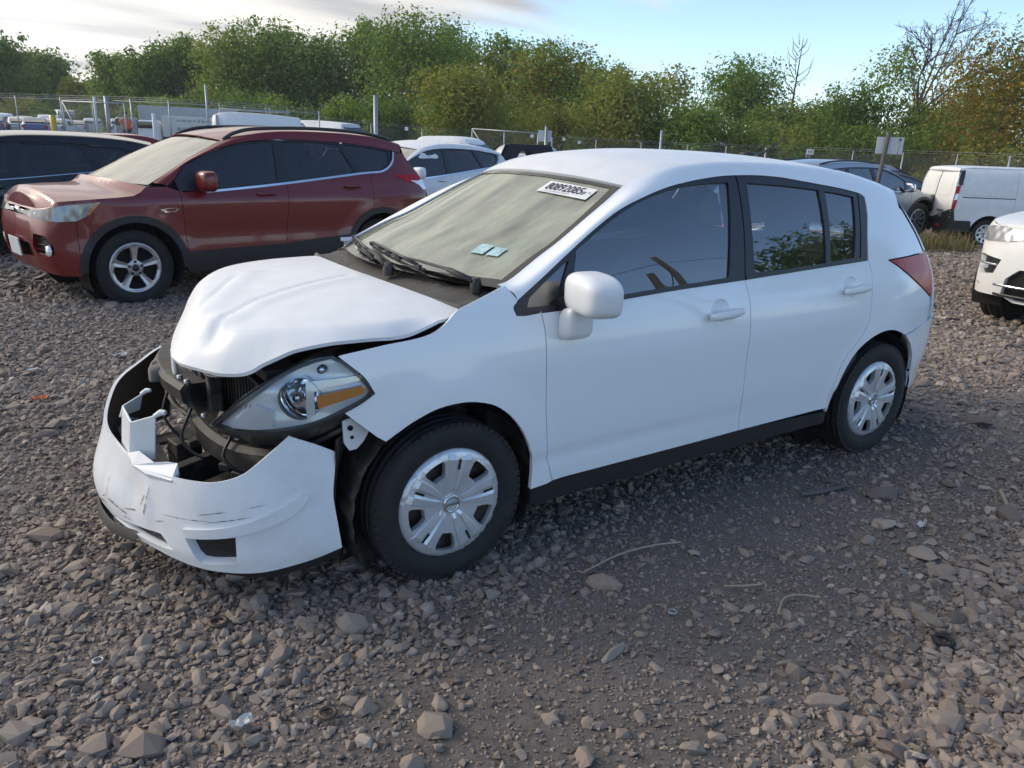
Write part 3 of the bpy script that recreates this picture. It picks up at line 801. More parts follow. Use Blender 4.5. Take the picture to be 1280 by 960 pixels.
# bonnet, pushed up and creased
hood_l = crom([(.050, -.762), (-.06, -.778), (-.182, -.783), (-.237, -.780), (-.39, -.745), (-.511, -.695), (-.586, -.650), (-.640, -.615), (-.677, -.580), (-.714, -.535), (-.757, -.456), (-.79, -.385), (-.800, -.315)], 5)
hood_r = crom([(-.800, -.315), (-.775, -.19), (-.735, -.05), (-.685, .10), (-.61, .30), (-.51, .50), (-.39, .65), (-.237, .745), (-.06, .772), (.050, .762)], 6)
hb = np.vstack([hood_l, hood_r[1:]]); hrear = np.array([(float(hoodrear(y))-.012, y) for y in np.linspace(.74, -.74, 21)])
hood_out = np.vstack([hb, hrear])
hez = cubic([-.86, -.79, -.757, -.677, -.640, -.586, -.511, -.39, -.237, -.182, -.06, .05], [.822, .828, .829, .832, .838, .866, .903, .927, .936, .936, .962, 1.000])
h_main = cubic([-.86, -.78, -.65, -.50, -.30, -.10, .05], [.900, .925, .958, .984, 1.008, 1.022, 1.026])
def polydist(Pt, Q):
    d = np.full(len(Pt), 1e9); best = np.zeros(len(Pt), int)
    t = np.zeros(len(Pt))
    for i in range(len(Q)-1):
        a, b = Q[i], Q[i+1]; ab = b-a; u = np.clip(((Pt-a)@ab)/(ab@ab), 0, 1)
        dd = np.linalg.norm(Pt-(a+u[:, None]*ab), axis=1); k = dd < d; d[k] = dd[k]; t[k] = (a+u[:, None]*ab)[k, 0]
    return d, t
def crease(Pt, line, depth, width):
    d, _ = polydist(Pt, np.array(line, float)); return depth*np.exp(-(d/width)**2)
def hoodF(A):
    x, y = A[:, 0], A[:, 1]
    d, xe = polydist(A, hb)
    z = h_main(x)-.050*(np.abs(y)/.75)**2.4-.012*np.clip((-.5-x)/.3, 0, 1)*(np.abs(y)/.5)**2
    ez = hez(xe)+.0*x
    r = np.interp(xe, [-.85, -.6, -.4, 0.0], [.105, .085, .075, .055])
    ed, xx = polydist(hb[::4], hb)
    # height of the skin at the edge if it were not turned down
    zt = h_main(xe)-.050*(np.interp(xe, [-.85, -.6, -.39, 0], [.2, .64, .745, .78])/.75)**2.4
    z = z-np.maximum(zt-ez, 0)*np.clip(1-d/r, 0, 1)**1.45
    z0_ = z.copy()
    z = z-crease(A, [(-.07, -.10), (-.30, -.17), (-.49, -.25), (-.62, -.36), (-.715, -.46)], .009, .008)
    z = z+crease(A, [(-.05, -.155), (-.30, -.225), (-.49, -.31), (-.60, -.41)], .006, .035)
    z = z-crease(A, [(-.40, .26), (-.52, .06), (-.66, -.16), (-.72, -.26)], .010, .010)+crease(A, [(-.38, .20), (-.50, .00), (-.64, -.22)], .008, .05)
    kd = sstep(d, .02, .10); z = z0_+(z-z0_)*kd
    z = z-kd*.026*np.exp(-(((x+.700)/.05)**2+((y+.455)/.06)**2))+kd*.014*np.exp(-(((x+.66)/.05)**2+((y+.36)/.06)**2))
    z = z-kd*.012*np.exp(-(((x+.72)/.06)**2+((y-.02)/.12)**2))
    return np.stack([x-.0*z, y, z], 1)
hood = panel('bonnet', Graph(hoodF), hood_out, W, car, (), .018, .012, 0, ref=(-.3, 0, 0))
# door window frames (black), glass, mouldings
SB = MAT['satin']
def fz(x): return float(np.interp(x, [p[0] for p in frame_top], [p[1] for p in frame_top]))
ftd = crom(frame_top, 6)
i1 = ftd[ftd[:, 0] < 1.572]; i2 = ftd[(ftd[:, 0] > 1.578) & (ftd[:, 0] < 2.452)]
vent = runs([(.300, .985), (.405, .985)], [(.405, .985), (.520, 1.130)], [(.520, 1.130), (.40, 1.062), (.300, .995)])
vent = np.array([(.315, .990), (.445, .990), (.535, 1.142), (.42, 1.078), (.330, 1.020)])
fg = runs([(.512, .994), (.578, 1.174)], [(.578, 1.174), (.738, 1.255), (.889, 1.321), (1.042, 1.367), (1.198, 1.398), (1.355, 1.414), (1.508, 1.419)], [(1.508, 1.419), (1.455, 1.25), (1.385, 1.031)], [(1.385, 1.031), (.95, 1.009), (.512, .994)])
rg = runs([(1.553, 1.040), (1.585, 1.22), (1.627, 1.418)], [(1.627, 1.418), (1.88, 1.407), (2.136, 1.387)], [(2.136, 1.387), (2.11, 1.22), (2.071, 1.056)], [(2.071, 1.056), (1.8, 1.046), (1.553, 1.040)])
qg = runs([(2.106, 1.060), (2.15, 1.22), (2.182, 1.381)], [(2.182, 1.381), (2.30, 1.369), (2.409, 1.353)], [(2.409, 1.353), (2.36, 1.20), (2.303, 1.068)], [(2.303, 1.068), (2.106, 1.060)])
f1 = np.vstack([i1, [(1.570, 1.447), (1.530, 1.22), (1.481, 1.014)], sbelt(1.44, .30, 14), [(.268, .963)]])
f2 = np.vstack([i2, [(2.452, 1.371), (2.40, 1.20), (2.345, 1.052)], sbelt(2.30, 1.52, 10), [(1.486, 1.014), (1.534, 1.22), (1.577, 1.447)]])
f3 = np.vstack([[(2.456, 1.371), (2.503, 1.349), (2.489, 1.275), (2.447, 1.174), (2.405, 1.054), (2.350, 1.052), (2.404, 1.20)]])
for mir in (False, True):
    a = panel('front_window_frame', S, XZ(f1), SB, car, (XZ(vent), XZ(fg)), .04, .012, .001, off=-.003, mirror=mir)
    b = panel('rear_window_frame', S, XZ(f2), SB, car, (XZ(rg), XZ(qg)), .04, .012, .001, off=-.003, mirror=mir)
    panel('pillar_cover', S, XZ(f3), SB, car, (), .04, .01, .001, off=-.001, mirror=mir)
    panel('quarter_light', S, XZ(vent), MAT['g_side'], a, (), .06, 0, -.006, off=-.011, mirror=mir)
    panel('front_door_glass', S, XZ(fg), MAT['g_side'], a, (), .06, 0, -.006, off=-.011, mirror=mir)
    panel('rear_door_glass', S, XZ(rg), MAT['g_side'], b, (), .06, 0, -.006, off=-.011, mirror=mir)
    panel('rear_quarter_glass', S, XZ(qg), MAT['g_side'], b, (), .06, 0, -.006, off=-.011, mirror=mir)
    for x0, x1 in ((.46, 1.478), (1.488, 2.40)):
        bm_ = np.array(sbelt(x0, x1, 14)+sbelt(x1, x0, 14, .016)); panel('belt_moulding', S, XZ(bm_), SB, car, (), .05, .008, 0, off=.004, mirror=mir)
# sills
sill = np.array([(.352, .286), (.445, .296), (1.206, .306), (1.518, .313), (2.19, .300), (2.19, .235), (1.22, .225), (.352, .205)])
for mir in (False, True): panel('sill_trim', S, XZ(sill), MAT['black'], car, (), .05, .05, 0, off=-.006, mirror=mir)
# tail window and spoiler lip
TLc = crom([(2.885, -.513, 1.388), (2.99, -.585, 1.25), (3.07, -.66, 1.10), (3.085, -.675, 1.065)], 8)
TW = Loft(TLc, lambda t: (.085+.12*t, .03*(1-t)), 2.4)
panel('tailgate_window', TW, [(0, -1), (1, -1), (1, 1), (0, 1)], MAT['g_dark'], car, (), .06, 0, 0, ref=(1.6, 0, .5))
for sy_ in (-1, 1):
    m = MB(); a = Ad[-1]; g = []
    pa = crom([(2.86, S(S.X([(2.86, 1.285)]))[0][1], 1.285), (2.95, S(S.X([(2.95, 1.17)]))[0][1], 1.17), (3.02, S(S.X([(3.02, 1.06)]))[0][1], 1.06)], 6)
    pb = TLc[np.linspace(0, len(TLc)-1, len(pa)).astype(int)]
    G = np.stack([pa, (pa+pb)/2+np.array([.012, 0, .006]), pb], 1)*[1, -sy_, 1]
    m.grid(G); m.build('tailgate_side', W, car)
m = MB(); m.tube([(2.30, 0, 1.532), (2.42, 0, 1.54)], [.03, .016], 10, flat=.5); m.build('aerial_base', MAT['black'], car)
m = MB(); m.tube([(2.43, 0, 1.530), (2.64, 0, 1.626)], [.007, .004], 6); m.build('aerial', MAT['black'], car)
# ------------------------------------------------------------------ hatchback: mirror, lamps, torn bumper, bay, cabin
def superblob(c, s, e1=.55, e2=.55, n=20, m_=14):
    """rounded box-like closed shape"""
    def f(w, e): return np.sign(np.cos(w))*np.abs(np.cos(w))**e
    def g(w, e): return np.sign(np.sin(w))*np.abs(np.sin(w))**e
    u = np.linspace(-PI, PI, n, endpoint=False); v = np.linspace(-PI/2, PI/2, m_)
    U, Vv = np.meshgrid(u, v)
    P = np.stack([f(Vv, e1)*f(U, e2), f(Vv, e1)*g(U, e2), g(Vv, e1)], -1)*np.array(s)/2+np.array(c)
    F = []
    for i in range(m_-1):
        for j in range(n): F.append([i*n+j, i*n+(j+1) % n, (i+1)*n+(j+1) % n, (i+1)*n+j])
    return P.reshape(-1, 3), F
def door_mirror(sgn):
    e = empty('door_mirror', (0, 0, 0)); e.parent = car
    V, F = superblob((0, 0, 0), (.165, .245, .150), .5, .5, 28, 18)
    # nose side rounded, glass side flat; top slopes to the outer end
    V[:, 0] = np.where(V[:, 0] < 0, V[:, 0]*1.15, V[:, 0]*.62)
    V[:, 2] *= np.where(V[:, 2] > 0, 1-.25*np.clip(-V[:, 1]/.11, 0, 1)**2, 1.0)
    rz = R_(-10)
    c, s = math.cos(rz), math.sin(rz); V = V@np.array([[c, s, 0], [-s, c, 0], [0, 0, 1]])
    V = V+np.array([.520, -.940, 1.045])
    V[:, 1] *= -sgn if sgn > 0 else 1
    if sgn > 0: V[:, 1] = np.abs(V[:, 1])
    m = MB(); m.add(V, F, True); m.build('mirror_shell', MAT['white'], e)
    y = -sgn*-1
    V, F = superblob((.487, .868*sgn, .930), (.12, .085, .125), .5, .5, 20, 14); V[:, 2] += .25*(np.abs(V[:, 1])-.868)*1.0; m = MB(); m.add(V, F, True)
    m.build('mirror_foot', MAT['white'], e)
    m = MB(); m.box((.566, .940*sgn, 1.045), (.006, .17, .10), rz=R_(-10)*-sgn); m.build('mirror_glass', MAT['chrome'], e)
    m = MB(); m.tube([(.47, .80*sgn, .99), (.50, .90*sgn, 1.01)], .03, 8); m.build('mirror_stalk', MAT['satin'], e)
door_mirror(-1)

# headlamps
hl = runs([(-.745, .635), (-.68, .727), (-.59, .809), (-.495, .862), (-.418, .882)], [(-.418, .882), (-.374, .858), (-.319, .806), (-.287, .758)],
          [(-.287, .758), (-.313, .728), (-.392, .688), (-.491, .651), (-.591, .631), (-.662, .623), (-.715, .626), (-.745, .635)])
amber = np.array([(-.466, .756), (-.40, .770), (-.326, .783), (-.314, .772), (-.322, .757), (-.40, .735), (-.460, .716)])
def hl_off(k):       # the lamp's inside surface, sunk behind the lens
    return Graph(lambda A: S(A)+np.stack([np.full(len(A), .45*k), np.full(len(A), .75*k), np.full(len(A), .0)], 1))
MAT['bowl'] = simple('headlamp_bowl', (.90, .92, .94), .10, metal=1.0)
bowl_hole = np.array([(float(S.sx(-.515))+.066*math.cos(t), .742+.064*math.sin(t)) for t in np.linspace(0, 2*PI, 28, endpoint=False)])
for mir in (False,):
    sg = 1 if mir else -1
    H = panel('headlamp', hl_off(.040), XZ(shrink(hl, .004)), MAT['reflector'], car, (bowl_hole,), .02, -.03, .001, mirror=mir, ref=(.6, 0, .6), relief=lambda V: .004*np.sin(V[:, 1]*60))
    panel('headlamp_lens', S, XZ(hl), MAT['g_lens'], H, (), .02, .004, .0015, mirror=mir, ref=(.6, 0, .6))
    ring = panel('headlamp_rim', S, XZ(hl), MAT['satin'], H, (XZ(shrink(hl, .0075)),), .02, .05, 0, off=-.002, mirror=mir, ref=(.6, 0, .6))
    panel('turn_signal', hl_off(.004), XZ(amber), MAT['amber'], H, (), .02, .012, 0, mirror=mir, ref=(.6, 0, .6))
    band = np.array([(-.497, .80), (-.47, .802), (-.33, .815), (-.322, .80), (-.40, .786), (-.475, .766), (-.472, .69), (-.497, .68)])
    panel('lamp_divider', hl_off(.018), XZ(band), MAT['lampwhite'], H, (), .02, .02, 0, mirror=mir, ref=(.6, 0, .6))
    step_ = np.array([(-.70, .634), (-.672, .69), (-.64, .722), (-.592, .70), (-.592, .650), (-.64, .638)])
    panel('lamp_step', hl_off(.022), XZ(step_), MAT['lampwhite'], H, (), .02, .03, 0, mirror=mir, ref=(.6, 0, .6))
    for k in range(7):                                   # fluted inner end
        q = S(S.X([(-.725+.012*k, .638+.006*k), (-.715+.012*k, .66+.013*k)]))+np.array([.022, .032, 0]); m = MB(); m.tube(q, .0022, 5); m.build('lamp_flute', MAT['chrome'], H)
    # main reflector bowl with its bulb
    m = MB(); pr = [(.012, .075), (.03, .070), (.05, .050), (.064, .02), (.072, -.012), (.076, -.014)]
    mb = MB(); mb.lathe(pr, 28)
    V = np.vstack(mb.V); a = R_(-48); c, s = math.cos(a), math.sin(a)
    V = V@np.array([[c, s, 0], [-s, c, 0], [0, 0, 1]])+np.array([-.478, -.672, .742])
    mb.V = [V*[1, -sg, 1] if mir else V]; mb.build('lamp_bowl', MAT['bowl'], H)
    m = MB(); p = np.array([-.478, sg*.672, .742])
    m.tube([p+np.array([.02, -.02*sg, 0]), p+np.array([-.035, .03*sg, 0])], [.016, .012], 10); m.build('lamp_bulb', MAT['chrome'], H)
    m = MB(); p = np.array([-.42, sg*.715, .835])
    m.tube([p+np.array([.02, -.02*sg, 0]), p+np.array([-.02, .02*sg, 0])], [.022, .012], 10); m.build('side_bulb', MAT['chrome'], H)
    # lamp housing behind and below
    m = MB()
    top = S(S.X(hl)); k = len(top)
    inn = top*np.array([1, .80, 1])+np.array([.10, 0, -.01])
    G = np.stack([np.vstack([top+[0.006, .008, 0], top[:1]+[0.006, .008, 0]]), np.vstack([inn, inn[:1]])], 1)
    if mir: G = G*[1, -1, 1]
    m.grid(G, False); m.build('lamp_housing', MAT['black'], H)

# torn front bumper: cover hanging forward and low
Z0 = [(0, 0), (.12, .010), (.19, -.004), (.23, -.012), (.30, -.010), (.42, .0), (.5, .012), (.62, .03)]
BPL = [(-1.0, .05), (-.985, -.15), (-.93, -.40), (-.83, -.61), (-.70, -.715), (-.55, -.755), (-.40, -.768), (-.2, -.77)]
BPR = [(-.30, .80), (-.50, .80), (-.66, .765), (-.78, .68), (-.885, .50), (-.955, .28)]
bp_ = crom(BPR+BPL, 16)
bs = arclen(bp_); k0 = np.argmin(np.abs(bp_[:, 1]-.05)+(bp_[:, 0] > -.9)*9); bs = bs-bs[k0]
bT = np.gradient(bp_, axis=0); bT /= np.linalg.norm(bT, axis=1)[:, None]; bN = np.stack([bT[:, 1], -bT[:, 0]], 1)
bprof = cubic(*zip(*Z0))
def bsx(x, y): return float(bs[np.argmin(np.hypot(bp_[:, 0]-x, bp_[:, 1]-y))])
def bumpF(A):
    s, z = A[:, 0], A[:, 1]
    x = np.interp(s, bs, bp_[:, 0]); y = np.interp(s, bs, bp_[:, 1]); nx = np.interp(s, bs, bN[:, 0]); ny = np.interp(s, bs, bN[:, 1])
    i = bprof(z)-.035*np.exp(-((z-.30)/.11)**2)*np.clip(-nx, 0, 1)**2*np.clip((y+.45)/.3, 0, 1)
    # pushed-in dents by the nose
    i = i+.012*np.exp(-(((s-bsx(-.95, -.33))/.05)**2+((z-.37)/.07)**2))-.006*np.exp(-(((s-bsx(-.93, -.41))/.02)**2+((z-.36)/.06)**2))
    i = i+.010*np.exp(-(((s-bsx(-.985, -.10))/.04)**2+((z-.33)/.09)**2))
    return np.stack([x-nx*i, y-ny*i, z], 1)
BF = Graph(bumpF)
def bq(pts): return [(bsx(x, y), z) for x, y, z in pts]
rim_top = crom(bq([(-.66, .765, .60), (-.78, .68, .555), (-.87, .52, .545), (-.925, .38, .54), (-.97, .2, .525), (-.998, .0, .50), (-.973, -.219, .477), (-.95, -.332, .463), (-.888, -.507, .474), (-.834, -.605, .481), (-.78, -.664, .488), (-.713, -.708, .511), (-.642, -.737, .555), (-.552, -.755, .626)]), 5)
bend = crom(bq([(-.552, -.755, .626), (-.47, -.765, .59), (-.405, -.768, .553)]), 5)
bwh = crom(bq([(-.405, -.768, .553), (-.412, -.768, .485), (-.418, -.767, .405), (-.407, -.768, .302), (-.400, -.768, .215)]), 5)
bbot = crom(bq([(-.400, -.768, .215), (-.496, -.762, .192), (-.63, -.74, .174), (-.71, -.71, .172), (-.783, -.661, .177), (-.851, -.578, .182), (-.91, -.456, .186), (-.963, -.272, .190), (-.99, -.129, .19), (-1.0, .05, .195), (-.97, .22, .20), (-.90, .47, .21), (-.78, .68, .22), (-.62, .775, .24)]), 5)
bright = np.array(bq([(-.62, .775, .24), (-.60, .78, .40), (-.66, .765, .60)]))
def joinp(*c):
    o = list(c[0])
    for q in c[1:]: o += list(q[1:])
    if np.linalg.norm(np.array(o[0])-np.array(o[-1])) < 1e-3: o = o[:-1]
    return np.array(o)
bout = joinp(rim_top, bend, bwh, bbot, bright)
def foghole(ss=-1):
    return np.array(bq([(-.849, -.581, .283), (-.724, -.702, .308), (-.725, -.701, .213), (-.80, -.645, .205), (-.826, -.616, .205)]))
lowhole = joinp(crom(bq([(-.984, -.155, .222), (-.967, -.253, .240), (-.935, -.38, .256), (-.903, -.473, .264)]), 4), bq([(-.903, -.473, .264), (-.876, -.532, .221)]), crom(bq([(-.876, -.532, .221), (-.91, -.456, .212), (-.954, -.313, .210), (-.984, -.155, .210)]), 4))
lowhole2 = np.array(bq([(-1.0, .02, .225), (-.975, .20, .245), (-.915, .43, .262), (-.89, .49, .225), (-.94, .34, .214), (-1.0, .02, .212)]))
fogR = np.array(bq([(-.855, .56, .29), (-.80, .66, .30), (-.80, .66, .225), (-.84, .585, .215)]))
bumper = panel('front_bumper', BF, bout, MAT['white_bumper'], car, (foghole(), lowhole, fogR, lowhole2), .022, .012, 0, ref=(-.3, 0, .3), hole_flange=.045)
MAT['voidp'] = simple('black_grille_plastic', (.012, .012, .013), .45)
panel('fog_lamp_blank', BF, shrink(foghole(), -.004), MAT['voidp'], bumper, (), .03, 0, 0, off=-.034, ref=(-.3, 0, .3))
panel('fog_lamp_blank', BF, shrink(fogR, -.004), MAT['voidp'], bumper, (), .03, 0, 0, off=-.034, ref=(-.3, 0, .3))
for lh in (lowhole, lowhole2):
    g = panel('lower_grille', BF, shrink(lh, -.004), MAT['voidp'], bumper, (), .03, 0, 0, off=-.04, ref=(-.3, 0, .3))
    ctr = lh[:, 0]
    for zz in (.222, .234, .246):
        m = MB(); ss = np.linspace(ctr.min()+.02, ctr.max()-.02, 12); P = bumpF(np.stack([ss, np.full(12, zz)], 1))
        P = P+np.array([.022, .008, 0]); m.tube(P, .0032, 5); m.build('grille_bar', MAT['black'], g)
# raised strake over the fog lamp panel
stra = joinp(crom(bq([(-.853, -.575, .318), (-.714, -.708, .352), (-.607, -.745, .393), (-.525, -.759, .434)]), 6), crom(bq([(-.525, -.759, .434), (-.509, -.761, .425), (-.513, -.761, .405)]), 4), crom(bq([(-.513, -.761, .405), (-.546, -.756, .373), (-.622, -.742, .343), (-.715, -.707, .317), (-.843, -.591, .290)]), 6))
panel('bumper_strake', BF, stra, MAT['white'], bumper, (), .02, .012, 0, off=.010, ref=(-.3, 0, .3))
# bent black lip under the nose, hanging
m = MB(); P = []
for s_, z0, o in [(bsx(-.955, .28), .20, .005), (bsx(-1, .05), .165, .012), (bsx(-.99, -.10), .150, .016), (bsx(-.975, -.21), .155, .012), (bsx(-.95, -.33), .17, .0)]:
    q = bumpF(np.array([[s_, .2]]))[0]; P.append(((q[0]-o, q[1], z0+.05), (q[0]-o-.012, q[1], z0+.012), (q[0]+.02, q[1]+.01, z0-.012)))
P = np.array(P); Pd = np.stack([crom(P[:, k], 5) for k in range(3)], 1); m.grid(Pd); m.build('bumper_lip', MAT['greyplastic'], bumper)
# dark under edge towards the wheel
bl = joinp(bbot[:28][::1], [(bsx(-.78, -.66), .150), (bsx(-.63, -.74), .145), (bsx(-.50, -.76), .160), (bsx(-.41, -.768), .19)])
bl = np.array([(bsx(-.40, -.768), .216), (bsx(-.496, -.762), .193), (bsx(-.63, -.74), .175), (bsx(-.71, -.71), .173), (bsx(-.783, -.661), .178), (bsx(-.76, -.67), .160), (bsx(-.63, -.74), .140), (bsx(-.48, -.765), .155), (bsx(-.40, -.768), .185)])
panel('bumper_valance', BF, bl, MAT['black'], bumper, (), .03, .03, 0, off=-.008, ref=(-.3, 0, .3))
# inner black face of the cover
bi = joinp(rim_top, bend, bwh, bbot, bright)
panel('bumper_inside', BF, shrink(bi, .006), MAT['black'], bumper, (foghole(), lowhole, fogR, lowhole2), .03, 0, 0, off=-.006, ref=(-.3, 0, .3))
# scrapes on the paint: thin dark flakes lying on the cover
MAT['scrape'] = simple('scraped_paint', (.12, .115, .11), .7)
def scrape(cx, cy, z, ln, th, ang, n=15):
    s0 = bsx(cx, cy); ca, sa = math.cos(ang), math.sin(ang); pts = []
    ts = np.linspace(-.5, .5, n)
    w = .55*th*(1-(2*ts)**2)**.7*(.15+1.2*rng.random(n))
    up = [(s0+t*ln*ca-w_*sa, z+t*ln*sa+w_*ca) for t, w_ in zip(ts, w)]; dn = [(s0+t*ln*ca+w_*sa*.3, z+t*ln*sa-w_*ca*.5) for t, w_ in zip(ts, w)]
    A = np.array(up); B = np.array(dn); off = 0.0022
    NA, _ = normals(BF, A, (-.3, 0, .3)); NB, _ = normals(BF, B, (-.3, 0, .3))
    scr = MB(); scr.grid(np.stack([bumpF(A)+NA*off, bumpF(B)+NB*off], 1)); scr.build('scrape_mark', MAT['scrape'], bumper)
for a in [(-.99, -.06, .25, .16, .006, .1), (-.97, -.22, .285, .14, .008, -.12), (-.955, -.31, .30, .08, .006, .2), (-.93, -.40, .33, .05, .010, 1.2), (-.92, -.42, .37, .10, .005, 1.35), (-.935, -.38, .36, .06, .006, 1.0),
          (-.85, -.58, .350, .20, .003, .10), (-.74, -.69, .365, .16, .003, .16), (-.78, -.66, .385, .10, .004, .2), (-.66, -.73, .41, .06, .002, .15), (-1.0, .03, .31, .09, .005, 1.3), (-.985, -.15, .33, .10, .004, 1.5), (-.96, -.29, .262, .05, .006, 0), (-.99, -.1, .28, .05, .004, .4), (-.90, -.47, .31, .06, .003, .3)]: scrape(*a)

# white grille-centre bracket still clipped to the cover
m = MB()
def plate(mb, a, b, z0, z1a, z1b, t=.004, lean=(0, 0)):
    a = np.array(a, float); b = np.array(b, float); d = (b-a)/np.linalg.norm(b-a); n = np.array([-d[1], d[0]])*t
    V = [];
    for p, z1 in ((a, z1a), (b, z1b)):
        for q in (p+n, p-n):
            V.append((*q, z0)); V.append((q[0]+lean[0], q[1]+lean[1], z1))
    mb.add(V, [[0, 1, 5, 4], [2, 6, 7, 3], [0, 2, 3, 1], [4, 5, 7, 6], [1, 3, 7, 5], [0, 4, 6, 2]])
P0, P1, P2, P3 = (-.880, -.065), (-.955, -.120), (-.950, -.245), (-.880, -.305)
L_ = (.015, 0)
plate(m, P0, P1, .57, .630, .612, lean=L_); plate(m, P1, P2, .46, .612, .590, lean=L_); plate(m, P2, P3, .46, .590, .622, lean=L_)
m.tube([(-.87, -.065, .628), (-.85, -.072, .642), (-.838, -.085, .644)], [.008, .010, .007], 8); m.tube([(-.872, -.308, .618), (-.85, -.322, .634), (-.838, -.335, .634)], [.008, .012, .009], 8)
m.build('grille_bracket', MAT['white'], bumper, bevel=.003)
m = MB(); sh = [(-.955, -.23, .475), (-.93, -.31, .505), (-.90, -.40, .49), (-.865, -.44, .50), (-.84, -.47, .50), (-.845, -.50, .478), (-.875, -.53, .468), (-.93, -.42, .462), (-.955, -.32, .462)]
V = np.array(sh+[(x+.003, y+.003, z-.012) for x, y, z in sh]); n = len(sh); m.add(V, [list(range(n)), list(range(n, 2*n))[::-1]]+[[i, (i+1) % n, n+(i+1) % n, n+i] for i in range(n)]); m.build('torn_tab', MAT['white'], bumper)
for y_, z_ in ():
    m = MB(); m.box((-.93+.12*abs(y_-.2), y_, z_), (.05, .035, .05)); m.build('bumper_clip', MAT['greyplastic'], bumper, bevel=.004)

# inside the bay, all grimy black plastic and steel
DP = MAT['dustyplastic']
m = MB(); pts = [(-.70, .66, .545), (-.735, .4, .55), (-.745, .1, .55), (-.735, -.06, .555)]
for z_, d_ in ((.66, 0), (.60, 0.012)):
    pass
bar = crom([(-.66, .60, .60), (-.735, .35, .605), (-.755, .12, .603), (-.745, -.02, .606), (-.735, -.12, .61)], 6)
G = np.stack([bar+[.09, 0, .05], bar+[.005, 0, .05], bar+[-.012, 0, .03], bar+[-.004, 0, -.02], bar+[.02, 0, -.035], bar+[.09, 0, -.03]], 1)
m.grid(G, False); m.build('crash_beam', DP, car)
m = MB(); bar2 = bar+np.array([.03, 0, -.085]); m.tube(bar2, .012, 6, flat=.6); m.build('beam_strip', DP, car)
# radiator frame: curved upright sweeping back under the lamp
up = crom([(-.715, -.09, .640), (-.722, -.12, .585), (-.72, -.20, .545), (-.70, -.34, .525), (-.66, -.50, .525), (-.585, -.63, .535)], 8)
G = np.stack([up+[.10, .06, .015], up+[.015, .01, .012], up+[-.006, 0, -.004], up+[.0, .0, -.07], up+[.08, .05, -.09]], 1); m = MB(); m.grid(G, False); m.build('radiator_frame', DP, car)
for yy in (-.02, .10):
    m = MB(); m.box((-.63, yy-.12, .64), (.05, .05, .34)); m.build('frame_post', DP, car, bevel=.008)
m = MB(); m.box((-.56, -.06, .55), (.03, .92, .40)); m.build('radiator', MAT['radiator'], car)
fins = MB()
for k in range(24): fins.box((-.578, -.46+.04*k, .55), (.004, .006, .38))
fins.build('radiator_fin', MAT['void'], car)
m = MB(); m.box((-.52, -.16, .80), (.12, .90, .04)); m.build('slam_panel', MAT['black'], car, bevel=.008)
m = MB(); m.box((-.62, .06, .77), (.05, .30, .08)); m.box((-.64, .02, .68), (.04, .05, .18)); m.build('bonnet_latch', MAT['black'], car, bevel=.006)
m = MB()                                      # white corner of the far wing showing under the bonnet
m.box((-.715, .10, .665), (.02, .09, .15), rz=R_(-8)); m.build('wing_corner', MAT['white'], car, bevel=.01)
# under tray: sloping boards with holes
tray = Graph(lambda A: np.stack([A[:, 0], A[:, 1], .30+.10*(A[:, 0]+.75)+.03*np.sin(A[:, 1]*9)], 1))
panel('under_tray', tray, [(-.90, .42), (-.93, -.1), (-.84, -.45), (-.70, -.64), (-.40, -.66), (-.40, .5)], DP, car, ([(-.74, -.02), (-.70, -.02), (-.70, -.12), (-.74, -.12)], [(-.64, -.34), (-.60, -.34), (-.60, -.40), (-.64, -.40)], [(-.78, .22), (-.64, .22), (-.64, .04), (-.78, .04)]), .05, .012, 0, ref=(0, 0, 0))
m = MB(); m.box((-.66, -.18, .36), (.36, .05, .09), rz=R_(28)); m.box((-.72, .02, .345), (.10, .10, .11), rz=R_(10)); m.box((-.57, -.44, .40), (.22, .06, .08), rz=R_(35)); m.box((-.66, -.42, .44), (.07, .05, .03), rz=R_(40)); m.build('tray_rib', DP, car, bevel=.006)
m = MB(); m.tube(crom([(-.83, -.16, .34), (-.80, -.20, .41), (-.82, -.19, .45)], 5), .0022, 5); m.build('loose_wire', MAT['black'], car)
m = MB(); 
rk = crom([(-.69, -.40, .575), (-.60, -.58, .580), (-.50, -.68, .600), (-.38, -.74, .665), (-.34, -.75, .70)], 6)
G = np.stack([rk+[.02, .03, .05], rk+[-.004, -.004, .03], rk+[0.002, .002, -.02], rk+[.06, .05, -.03]], 1); m.grid(G); m.build('lamp_carrier', DP, car)
m = MB(); rk2 = rk+np.array([.03, .03, -.045]); m.tube(rk2, .010, 6); m.build('lamp_carrier_rail', DP, car)
m = MB(); q = [(-.377, .659), (-.323, .672), (-.285, .607), (-.305, .575), (-.33, .553), (-.355, .552), (-.373, .580)]
m.prism(q, (-.755, -.748)); fb = m.build('wing_bracket', MAT['white'], car)
m = MB(); m.lathe([(.009, -.762), (.009, -.755), (0, -.762)][::-1], 10, c=(-.352, 0, .632)); m.lathe([(0, -.760), (.006, -.760), (.006, -.755)], 8, c=(-.346, 0, .598)); m.build('bracket_hole', MAT['void'], fb)
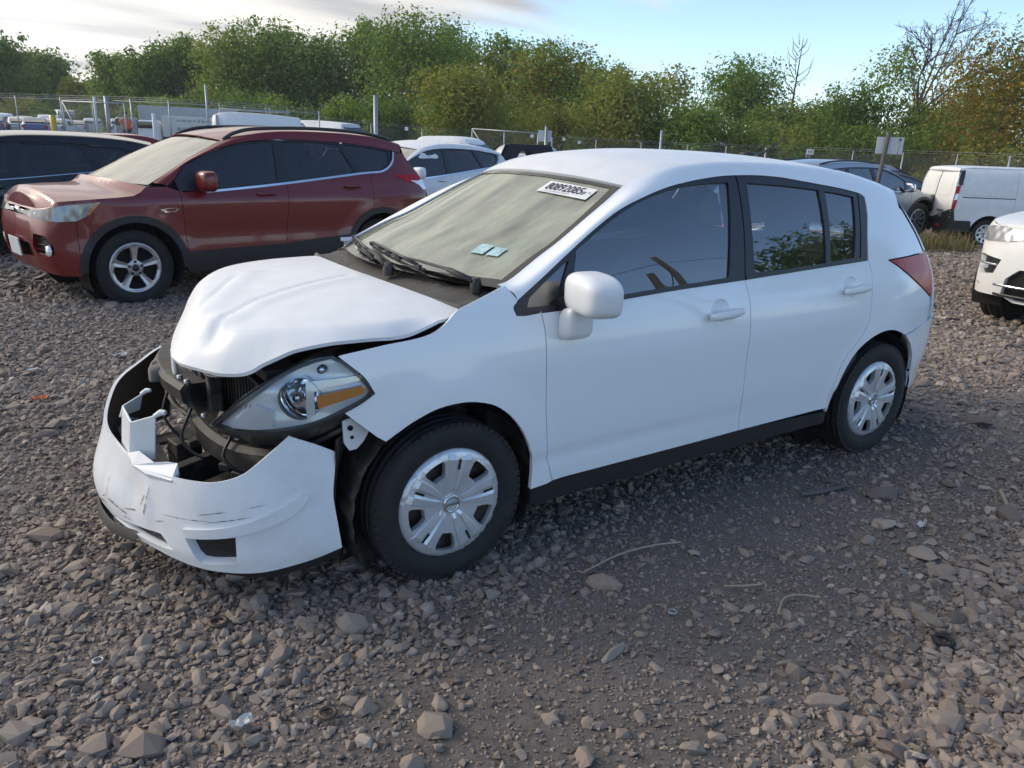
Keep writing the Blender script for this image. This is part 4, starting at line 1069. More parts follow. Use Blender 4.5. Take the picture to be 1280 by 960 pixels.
# loose bits: wiring, clips, a foam block, bolts
for pts in ([(-.74, .10, .60), (-.78, .06, .50), (-.74, .0, .42), (-.70, -.04, .40)], [(-.72, -.16, .58), (-.77, -.20, .48), (-.72, -.28, .43), (-.66, -.30, .46)], [(-.66, -.46, .56), (-.70, -.50, .50), (-.64, -.54, .45), (-.58, -.52, .50)], [(-.62, .0, .76), (-.66, -.14, .70), (-.63, -.28, .72), (-.60, -.36, .76)]):
    m = MB(); m.tube(crom(pts, 6), .006, 6); m.build('wiring', MAT['black'], car)
for c_, s_, a_ in (((-.70, -.03, .395), (.05, .04, .03), .4), ((-.66, -.30, .47), (.045, .035, .03), .8), ((-.58, -.53, .51), (.04, .03, .03), .5)):
    m = MB(); m.box(c_, s_, rz=a_); m.build('plug', MAT['greyplastic'], car, bevel=.005)
V, F = superblob((-.765, .33, .615), (.07, .30, .07), .4, .35); V[:, 0] += .10*((V[:, 1]-.15)/.3)**2; V[:, 2] += .006*np.sin(V[:, 1]*70); m = MB(); m.add(V, F, True); m.build('foam_block', simple('dirty_foam', (.20, .185, .165), .95, bump=.4, bscale=80), car)
for x_, y_, z_ in ((-.745, -.03, .66), (-.735, -.10, .66), (-.71, -.22, .56), (-.66, -.46, .545)):
    m = MB(); m.lathe([(0, .012), (.011, .012), (.012, 0)], 6, c=(x_+.02, y_, z_), axis='z'); m.build('bolt', MAT['satinmetal'], car)
m = MB(); g = [[(-.86+.02*i+.004*math.sin(i*5), -.30-.05*i, .30+.012*j+.004*math.sin(i*3+j)) for j in range(4)] for i in range(7)]; m.grid(np.array(g), False); m.build('torn_strip', MAT['black'], car)
# wheel-arch liners, ribbed
for xc, wx in ((0, 1), (2.6, 1)):
    for sg in (-1, 1):
        m = MB(); th = np.linspace(R_(-28), R_(208), 40); g = []
        for t in th:
            r = .365+(.006 if int(np.degrees(t)/7) % 2 else 0)
            g.append([(xc+r*math.cos(t), sg*.56, .30+r*math.sin(t)), (xc+r*math.cos(t), sg*.80, .30+r*math.sin(t))])
        m.grid(np.array(g), False); m.lathe([(.0, 0), (.37, 0)], 32, c=(xc, sg*.57, .30)); m.build('arch_liner', MAT['dustyplastic'] if xc == 0 else MAT['void'], car)
m = MB(); g = []
for i, z in enumerate(np.linspace(.125, .60, 40)):
    xi = -math.sqrt(max(.0, .356**2-(z-.30)**2)); rib = .006 if (i//2) % 2 else 0
    po = np.array([-.400-.012*math.sin((z-.12)*6), -.756, z]); pi_ = np.array([xi+.01, -.56, z]); row = []
    for t in np.linspace(0, 1, 6): q = po+(pi_-po)*t; q[0] += rib*math.sin(PI*min(1, t*1.2)); row.append(q)
    g.append(row)
m.grid(np.array(g), False); m.build('liner_front', MAT['dustyplastic'], car)
# wheels
for x_, st_ in ((0, R_(1)), (2.6, 0)):
    for sg in (-1, 1): wheel(car, (x_, sg*.735, .302), .308, .185, .2095, 'cover', sg, st_)
# underbody and cabin
m = MB(); m.box((1.3, 0, .26), (1.75, 1.50, .10)); m.box((.0, 0, .40), (.9, 1.0, .36)); m.box((2.75, 0, .40), (1.1, 1.05, .3)); m.box((1.3, 0, .34), (1.7, 1.56, .05)); m.build('underbody', MAT['void'], car)
m = MB(); m.box((.26, 0, .74), (.10, 1.42, .55)); m.box((-.15, 0, .62), (.7, .9, .36)); m.build('bulkhead', MAT['void'], car)
CL = MAT['cloth']
def seat(x, y, w=.50, rear=False):
    e = empty('seat', (0, 0, 0)); e.parent = car
    V, F = superblob((x, y, .52), (.52, w, .18), .35, .4); m = MB(); m.add(V, F, True); m.build('seat_cushion', CL, e)
    V, F = superblob((0, 0, 0), (.15, w*.96, .64), .45, .35); a = R_(20); c, s = math.cos(a), math.sin(a)
    V[:, 1] *= np.interp(V[:, 2], [-.32, .1, .32], [1, 1, .78])
    V = V@np.array([[c, 0, -s], [0, 1, 0], [s, 0, c]])+np.array([x+.34, y, .83]); m = MB(); m.add(V, F, True); m.build('seat_back', CL, e)
    if not rear:
        V, F = superblob((x+.475, y, 1.235), (.11, .27, .19), .45, .5); m = MB(); m.add(V, F, True); m.build('headrest', CL, e)
    else:
        for dy in (-.38, .38):
            V, F = superblob((x+.46, y+dy, 1.18), (.10, .25, .15), .45, .5); m = MB(); m.add(V, F, True); m.build('headrest', CL, e)
seat(.95, -.37); seat(.95, .37); seat(1.80, 0, 1.25, True)
V, F = superblob((.40, 0, .86), (.42, 1.42, .30), .4, .25, 32, 12); m = MB(); m.add(V, F, True); V, F = superblob((.55, -.37, .95), (.22, .42, .14), .5, .4); m.add(V, F, True); m.build('dashboard', MAT['dash'], car)
m = MB(); th = np.linspace(0, 2*PI, 24, endpoint=False); a = R_(62)
ring = [(.70+.185*math.sin(t)*math.cos(a), -.37+.185*math.cos(t), .96+.185*math.sin(t)*math.sin(a)) for t in th]
m.tube(ring, .014, 8, closed=True); m.tube([(.70, -.55, .96), (.70, -.19, .96)], .015, 6); m.tube([(.70, -.37, .96), (.55, -.37, .90)], .03, 8); m.build('steering_wheel', MAT['dash'], car)
for sg in (-1, 1):
    inn = Graph(lambda A, sg=sg: S(A)*[1, -sg, 1]+np.array([0, -sg*.05, 0]))
    ip = XZ([(.40, .33), (2.40, .33), (2.42, 1.00), (.40, .955)])
    panel('door_trim', inn, ip, MAT['dash'], car, (), .12, 0, 0)
    m = MB()
    m.tube(S(S.X([(1.47, 1.0), (1.52, 1.2), (1.56, 1.42)]))*[1, -sg, 1]+np.array([.01, -sg*.07, 0]), .035, 8); m.build('inner_pillar', MAT['liner'], car)
    m = MB(); m.tube(S(S.X([(2.40, 1.0), (2.48, 1.2), (2.55, 1.34)]))*[1, -sg, 1]+np.array([.05, -sg*.12, 0]), .05, 8); m.build('inner_pillar', MAT['liner'], car)
hlin = Loft(Rl+np.array([0, .02, -.05]), lambda t: (-.05*(1-t), .03), 2.2)
panel('headlining', hlin, [(0.02, -1), (.98, -1), (.98, 1), (.02, 1)], MAT['liner'], car, (), .15, 0, 0)
m = MB(); m.box((.80, -.02, 1.31), (.03, .22, .06)); m.build('rear_view_mirror', MAT['black'], car, bevel=.01)
m = MB(); m.box((2.72, 0, .95), (.75, 1.25, .02)); m.build('parcel_shelf', MAT['dash'], car)
# ------------------------------------------------------------------ other vehicles
def clip(poly, a, b):
    """keep the part of an outline left of the line a->b"""
    a = np.array(a, float); d = np.array(b, float)-a; out = []
    f = lambda p: d[0]*(p[1]-a[1])-d[1]*(p[0]-a[0])
    n = len(poly)
    for i in range(n):
        p, q = poly[i], poly[(i+1) % n]; fp, fq = f(p), f(q)
        if fp >= 0: out.append(p)
        if (fp > 0 > fq) or (fp < 0 < fq): out.append(p+(q-p)*fp/(fp-fq))
    return np.array(out)

def arc(xc, zc, r, zlow, rev=False, n=18):
    a0 = math.asin(max(-.95, (zlow-zc)/r)); th = np.linspace(PI-a0, a0, n)
    p = [(xc+r*math.cos(t), zc+r*math.sin(t)) for t in th]          # from front to back
    return p[::-1] if rev else p

def hermite_strip(A, dA, B, TB, n=9):
    L = np.linalg.norm(B-A, axis=1)[:, None]; w = np.linspace(0, 1, n)[None, :, None]
    h00, h10, h01, h11 = 2*w**3-3*w**2+1, w**3-2*w**2+w, -2*w**3+3*w**2, w**3-w**2
    return h00*A[:, None]+h10*(dA*L*1.1)[:, None]+h01*B[:, None]+h11*(TB*L*1.1)[:, None]

def vehicle(name, label, cat, loc, rotz, d, paint, group=None, fine=True):
    e = empty(name, loc, rotz, label, cat, group)
    Sh = Shell(d['plan'], d['side'], d['front'], d['rear'], d.get('bumps', ()))
    X = Sh.X; st = d.get('step', .07 if fine else .11); ref = (1.3, 0, .5)
    both = (False, True)
    wb, Rt, ra = d['wb'], d['Rt'], d['ra']
    low, lowr = d['low'], d['lowr']           # bottom of the painted side, front and rear
    arcf, arcr = arc(0, d['az'], ra, low), arc(wb, d['az'], ra, lowr)
    hood = d['hood']                          # (x, z) bonnet edge line from the nose back to the windscreen foot
    belt = d['belt']; dlo = d['dlo']; tail = d['tail']
    nose_x = d['plan'][0][0]; tail_x = d['plan'][-1][0]
    s_n, s_t = float(Sh.s[0])+1e-3, float(Sh.s[-1])-1e-3
    hood_s = [(float(Sh.sx(x)), z) for x, z in hood]; hood_s[0] = (s_n, hood[0][1])
    bx = d['bx']                              # where the front bumper meets the wing
    top = hood_s+[tuple(X([p])[0]) for p in belt]+[tuple(X([p])[0]) for p in d['dpil']]+[tuple(X([p])[0]) for p in tail]
    zb0, zb1 = d['zb']                        # underside of the bumpers
    bot = [tuple(X([p])[0]) for p in [(d['rbx'], zb1)]]+[tuple(X([p])[0]) for p in arcr[::-1]]+[tuple(X([p])[0]) for p in arcf[::-1]]
    bot = bot+[tuple(X([p])[0]) for p in [(arcf[0][0]-.06, zb0)]]+[(float(Sh.sy(-abs(d['nosey']))), zb0), (s_n, zb0+.02)]
    body = np.array(top+bot)
    cuts = d['cuts']                          # door lines [(x_top, z_top, x_bottom, z_bottom)], front to back
    names = d['names']
    def P(q): return tuple(X([q])[0])
    rest = body; pieces = []
    lines = [((bx, 2.0), (bx, 0.0))]+[((c[0], c[1]), (c[2], c[3])) for c in cuts]
    for ln in lines:
        a, b = np.array(P(ln[0])), np.array(P(ln[1]))
        pieces.append(clip(rest, b, a)); rest = clip(rest, a, b)
    pieces.append(rest)
    holes_front = [np.array([(float(Sh.sy(-abs(y))), z) for y, z in h]) for h in d.get('grilles', [])]
    lampq = np.array([P(q) for q in d['lamp']]) if 'lamp' in d else None
    if 'lampy' in d: lampq = np.array([(float(Sh.sy(-abs(y))), z) for y, z in d['lampy']])
    for mir in both:
        for k, (pc, nm) in enumerate(zip(pieces, names)):
            if len(pc) < 3: continue
            hs = []
            if k == 0: hs = holes_front
            try: panel(nm, Sh, pc, paint, e, hs, st, .02, .0025 if fine else 0, mirror=mir, ref=ref, hole_flange=.05)
            except Exception as ex: print('panel', nm, ex)
        for g in holes_front: panel('grille', Sh, shrink(g, -.01), MAT['voidp'], e, (), .06, 0, 0, off=-.045, mirror=mir, ref=ref)
        if lampq is not None:
            lm = panel('headlamp', Sh, lampq, MAT['lamp_inner'], e, (), .03, .01, 0, off=.005, mirror=mir, ref=ref, relief=lambda V: .004*np.sin(V[:, 0]*55)*np.sin(V[:, 1]*40))
            panel('lamp_lens', Sh, lampq, MAT['g_lens'], lm, (), .04, .012, .0, off=.016, mirror=mir, ref=ref)
            if 'lampamber' in d: panel('turn_signal', Sh, np.array([P(q) for q in d['lampamber']]), MAT['amber'], lm, (), .04, .004, 0, off=.011, mirror=mir, ref=ref)
        if 'tlamp' in d: panel('tail_lamp', Sh, np.array([P(q) for q in d['tlamp']]), MAT['redlens'], e, (), .05, .02, 0, off=.006, mirror=mir, ref=ref)
        if 'tlampw' in d: panel('tail_lamp_clear', Sh, np.array([P(q) for q in d['tlampw']]), MAT['lampwhite'], e, (), .05, .02, 0, off=.009, mirror=mir, ref=ref)
        # dark cladding
        if 'clad' in d:
            for q in d['clad']: panel('cladding', Sh, X(q), MAT['black'], e, (), st, .05, 0, off=.008, mirror=mir, ref=ref)
        # window area
        if d.get('dloframe') is not None:
            fr = panel('window_frame', Sh, X(d['dloframe']), MAT['satin'], e, [X(g) for g in d['glass']], st, .012, 0, off=-.004, mirror=mir, ref=ref)
            for g in d['glass']: panel('side_window', Sh, X(g), d.get('gmat', MAT['g_dark']), fr, (), .12, 0, -.008, off=-.014, mirror=mir, ref=ref)
        if 'chrome' in d:
            c0 = crom(d['chrome'], 6); q = np.vstack([c0, shrink_line(c0, d.get('chromew', .02))[::-1]])
            panel('chrome_strip', Sh, X(q), MAT['chrome'], e, (), .04, .014, 0, off=.012, mirror=mir, ref=ref)
        # roof side strip
        A2 = crom(dlo, 8); Ad_ = Sh(X(A2)); Bd_ = crom(d['roofe'], 8)
        u = np.linspace(0, 1, 60)
        ax = Ad_[0, 0]+(Ad_[-1, 0]-Ad_[0, 0])*u; bx_ = Bd_[0, 0]+(Bd_[-1, 0]-Bd_[0, 0])*u
        a2 = np.stack([np.interp(ax, A2[:, 0], A2[:, 0]), np.interp(ax, A2[:, 0], A2[:, 1])], 1); sa = X(a2); A = Sh(sa)
        dA = Sh(sa+[0, .01])-Sh(sa-[0, .01]); dA /= np.linalg.norm(dA, axis=1)[:, None]
        B = np.stack([np.interp(bx_, Bd_[:, 0], Bd_[:, k]) for k in range(3)], 1)
        kk = sstep(B[:, 0], d['wsx']-.25, d['wsx']+.2)[:, None]
        TB = (1-kk)*np.array([-.2, .8, .3])+kk*np.array([0, .97, .22]); TB /= np.linalg.norm(TB, axis=1)[:, None]
        G = hermite_strip(A, dA, B, TB)
        if mir: G = G*[1, -1, 1]
        m = MB(); m.grid(G, True); m.build('roof_side', paint, e)
        # mirror, handles, rails
        if 'mirror' in d:
            mx_, my_, mz_ = d['mirror']; V, F_ = superblob((0, 0, 0), (.16, .24, .19), .55, .5, 18, 12)
            V[:, 0] = np.where(V[:, 0] < 0, V[:, 0]*1.2, V[:, 0]*.6); V = V+np.array([mx_, -my_, mz_]); V[:, 1] *= -1 if mir else 1
            m = MB(); m.add(V, F_, True); mm = m.build('door_mirror', d.get('mirmat', paint), e)
            sg = 1 if mir else -1
            m = MB(); m.tube([(mx_-.03, sg*(my_-.16), mz_-.10), (mx_, sg*(my_-.03), mz_-.06)], .035, 8, flat=.6); m.build('mirror_foot', MAT['satin'], mm)
        for hx, hz in d.get('handles', []):
            xs = np.linspace(-.10, .10, 9); p = Sh(X([(hx+x, hz+.02*x) for x in xs])); p[:, 1] -= .012+.022*(1-(xs/.10)**2)**.5
            p[:, 1] *= -1 if mir else 1
            m = MB(); m.tube(p, .014, 8); m.build('door_handle', d.get('hmat', paint), e)
        if d.get('rails'):
            r = crom([(x, (y if mir else -y), z) for x, y, z in d['rails']], 6)
            m = MB(); m.tube(r, .018, 8, flat=1.0); m.build('roof_rack_bar', MAT['satin'], e)
    # bonnet
    hl_ = Sh(np.array(hood_s)); hl_d = np.stack([crom(hl_[:, k:k+1], 6)[:, 0] if False else np.interp(np.linspace(0, 1, 60), arclen(hl_)/arclen(hl_)[-1], hl_[:, k]) for k in range(3)], 1)
    hl_d[0, 1] = -.002
    cz = d.get('hcrown', .09)
    HF = Loft(hl_d, lambda t: (-.20*t**3, cz*np.clip(t/.28, 0, 1)**.8*(1-.62*t)), d.get('hpow', 2.6))
    a_, b_ = hl_d[-1], np.array(d['ws'][0])
    CW = Loft(np.array([a_+[0, .01, -.012], b_+[.05, 0, .0]]), lambda t: (-.20+0*t, cz*.38*(1-t)-.02*(1-t)+.0*t), 2.2)
    panel('cowl', CW, [(0, -1), (1, -1), (1, 1), (0, 1)], MAT['black'], e, (), .1, 0, 0, ref=(.5, 0, 0))
    panel('bonnet', HF, [(0.004, -1), (1, -1), (1, 1), (0.004, 1)], paint, e, (), .05 if fine else .1, .015, 0, ref=(.5, 0, 0))
    # windscreen, roof, tail
    wl = crom(d['ws'], 6)
    WF_ = Loft(wl, lambda t: (-.20*(1-t)-.09*t, .01+.02*t), 2.0)
    panel('windscreen', WF_, [(0, -1), (1, -1), (1, 1), (0, 1)], d.get('wmat', MAT['g_cream']), e, (), .1, 0, 0, ref=(1.6, 0, .4))
    rl = crom([p for p in d['roofe'] if p[0] >= d['wsx']-1e-6], 8)
    RF_ = Loft(rl, lambda t: (-.09*(1-t)**3+.06*t**4, d.get('rcrown', .045)), 2.2)
    panel('roof', RF_, [(0, -1), (1, -1), (1, 1), (0, 1)], d.get('roofmat', paint), e, (), .09, .012, 0, ref=(1.6, 0, 0))
    tl = Sh(X(crom(tail, 6))); tl = np.vstack([rl[-1:]+[0.01, 0, -.01], tl])
    TF = Loft(tl, lambda t: (d.get('tcrown', .10)+0*t, 0*t), 2.2)
    nt_ = len(tl); tw = d.get('tailwin')
    hs = [np.array([(tw[0], -.86), (tw[1], -.9), (tw[1], .9), (tw[0], .86)])] if tw else []
    panel('tailgate', TF, [(0, -1), (1, -1), (1, 1), (0, 1)], paint, e, hs, .08, 0, 0, ref=(1.6, 0, .5))
    if tw: panel('tailgate_window', TF, shrink(hs[0], -.01), MAT['g_dark'], e, (), .1, 0, 0, off=-.004, ref=(1.6, 0, .5))
    rbq = np.array([P((d['rbx'], zb1)), P(tail[-1]), (s_t, tail[-1][1]), (s_t, zb1+.02)])
    for mir in both: panel('rear_bumper', Sh, rbq, d.get('rbmat', paint), e, (), st, .02, 0, off=.01, mirror=mir, ref=ref)
    # dark inside, underbody, wells
    hw = abs(min(p[1] for p in d['plan'])); zc = belt[0][1]
    m = MB(); m.box(((wb)/2, 0, d['az']+.05), (wb-2*ra-.02, hw*1.8, .22)); m.box((wb/2, 0, .52), (wb+.9, hw*1.15, .42)); m.box((.02*wb+.35, 0, zc-.28), (.16, hw*1.7, .45)); m.build('underbody', MAT['void'], e)
    m = MB()
    for x in (wb*.36, wb*.70):
        for y in ((-.38, .38)): m.box((x, y, zc-.02), (.16, .46, .62), ry=R_(14)); m.box((x+.10, y, zc+.34), (.10, .26, .16), ry=R_(10))
    m.box((wb*.22, 0, zc-.05), (.35, hw*1.6, .2)); m.build('seat', MAT['cloth'], e, bevel=.04)
    for xc in (0, wb):
        for sg in (-1, 1):
            m = MB(); th = np.linspace(R_(-25), R_(205), 20); r = ra+.012
            m.grid(np.array([[(xc+r*math.cos(t), sg*(hw-.34), d['az']+r*math.sin(t)), (xc+r*math.cos(t), sg*(hw-.035), d['az']+r*math.sin(t))] for t in th]), False)
            m.lathe([(0, 0), (r, 0)], 20, c=(xc, sg*(hw-.34), d['az'])); m.build('wheel_well', MAT['void'], e)
            wheel(e, (xc, sg*(hw-.06-d['wt']/2), Rt-.006), Rt, d['wt'], d['Rr'], d['style'], sg, 0, fine)
    return e, Sh

def shrink_line(c, w):
    T = np.gradient(c, axis=0); T /= np.linalg.norm(T, axis=1)[:, None]
    return c+np.stack([T[:, 1], -T[:, 0]], 1)*w
def circ_clad(xc, zc, r0, r1, zlow):
    a = arc(xc, zc, r0, zlow); b = arc(xc, zc, r1, zlow); return a+b[::-1]

# --- the red SUV parked behind the hatchback's nose
RED = dict(wb=2.69, Rt=.345, wt=.235, Rr=.236, style='alloy5', az=.345, ra=.415, low=.45, lowr=.47,
    plan=[(-.73, 0), (-.725, -.25), (-.715, -.5), (-.655, -.73), (-.49, -.848), (-.25, -.895), (.1, -.915), (.6, -.92), (2.2, -.92), (2.8, -.905), (3.2, -.87), (3.45, -.79), (3.56, -.6), (3.6, -.3), (3.62, 0)],
    side=[(.2, .03), (.35, .012), (.50, .006), (.60, .016), (.8, .004), (.93, .0), (.965, .012), (1.0, .03), (1.06, .05), (1.2, .115), (1.4, .21), (1.55, .29), (1.68, .38)],
    front=[(.2, .12), (.4, .03), (.6, 0), (.75, .02), (.9, .10), (1.0, .25)], rear=[(.2, .12), (.4, .03), (.6, 0), (.9, .02), (1.05, .07), (1.3, .22), (1.6, .42)],
    bumps=[flare(0, .345, .018, .42, .60), flare(2.69, .345, .020, .42, .62)],
    hood=[(-.73, .862), (-.718, .866), (-.69, .885), (-.60, .935), (-.28, .964), (-.09, .975), (.06, .990), (.15, 1.066)],
    belt=[(.33, 1.06), (.48, 1.012), (.65, 1.025), (.87, 1.037), (1.53, 1.09), (2.47, 1.183), (2.76, 1.204)], dpil=[(2.90, 1.259), (2.97, 1.32), (3.02, 1.416), (3.10, 1.40)],
    tail=[(3.19, 1.40), (3.27, 1.28), (3.37, 1.165), (3.43, 1.03), (3.47, .80), (3.48, .62)],
    dlo=[(.33, 1.06), (.42, 1.13), (.55, 1.253), (.83, 1.37), (1.16, 1.466), (1.57, 1.503), (2.1, 1.501), (2.58, 1.476), (2.96, 1.432), (3.05, 1.416), (3.19, 1.39)],
    roofe=[(.24, -.80, 1.095), (.40, -.765, 1.19), (.65, -.70, 1.325), (.88, -.64, 1.43), (1.0, -.61, 1.478), (1.2, -.60, 1.53), (1.66, -.595, 1.585), (2.33, -.59, 1.59), (2.84, -.60, 1.555), (3.16, -.60, 1.495)], wsx=.96,
    ws=[(.19, -.80, 1.075), (.40, -.755, 1.185), (.65, -.69, 1.32), (.88, -.63, 1.425), (.98, -.605, 1.466)], bx=-.46, nosey=.84, zb=(.30, .34), rbx=3.10,
    cuts=[(.43, 1.2, .47, .3), (1.56, 1.2, 1.48, .3), (2.62, 1.25, 2.545, .60)], names=['front_bumper', 'front_wing', 'front_door', 'rear_door', 'rear_quarter'],
    lamp=[(-.735, .805), (-.69, .86), (-.52, .912), (-.26, .938), (-.38, .823), (-.46, .782), (-.59, .773)], lampamber=[(-.37, .84), (-.30, .925), (-.27, .93), (-.36, .83)],
    grilles=[[(.02, .85), (.30, .845), (.50, .835), (.52, .80), (.36, .79), (.02, .79)], [(.50, .655), (.68, .65), (.75, .58), (.755, .49), (.52, .465), (.46, .54)], [(.02, .56), (.38, .56), (.42, .44), (.02, .42)]],
    tlamp=[(2.96, 1.155), (3.2, 1.165), (3.33, 1.165), (3.40, 1.10), (3.20, 1.07), (3.12, 1.08)], tlampw=[(3.18, 1.095), (3.30, 1.09), (3.41, 1.11), (3.43, .99), (3.36, .99), (3.30, 1.045)],
    clad=[circ_clad(0, .345, .412, .475, .33), circ_clad(2.69, .345, .412, .475, .35), [(.40, .465), (1.48, .486), (2.28, .543), (2.28, .32), (.46, .27)]],
    dloframe=[(.44, 1.02), (.65, 1.030), (.87, 1.042), (1.53, 1.095), (2.47, 1.188), (2.76, 1.210), (2.89, 1.262), (2.955, 1.32), (3.005, 1.412), (2.96, 1.430), (2.58, 1.474), (2.1, 1.499), (1.57, 1.501), (1.16, 1.464), (.83, 1.368), (.55, 1.25), (.42, 1.12)],
    glass=[[(.66, 1.045), (.60, 1.25), (.85, 1.358), (1.17, 1.452), (1.52, 1.486), (1.46, 1.10)], [(1.57, 1.115), (1.63, 1.488), (2.1, 1.486), (2.28, 1.478), (2.42, 1.19)], [(2.50, 1.20), (2.37, 1.472), (2.58, 1.462), (2.96, 1.415), (2.93, 1.32), (2.87, 1.27), (2.75, 1.222)]],
    chrome=[(.68, 1.022), (.87, 1.034), (1.53, 1.088), (2.47, 1.181), (2.76, 1.202), (2.90, 1.255), (2.975, 1.32), (3.02, 1.41)], mirror=(.68, .985, 1.115), handles=[(1.305, .985), (2.34, 1.045)],
    rails=[(1.03, -.595, 1.49), (1.16, -.585, 1.555), (1.4, -.58, 1.602), (2.0, -.575, 1.625), (2.6, -.575, 1.608), (2.95, -.575, 1.560), (3.05, -.58, 1.525)], hcrown=.14, hpow=2.2, tailwin=(.12, .48), step=.05)
red, redS = vehicle('red_suv', 'dark red SUV with black lower cladding and roof bars parked behind the white hatchback\'s bonnet', 'SUV', (-.24, 5.671, -.014), .186, RED, MAT['red'])
for mir in (False, True):
    m = panel('side_vent_badge', redS, redS.X([(.24, .862), (.28, .835), (.38, .838), (.40, .852), (.43, .86), (.40, .868), (.39, .878), (.30, .875)]), MAT['chrome'], red, ([(redS.sx(.29), .866), (redS.sx(.29), .846), (redS.sx(.375), .848), (redS.sx(.375), .868)],), .03, .008, 0, off=.006, mirror=mir)
    for z in (.62, .57, .525, .48):
        ss = np.linspace(redS.sy(-.53), redS.sy(-.735), 10); q = redS(np.stack([ss, np.full(10, z)], 1))+np.array([.012, .01, 0]); q[:, 1] *= -1 if mir else 1
        mm = MB(); mm.tube(q, .008, 5, flat=.5); mm.build('grille_bar', MAT['chrome'] if z > .5 else MAT['black'], red)
    q = redS(np.array([[redS.sy(-.68), .515]]))[0]*[1, -1 if mir else 1, 1]
    mm = MB(); mm.lathe([(0, 0), (.045, .004), (.05, .03)], 16, c=q+np.array([-.002, 0, 0]), axis='x'); mm.build('fog_lamp', MAT['lampwhite'], red)
    ss = np.linspace(redS.sy(0.01), redS.sy(-.50), 10)
    for z in (.82,):
        q = redS(np.stack([ss, np.full(10, z)], 1))+np.array([.004, 0, 0]); q[:, 1] *= -1 if mir else 1
        mm = MB(); mm.tube(q, .012, 6); mm.build('chrome_bar', MAT['chrome'], red)
q = redS(np.array([[redS.sy(-.01), .82]]))[0]
V, F = superblob(q+[-.012, 0, 0], (.03, .17, .07), 1, 1, 16, 10); mm = MB(); mm.add(V, F, True); mm.build('emblem', MAT['chrome'], red)
mm = MB(); mm.box((-.745, 0, .50), (.012, .31, .16), ry=R_(-6)); mm.build('number_plate', MAT['sign'], red)
for a, b, c in (((.16, -.55, 1.085), (.24, -.25, 1.14), (.30, .12, 1.16)), ((.10, .10, 1.09), (.20, .38, 1.15), (.28, .6, 1.14))):
    mm = MB(); mm.tube(crom([a, b, c], 5), .010, 6); mm.build('wiper', MAT['satin'], red)
def crossover(d0, **k):
    d = dict(d0); d.update(k); return d
BASE = {k: v for k, v in RED.items() if k not in ('grilles', 'lampamber', 'tlampw')}
BASE['step'] = .09
# --- black SUV, left edge
dark, dS = vehicle('black_suv', 'black SUV with tinted glass cut off by the left edge of the photo', 'SUV', (-2.35, 9.0, -.16), .06,
    crossover(BASE, chrome=[(.70, 1.022), (1.53, 1.088), (2.76, 1.202)], chromew=.01, style='plain', gmat=MAT['g_dark'], clad=[], rails=None), MAT['navy'])
# --- white crossover with a deployed airbag
wx, wS = vehicle('white_crossover', 'white crossover with a burst side airbag in its front window, behind the red SUV', 'SUV', (3.95, 9.55, -.10), .30,
    crossover(BASE, gmat=MAT['g_dark'], clad=[], hmat=MAT['chrome'], rails=None, style='plain', roofe=[(p[0], p[1], p[2]-.05*max(0, p[0]-1.6)/1.6) for p in RED['roofe']]), MAT['white'])
m = MB(); V, F = superblob((1.12, -.70, 1.20), (.70, .06, .40), .7, .6, 24, 14); V[:, 2] += .03*np.sin(V[:, 0]*20); m.add(V, F, True); m.build('burst_airbag', MAT['paper'], wx)
for ob in list(wx.children):
    pass
# --- grey pickup and taupe SUV on the right
pk, pS = vehicle('grey_pickup', 'blue grey pickup with a chrome mirror between the signpost and the white van', 'pickup', (17.6, 8.4, -.33), PI-.06,
    crossover(BASE, Rt=.40, Rr=.27, az=.40, ra=.47, style='alloy10', gmat=MAT['g_side'], clad=[circ_clad(0, .40, .467, .53, .40), circ_clad(2.69, .40, .467, .53, .40)], mirmat=MAT['chrome'], chrome=[(.68, 1.022), (1.53, 1.088), (2.76, 1.202)]), MAT['grey'])
pk.scale = (1.12, 1.05, 1.08)
tp, tS = vehicle('taupe_suv', 'taupe SUV seen over the bonnet of the grey pickup', 'SUV', (24.6, 11.6, -.50), PI-.30,
    crossover(BASE, gmat=MAT['g_side'], clad=[]), MAT['brown'], fine=False)
# --- white SUV, right edge
RR = crossover(BASE, Rt=.38, wt=.275, Rr=.26, az=.38, ra=.44, style='alloy10',
    plan=[(-.86, 0), (-.85, -.3), (-.80, -.58), (-.70, -.78), (-.52, -.90), (-.25, -.955), (.1, -.975), (.6, -.985), (2.2, -.985), (2.8, -.96), (3.2, -.92), (3.45, -.84), (3.56, -.6), (3.6, -.3), (3.62, 0)],
    hood=[(-.86, .985), (-.82, .99), (-.72, 1.0), (-.5, 1.035), (-.28, 1.055), (-.09, 1.075), (.06, 1.09), (.15, 1.10)], hcrown=.075,
    front=[(.2, .12), (.4, .02), (.6, 0), (.8, .02), (.95, .06), (1.0, .09), (1.05, .2)],
    lampy=[(.86, .955), (.80, .985), (.62, .985), (.36, .955), (.34, .90), (.55, .86), (.80, .845), (.87, .88)],
    grilles=[[(.56, .69), (.80, .72), (.885, .70), (.87, .58), (.78, .53), (.62, .55)], [(.02, .62), (.36, .62), (.48, .52), (.52, .36), (.40, .30), (.02, .30)], [(.02, .94), (.28, .93), (.30, .82), (.02, .79)], [(.78, .445), (.89, .44), (.89, .41), (.78, .415)]],
    nosey=.93, zb=(.33, .34), clad=[], low=.42)
RR.pop('lamp', None)
rr, rS = vehicle('white_suv', 'white SUV whose front corner enters at the right edge', 'SUV', (7.614, .024, -.04), -.02, RR, MAT['white_warm_dusty'])
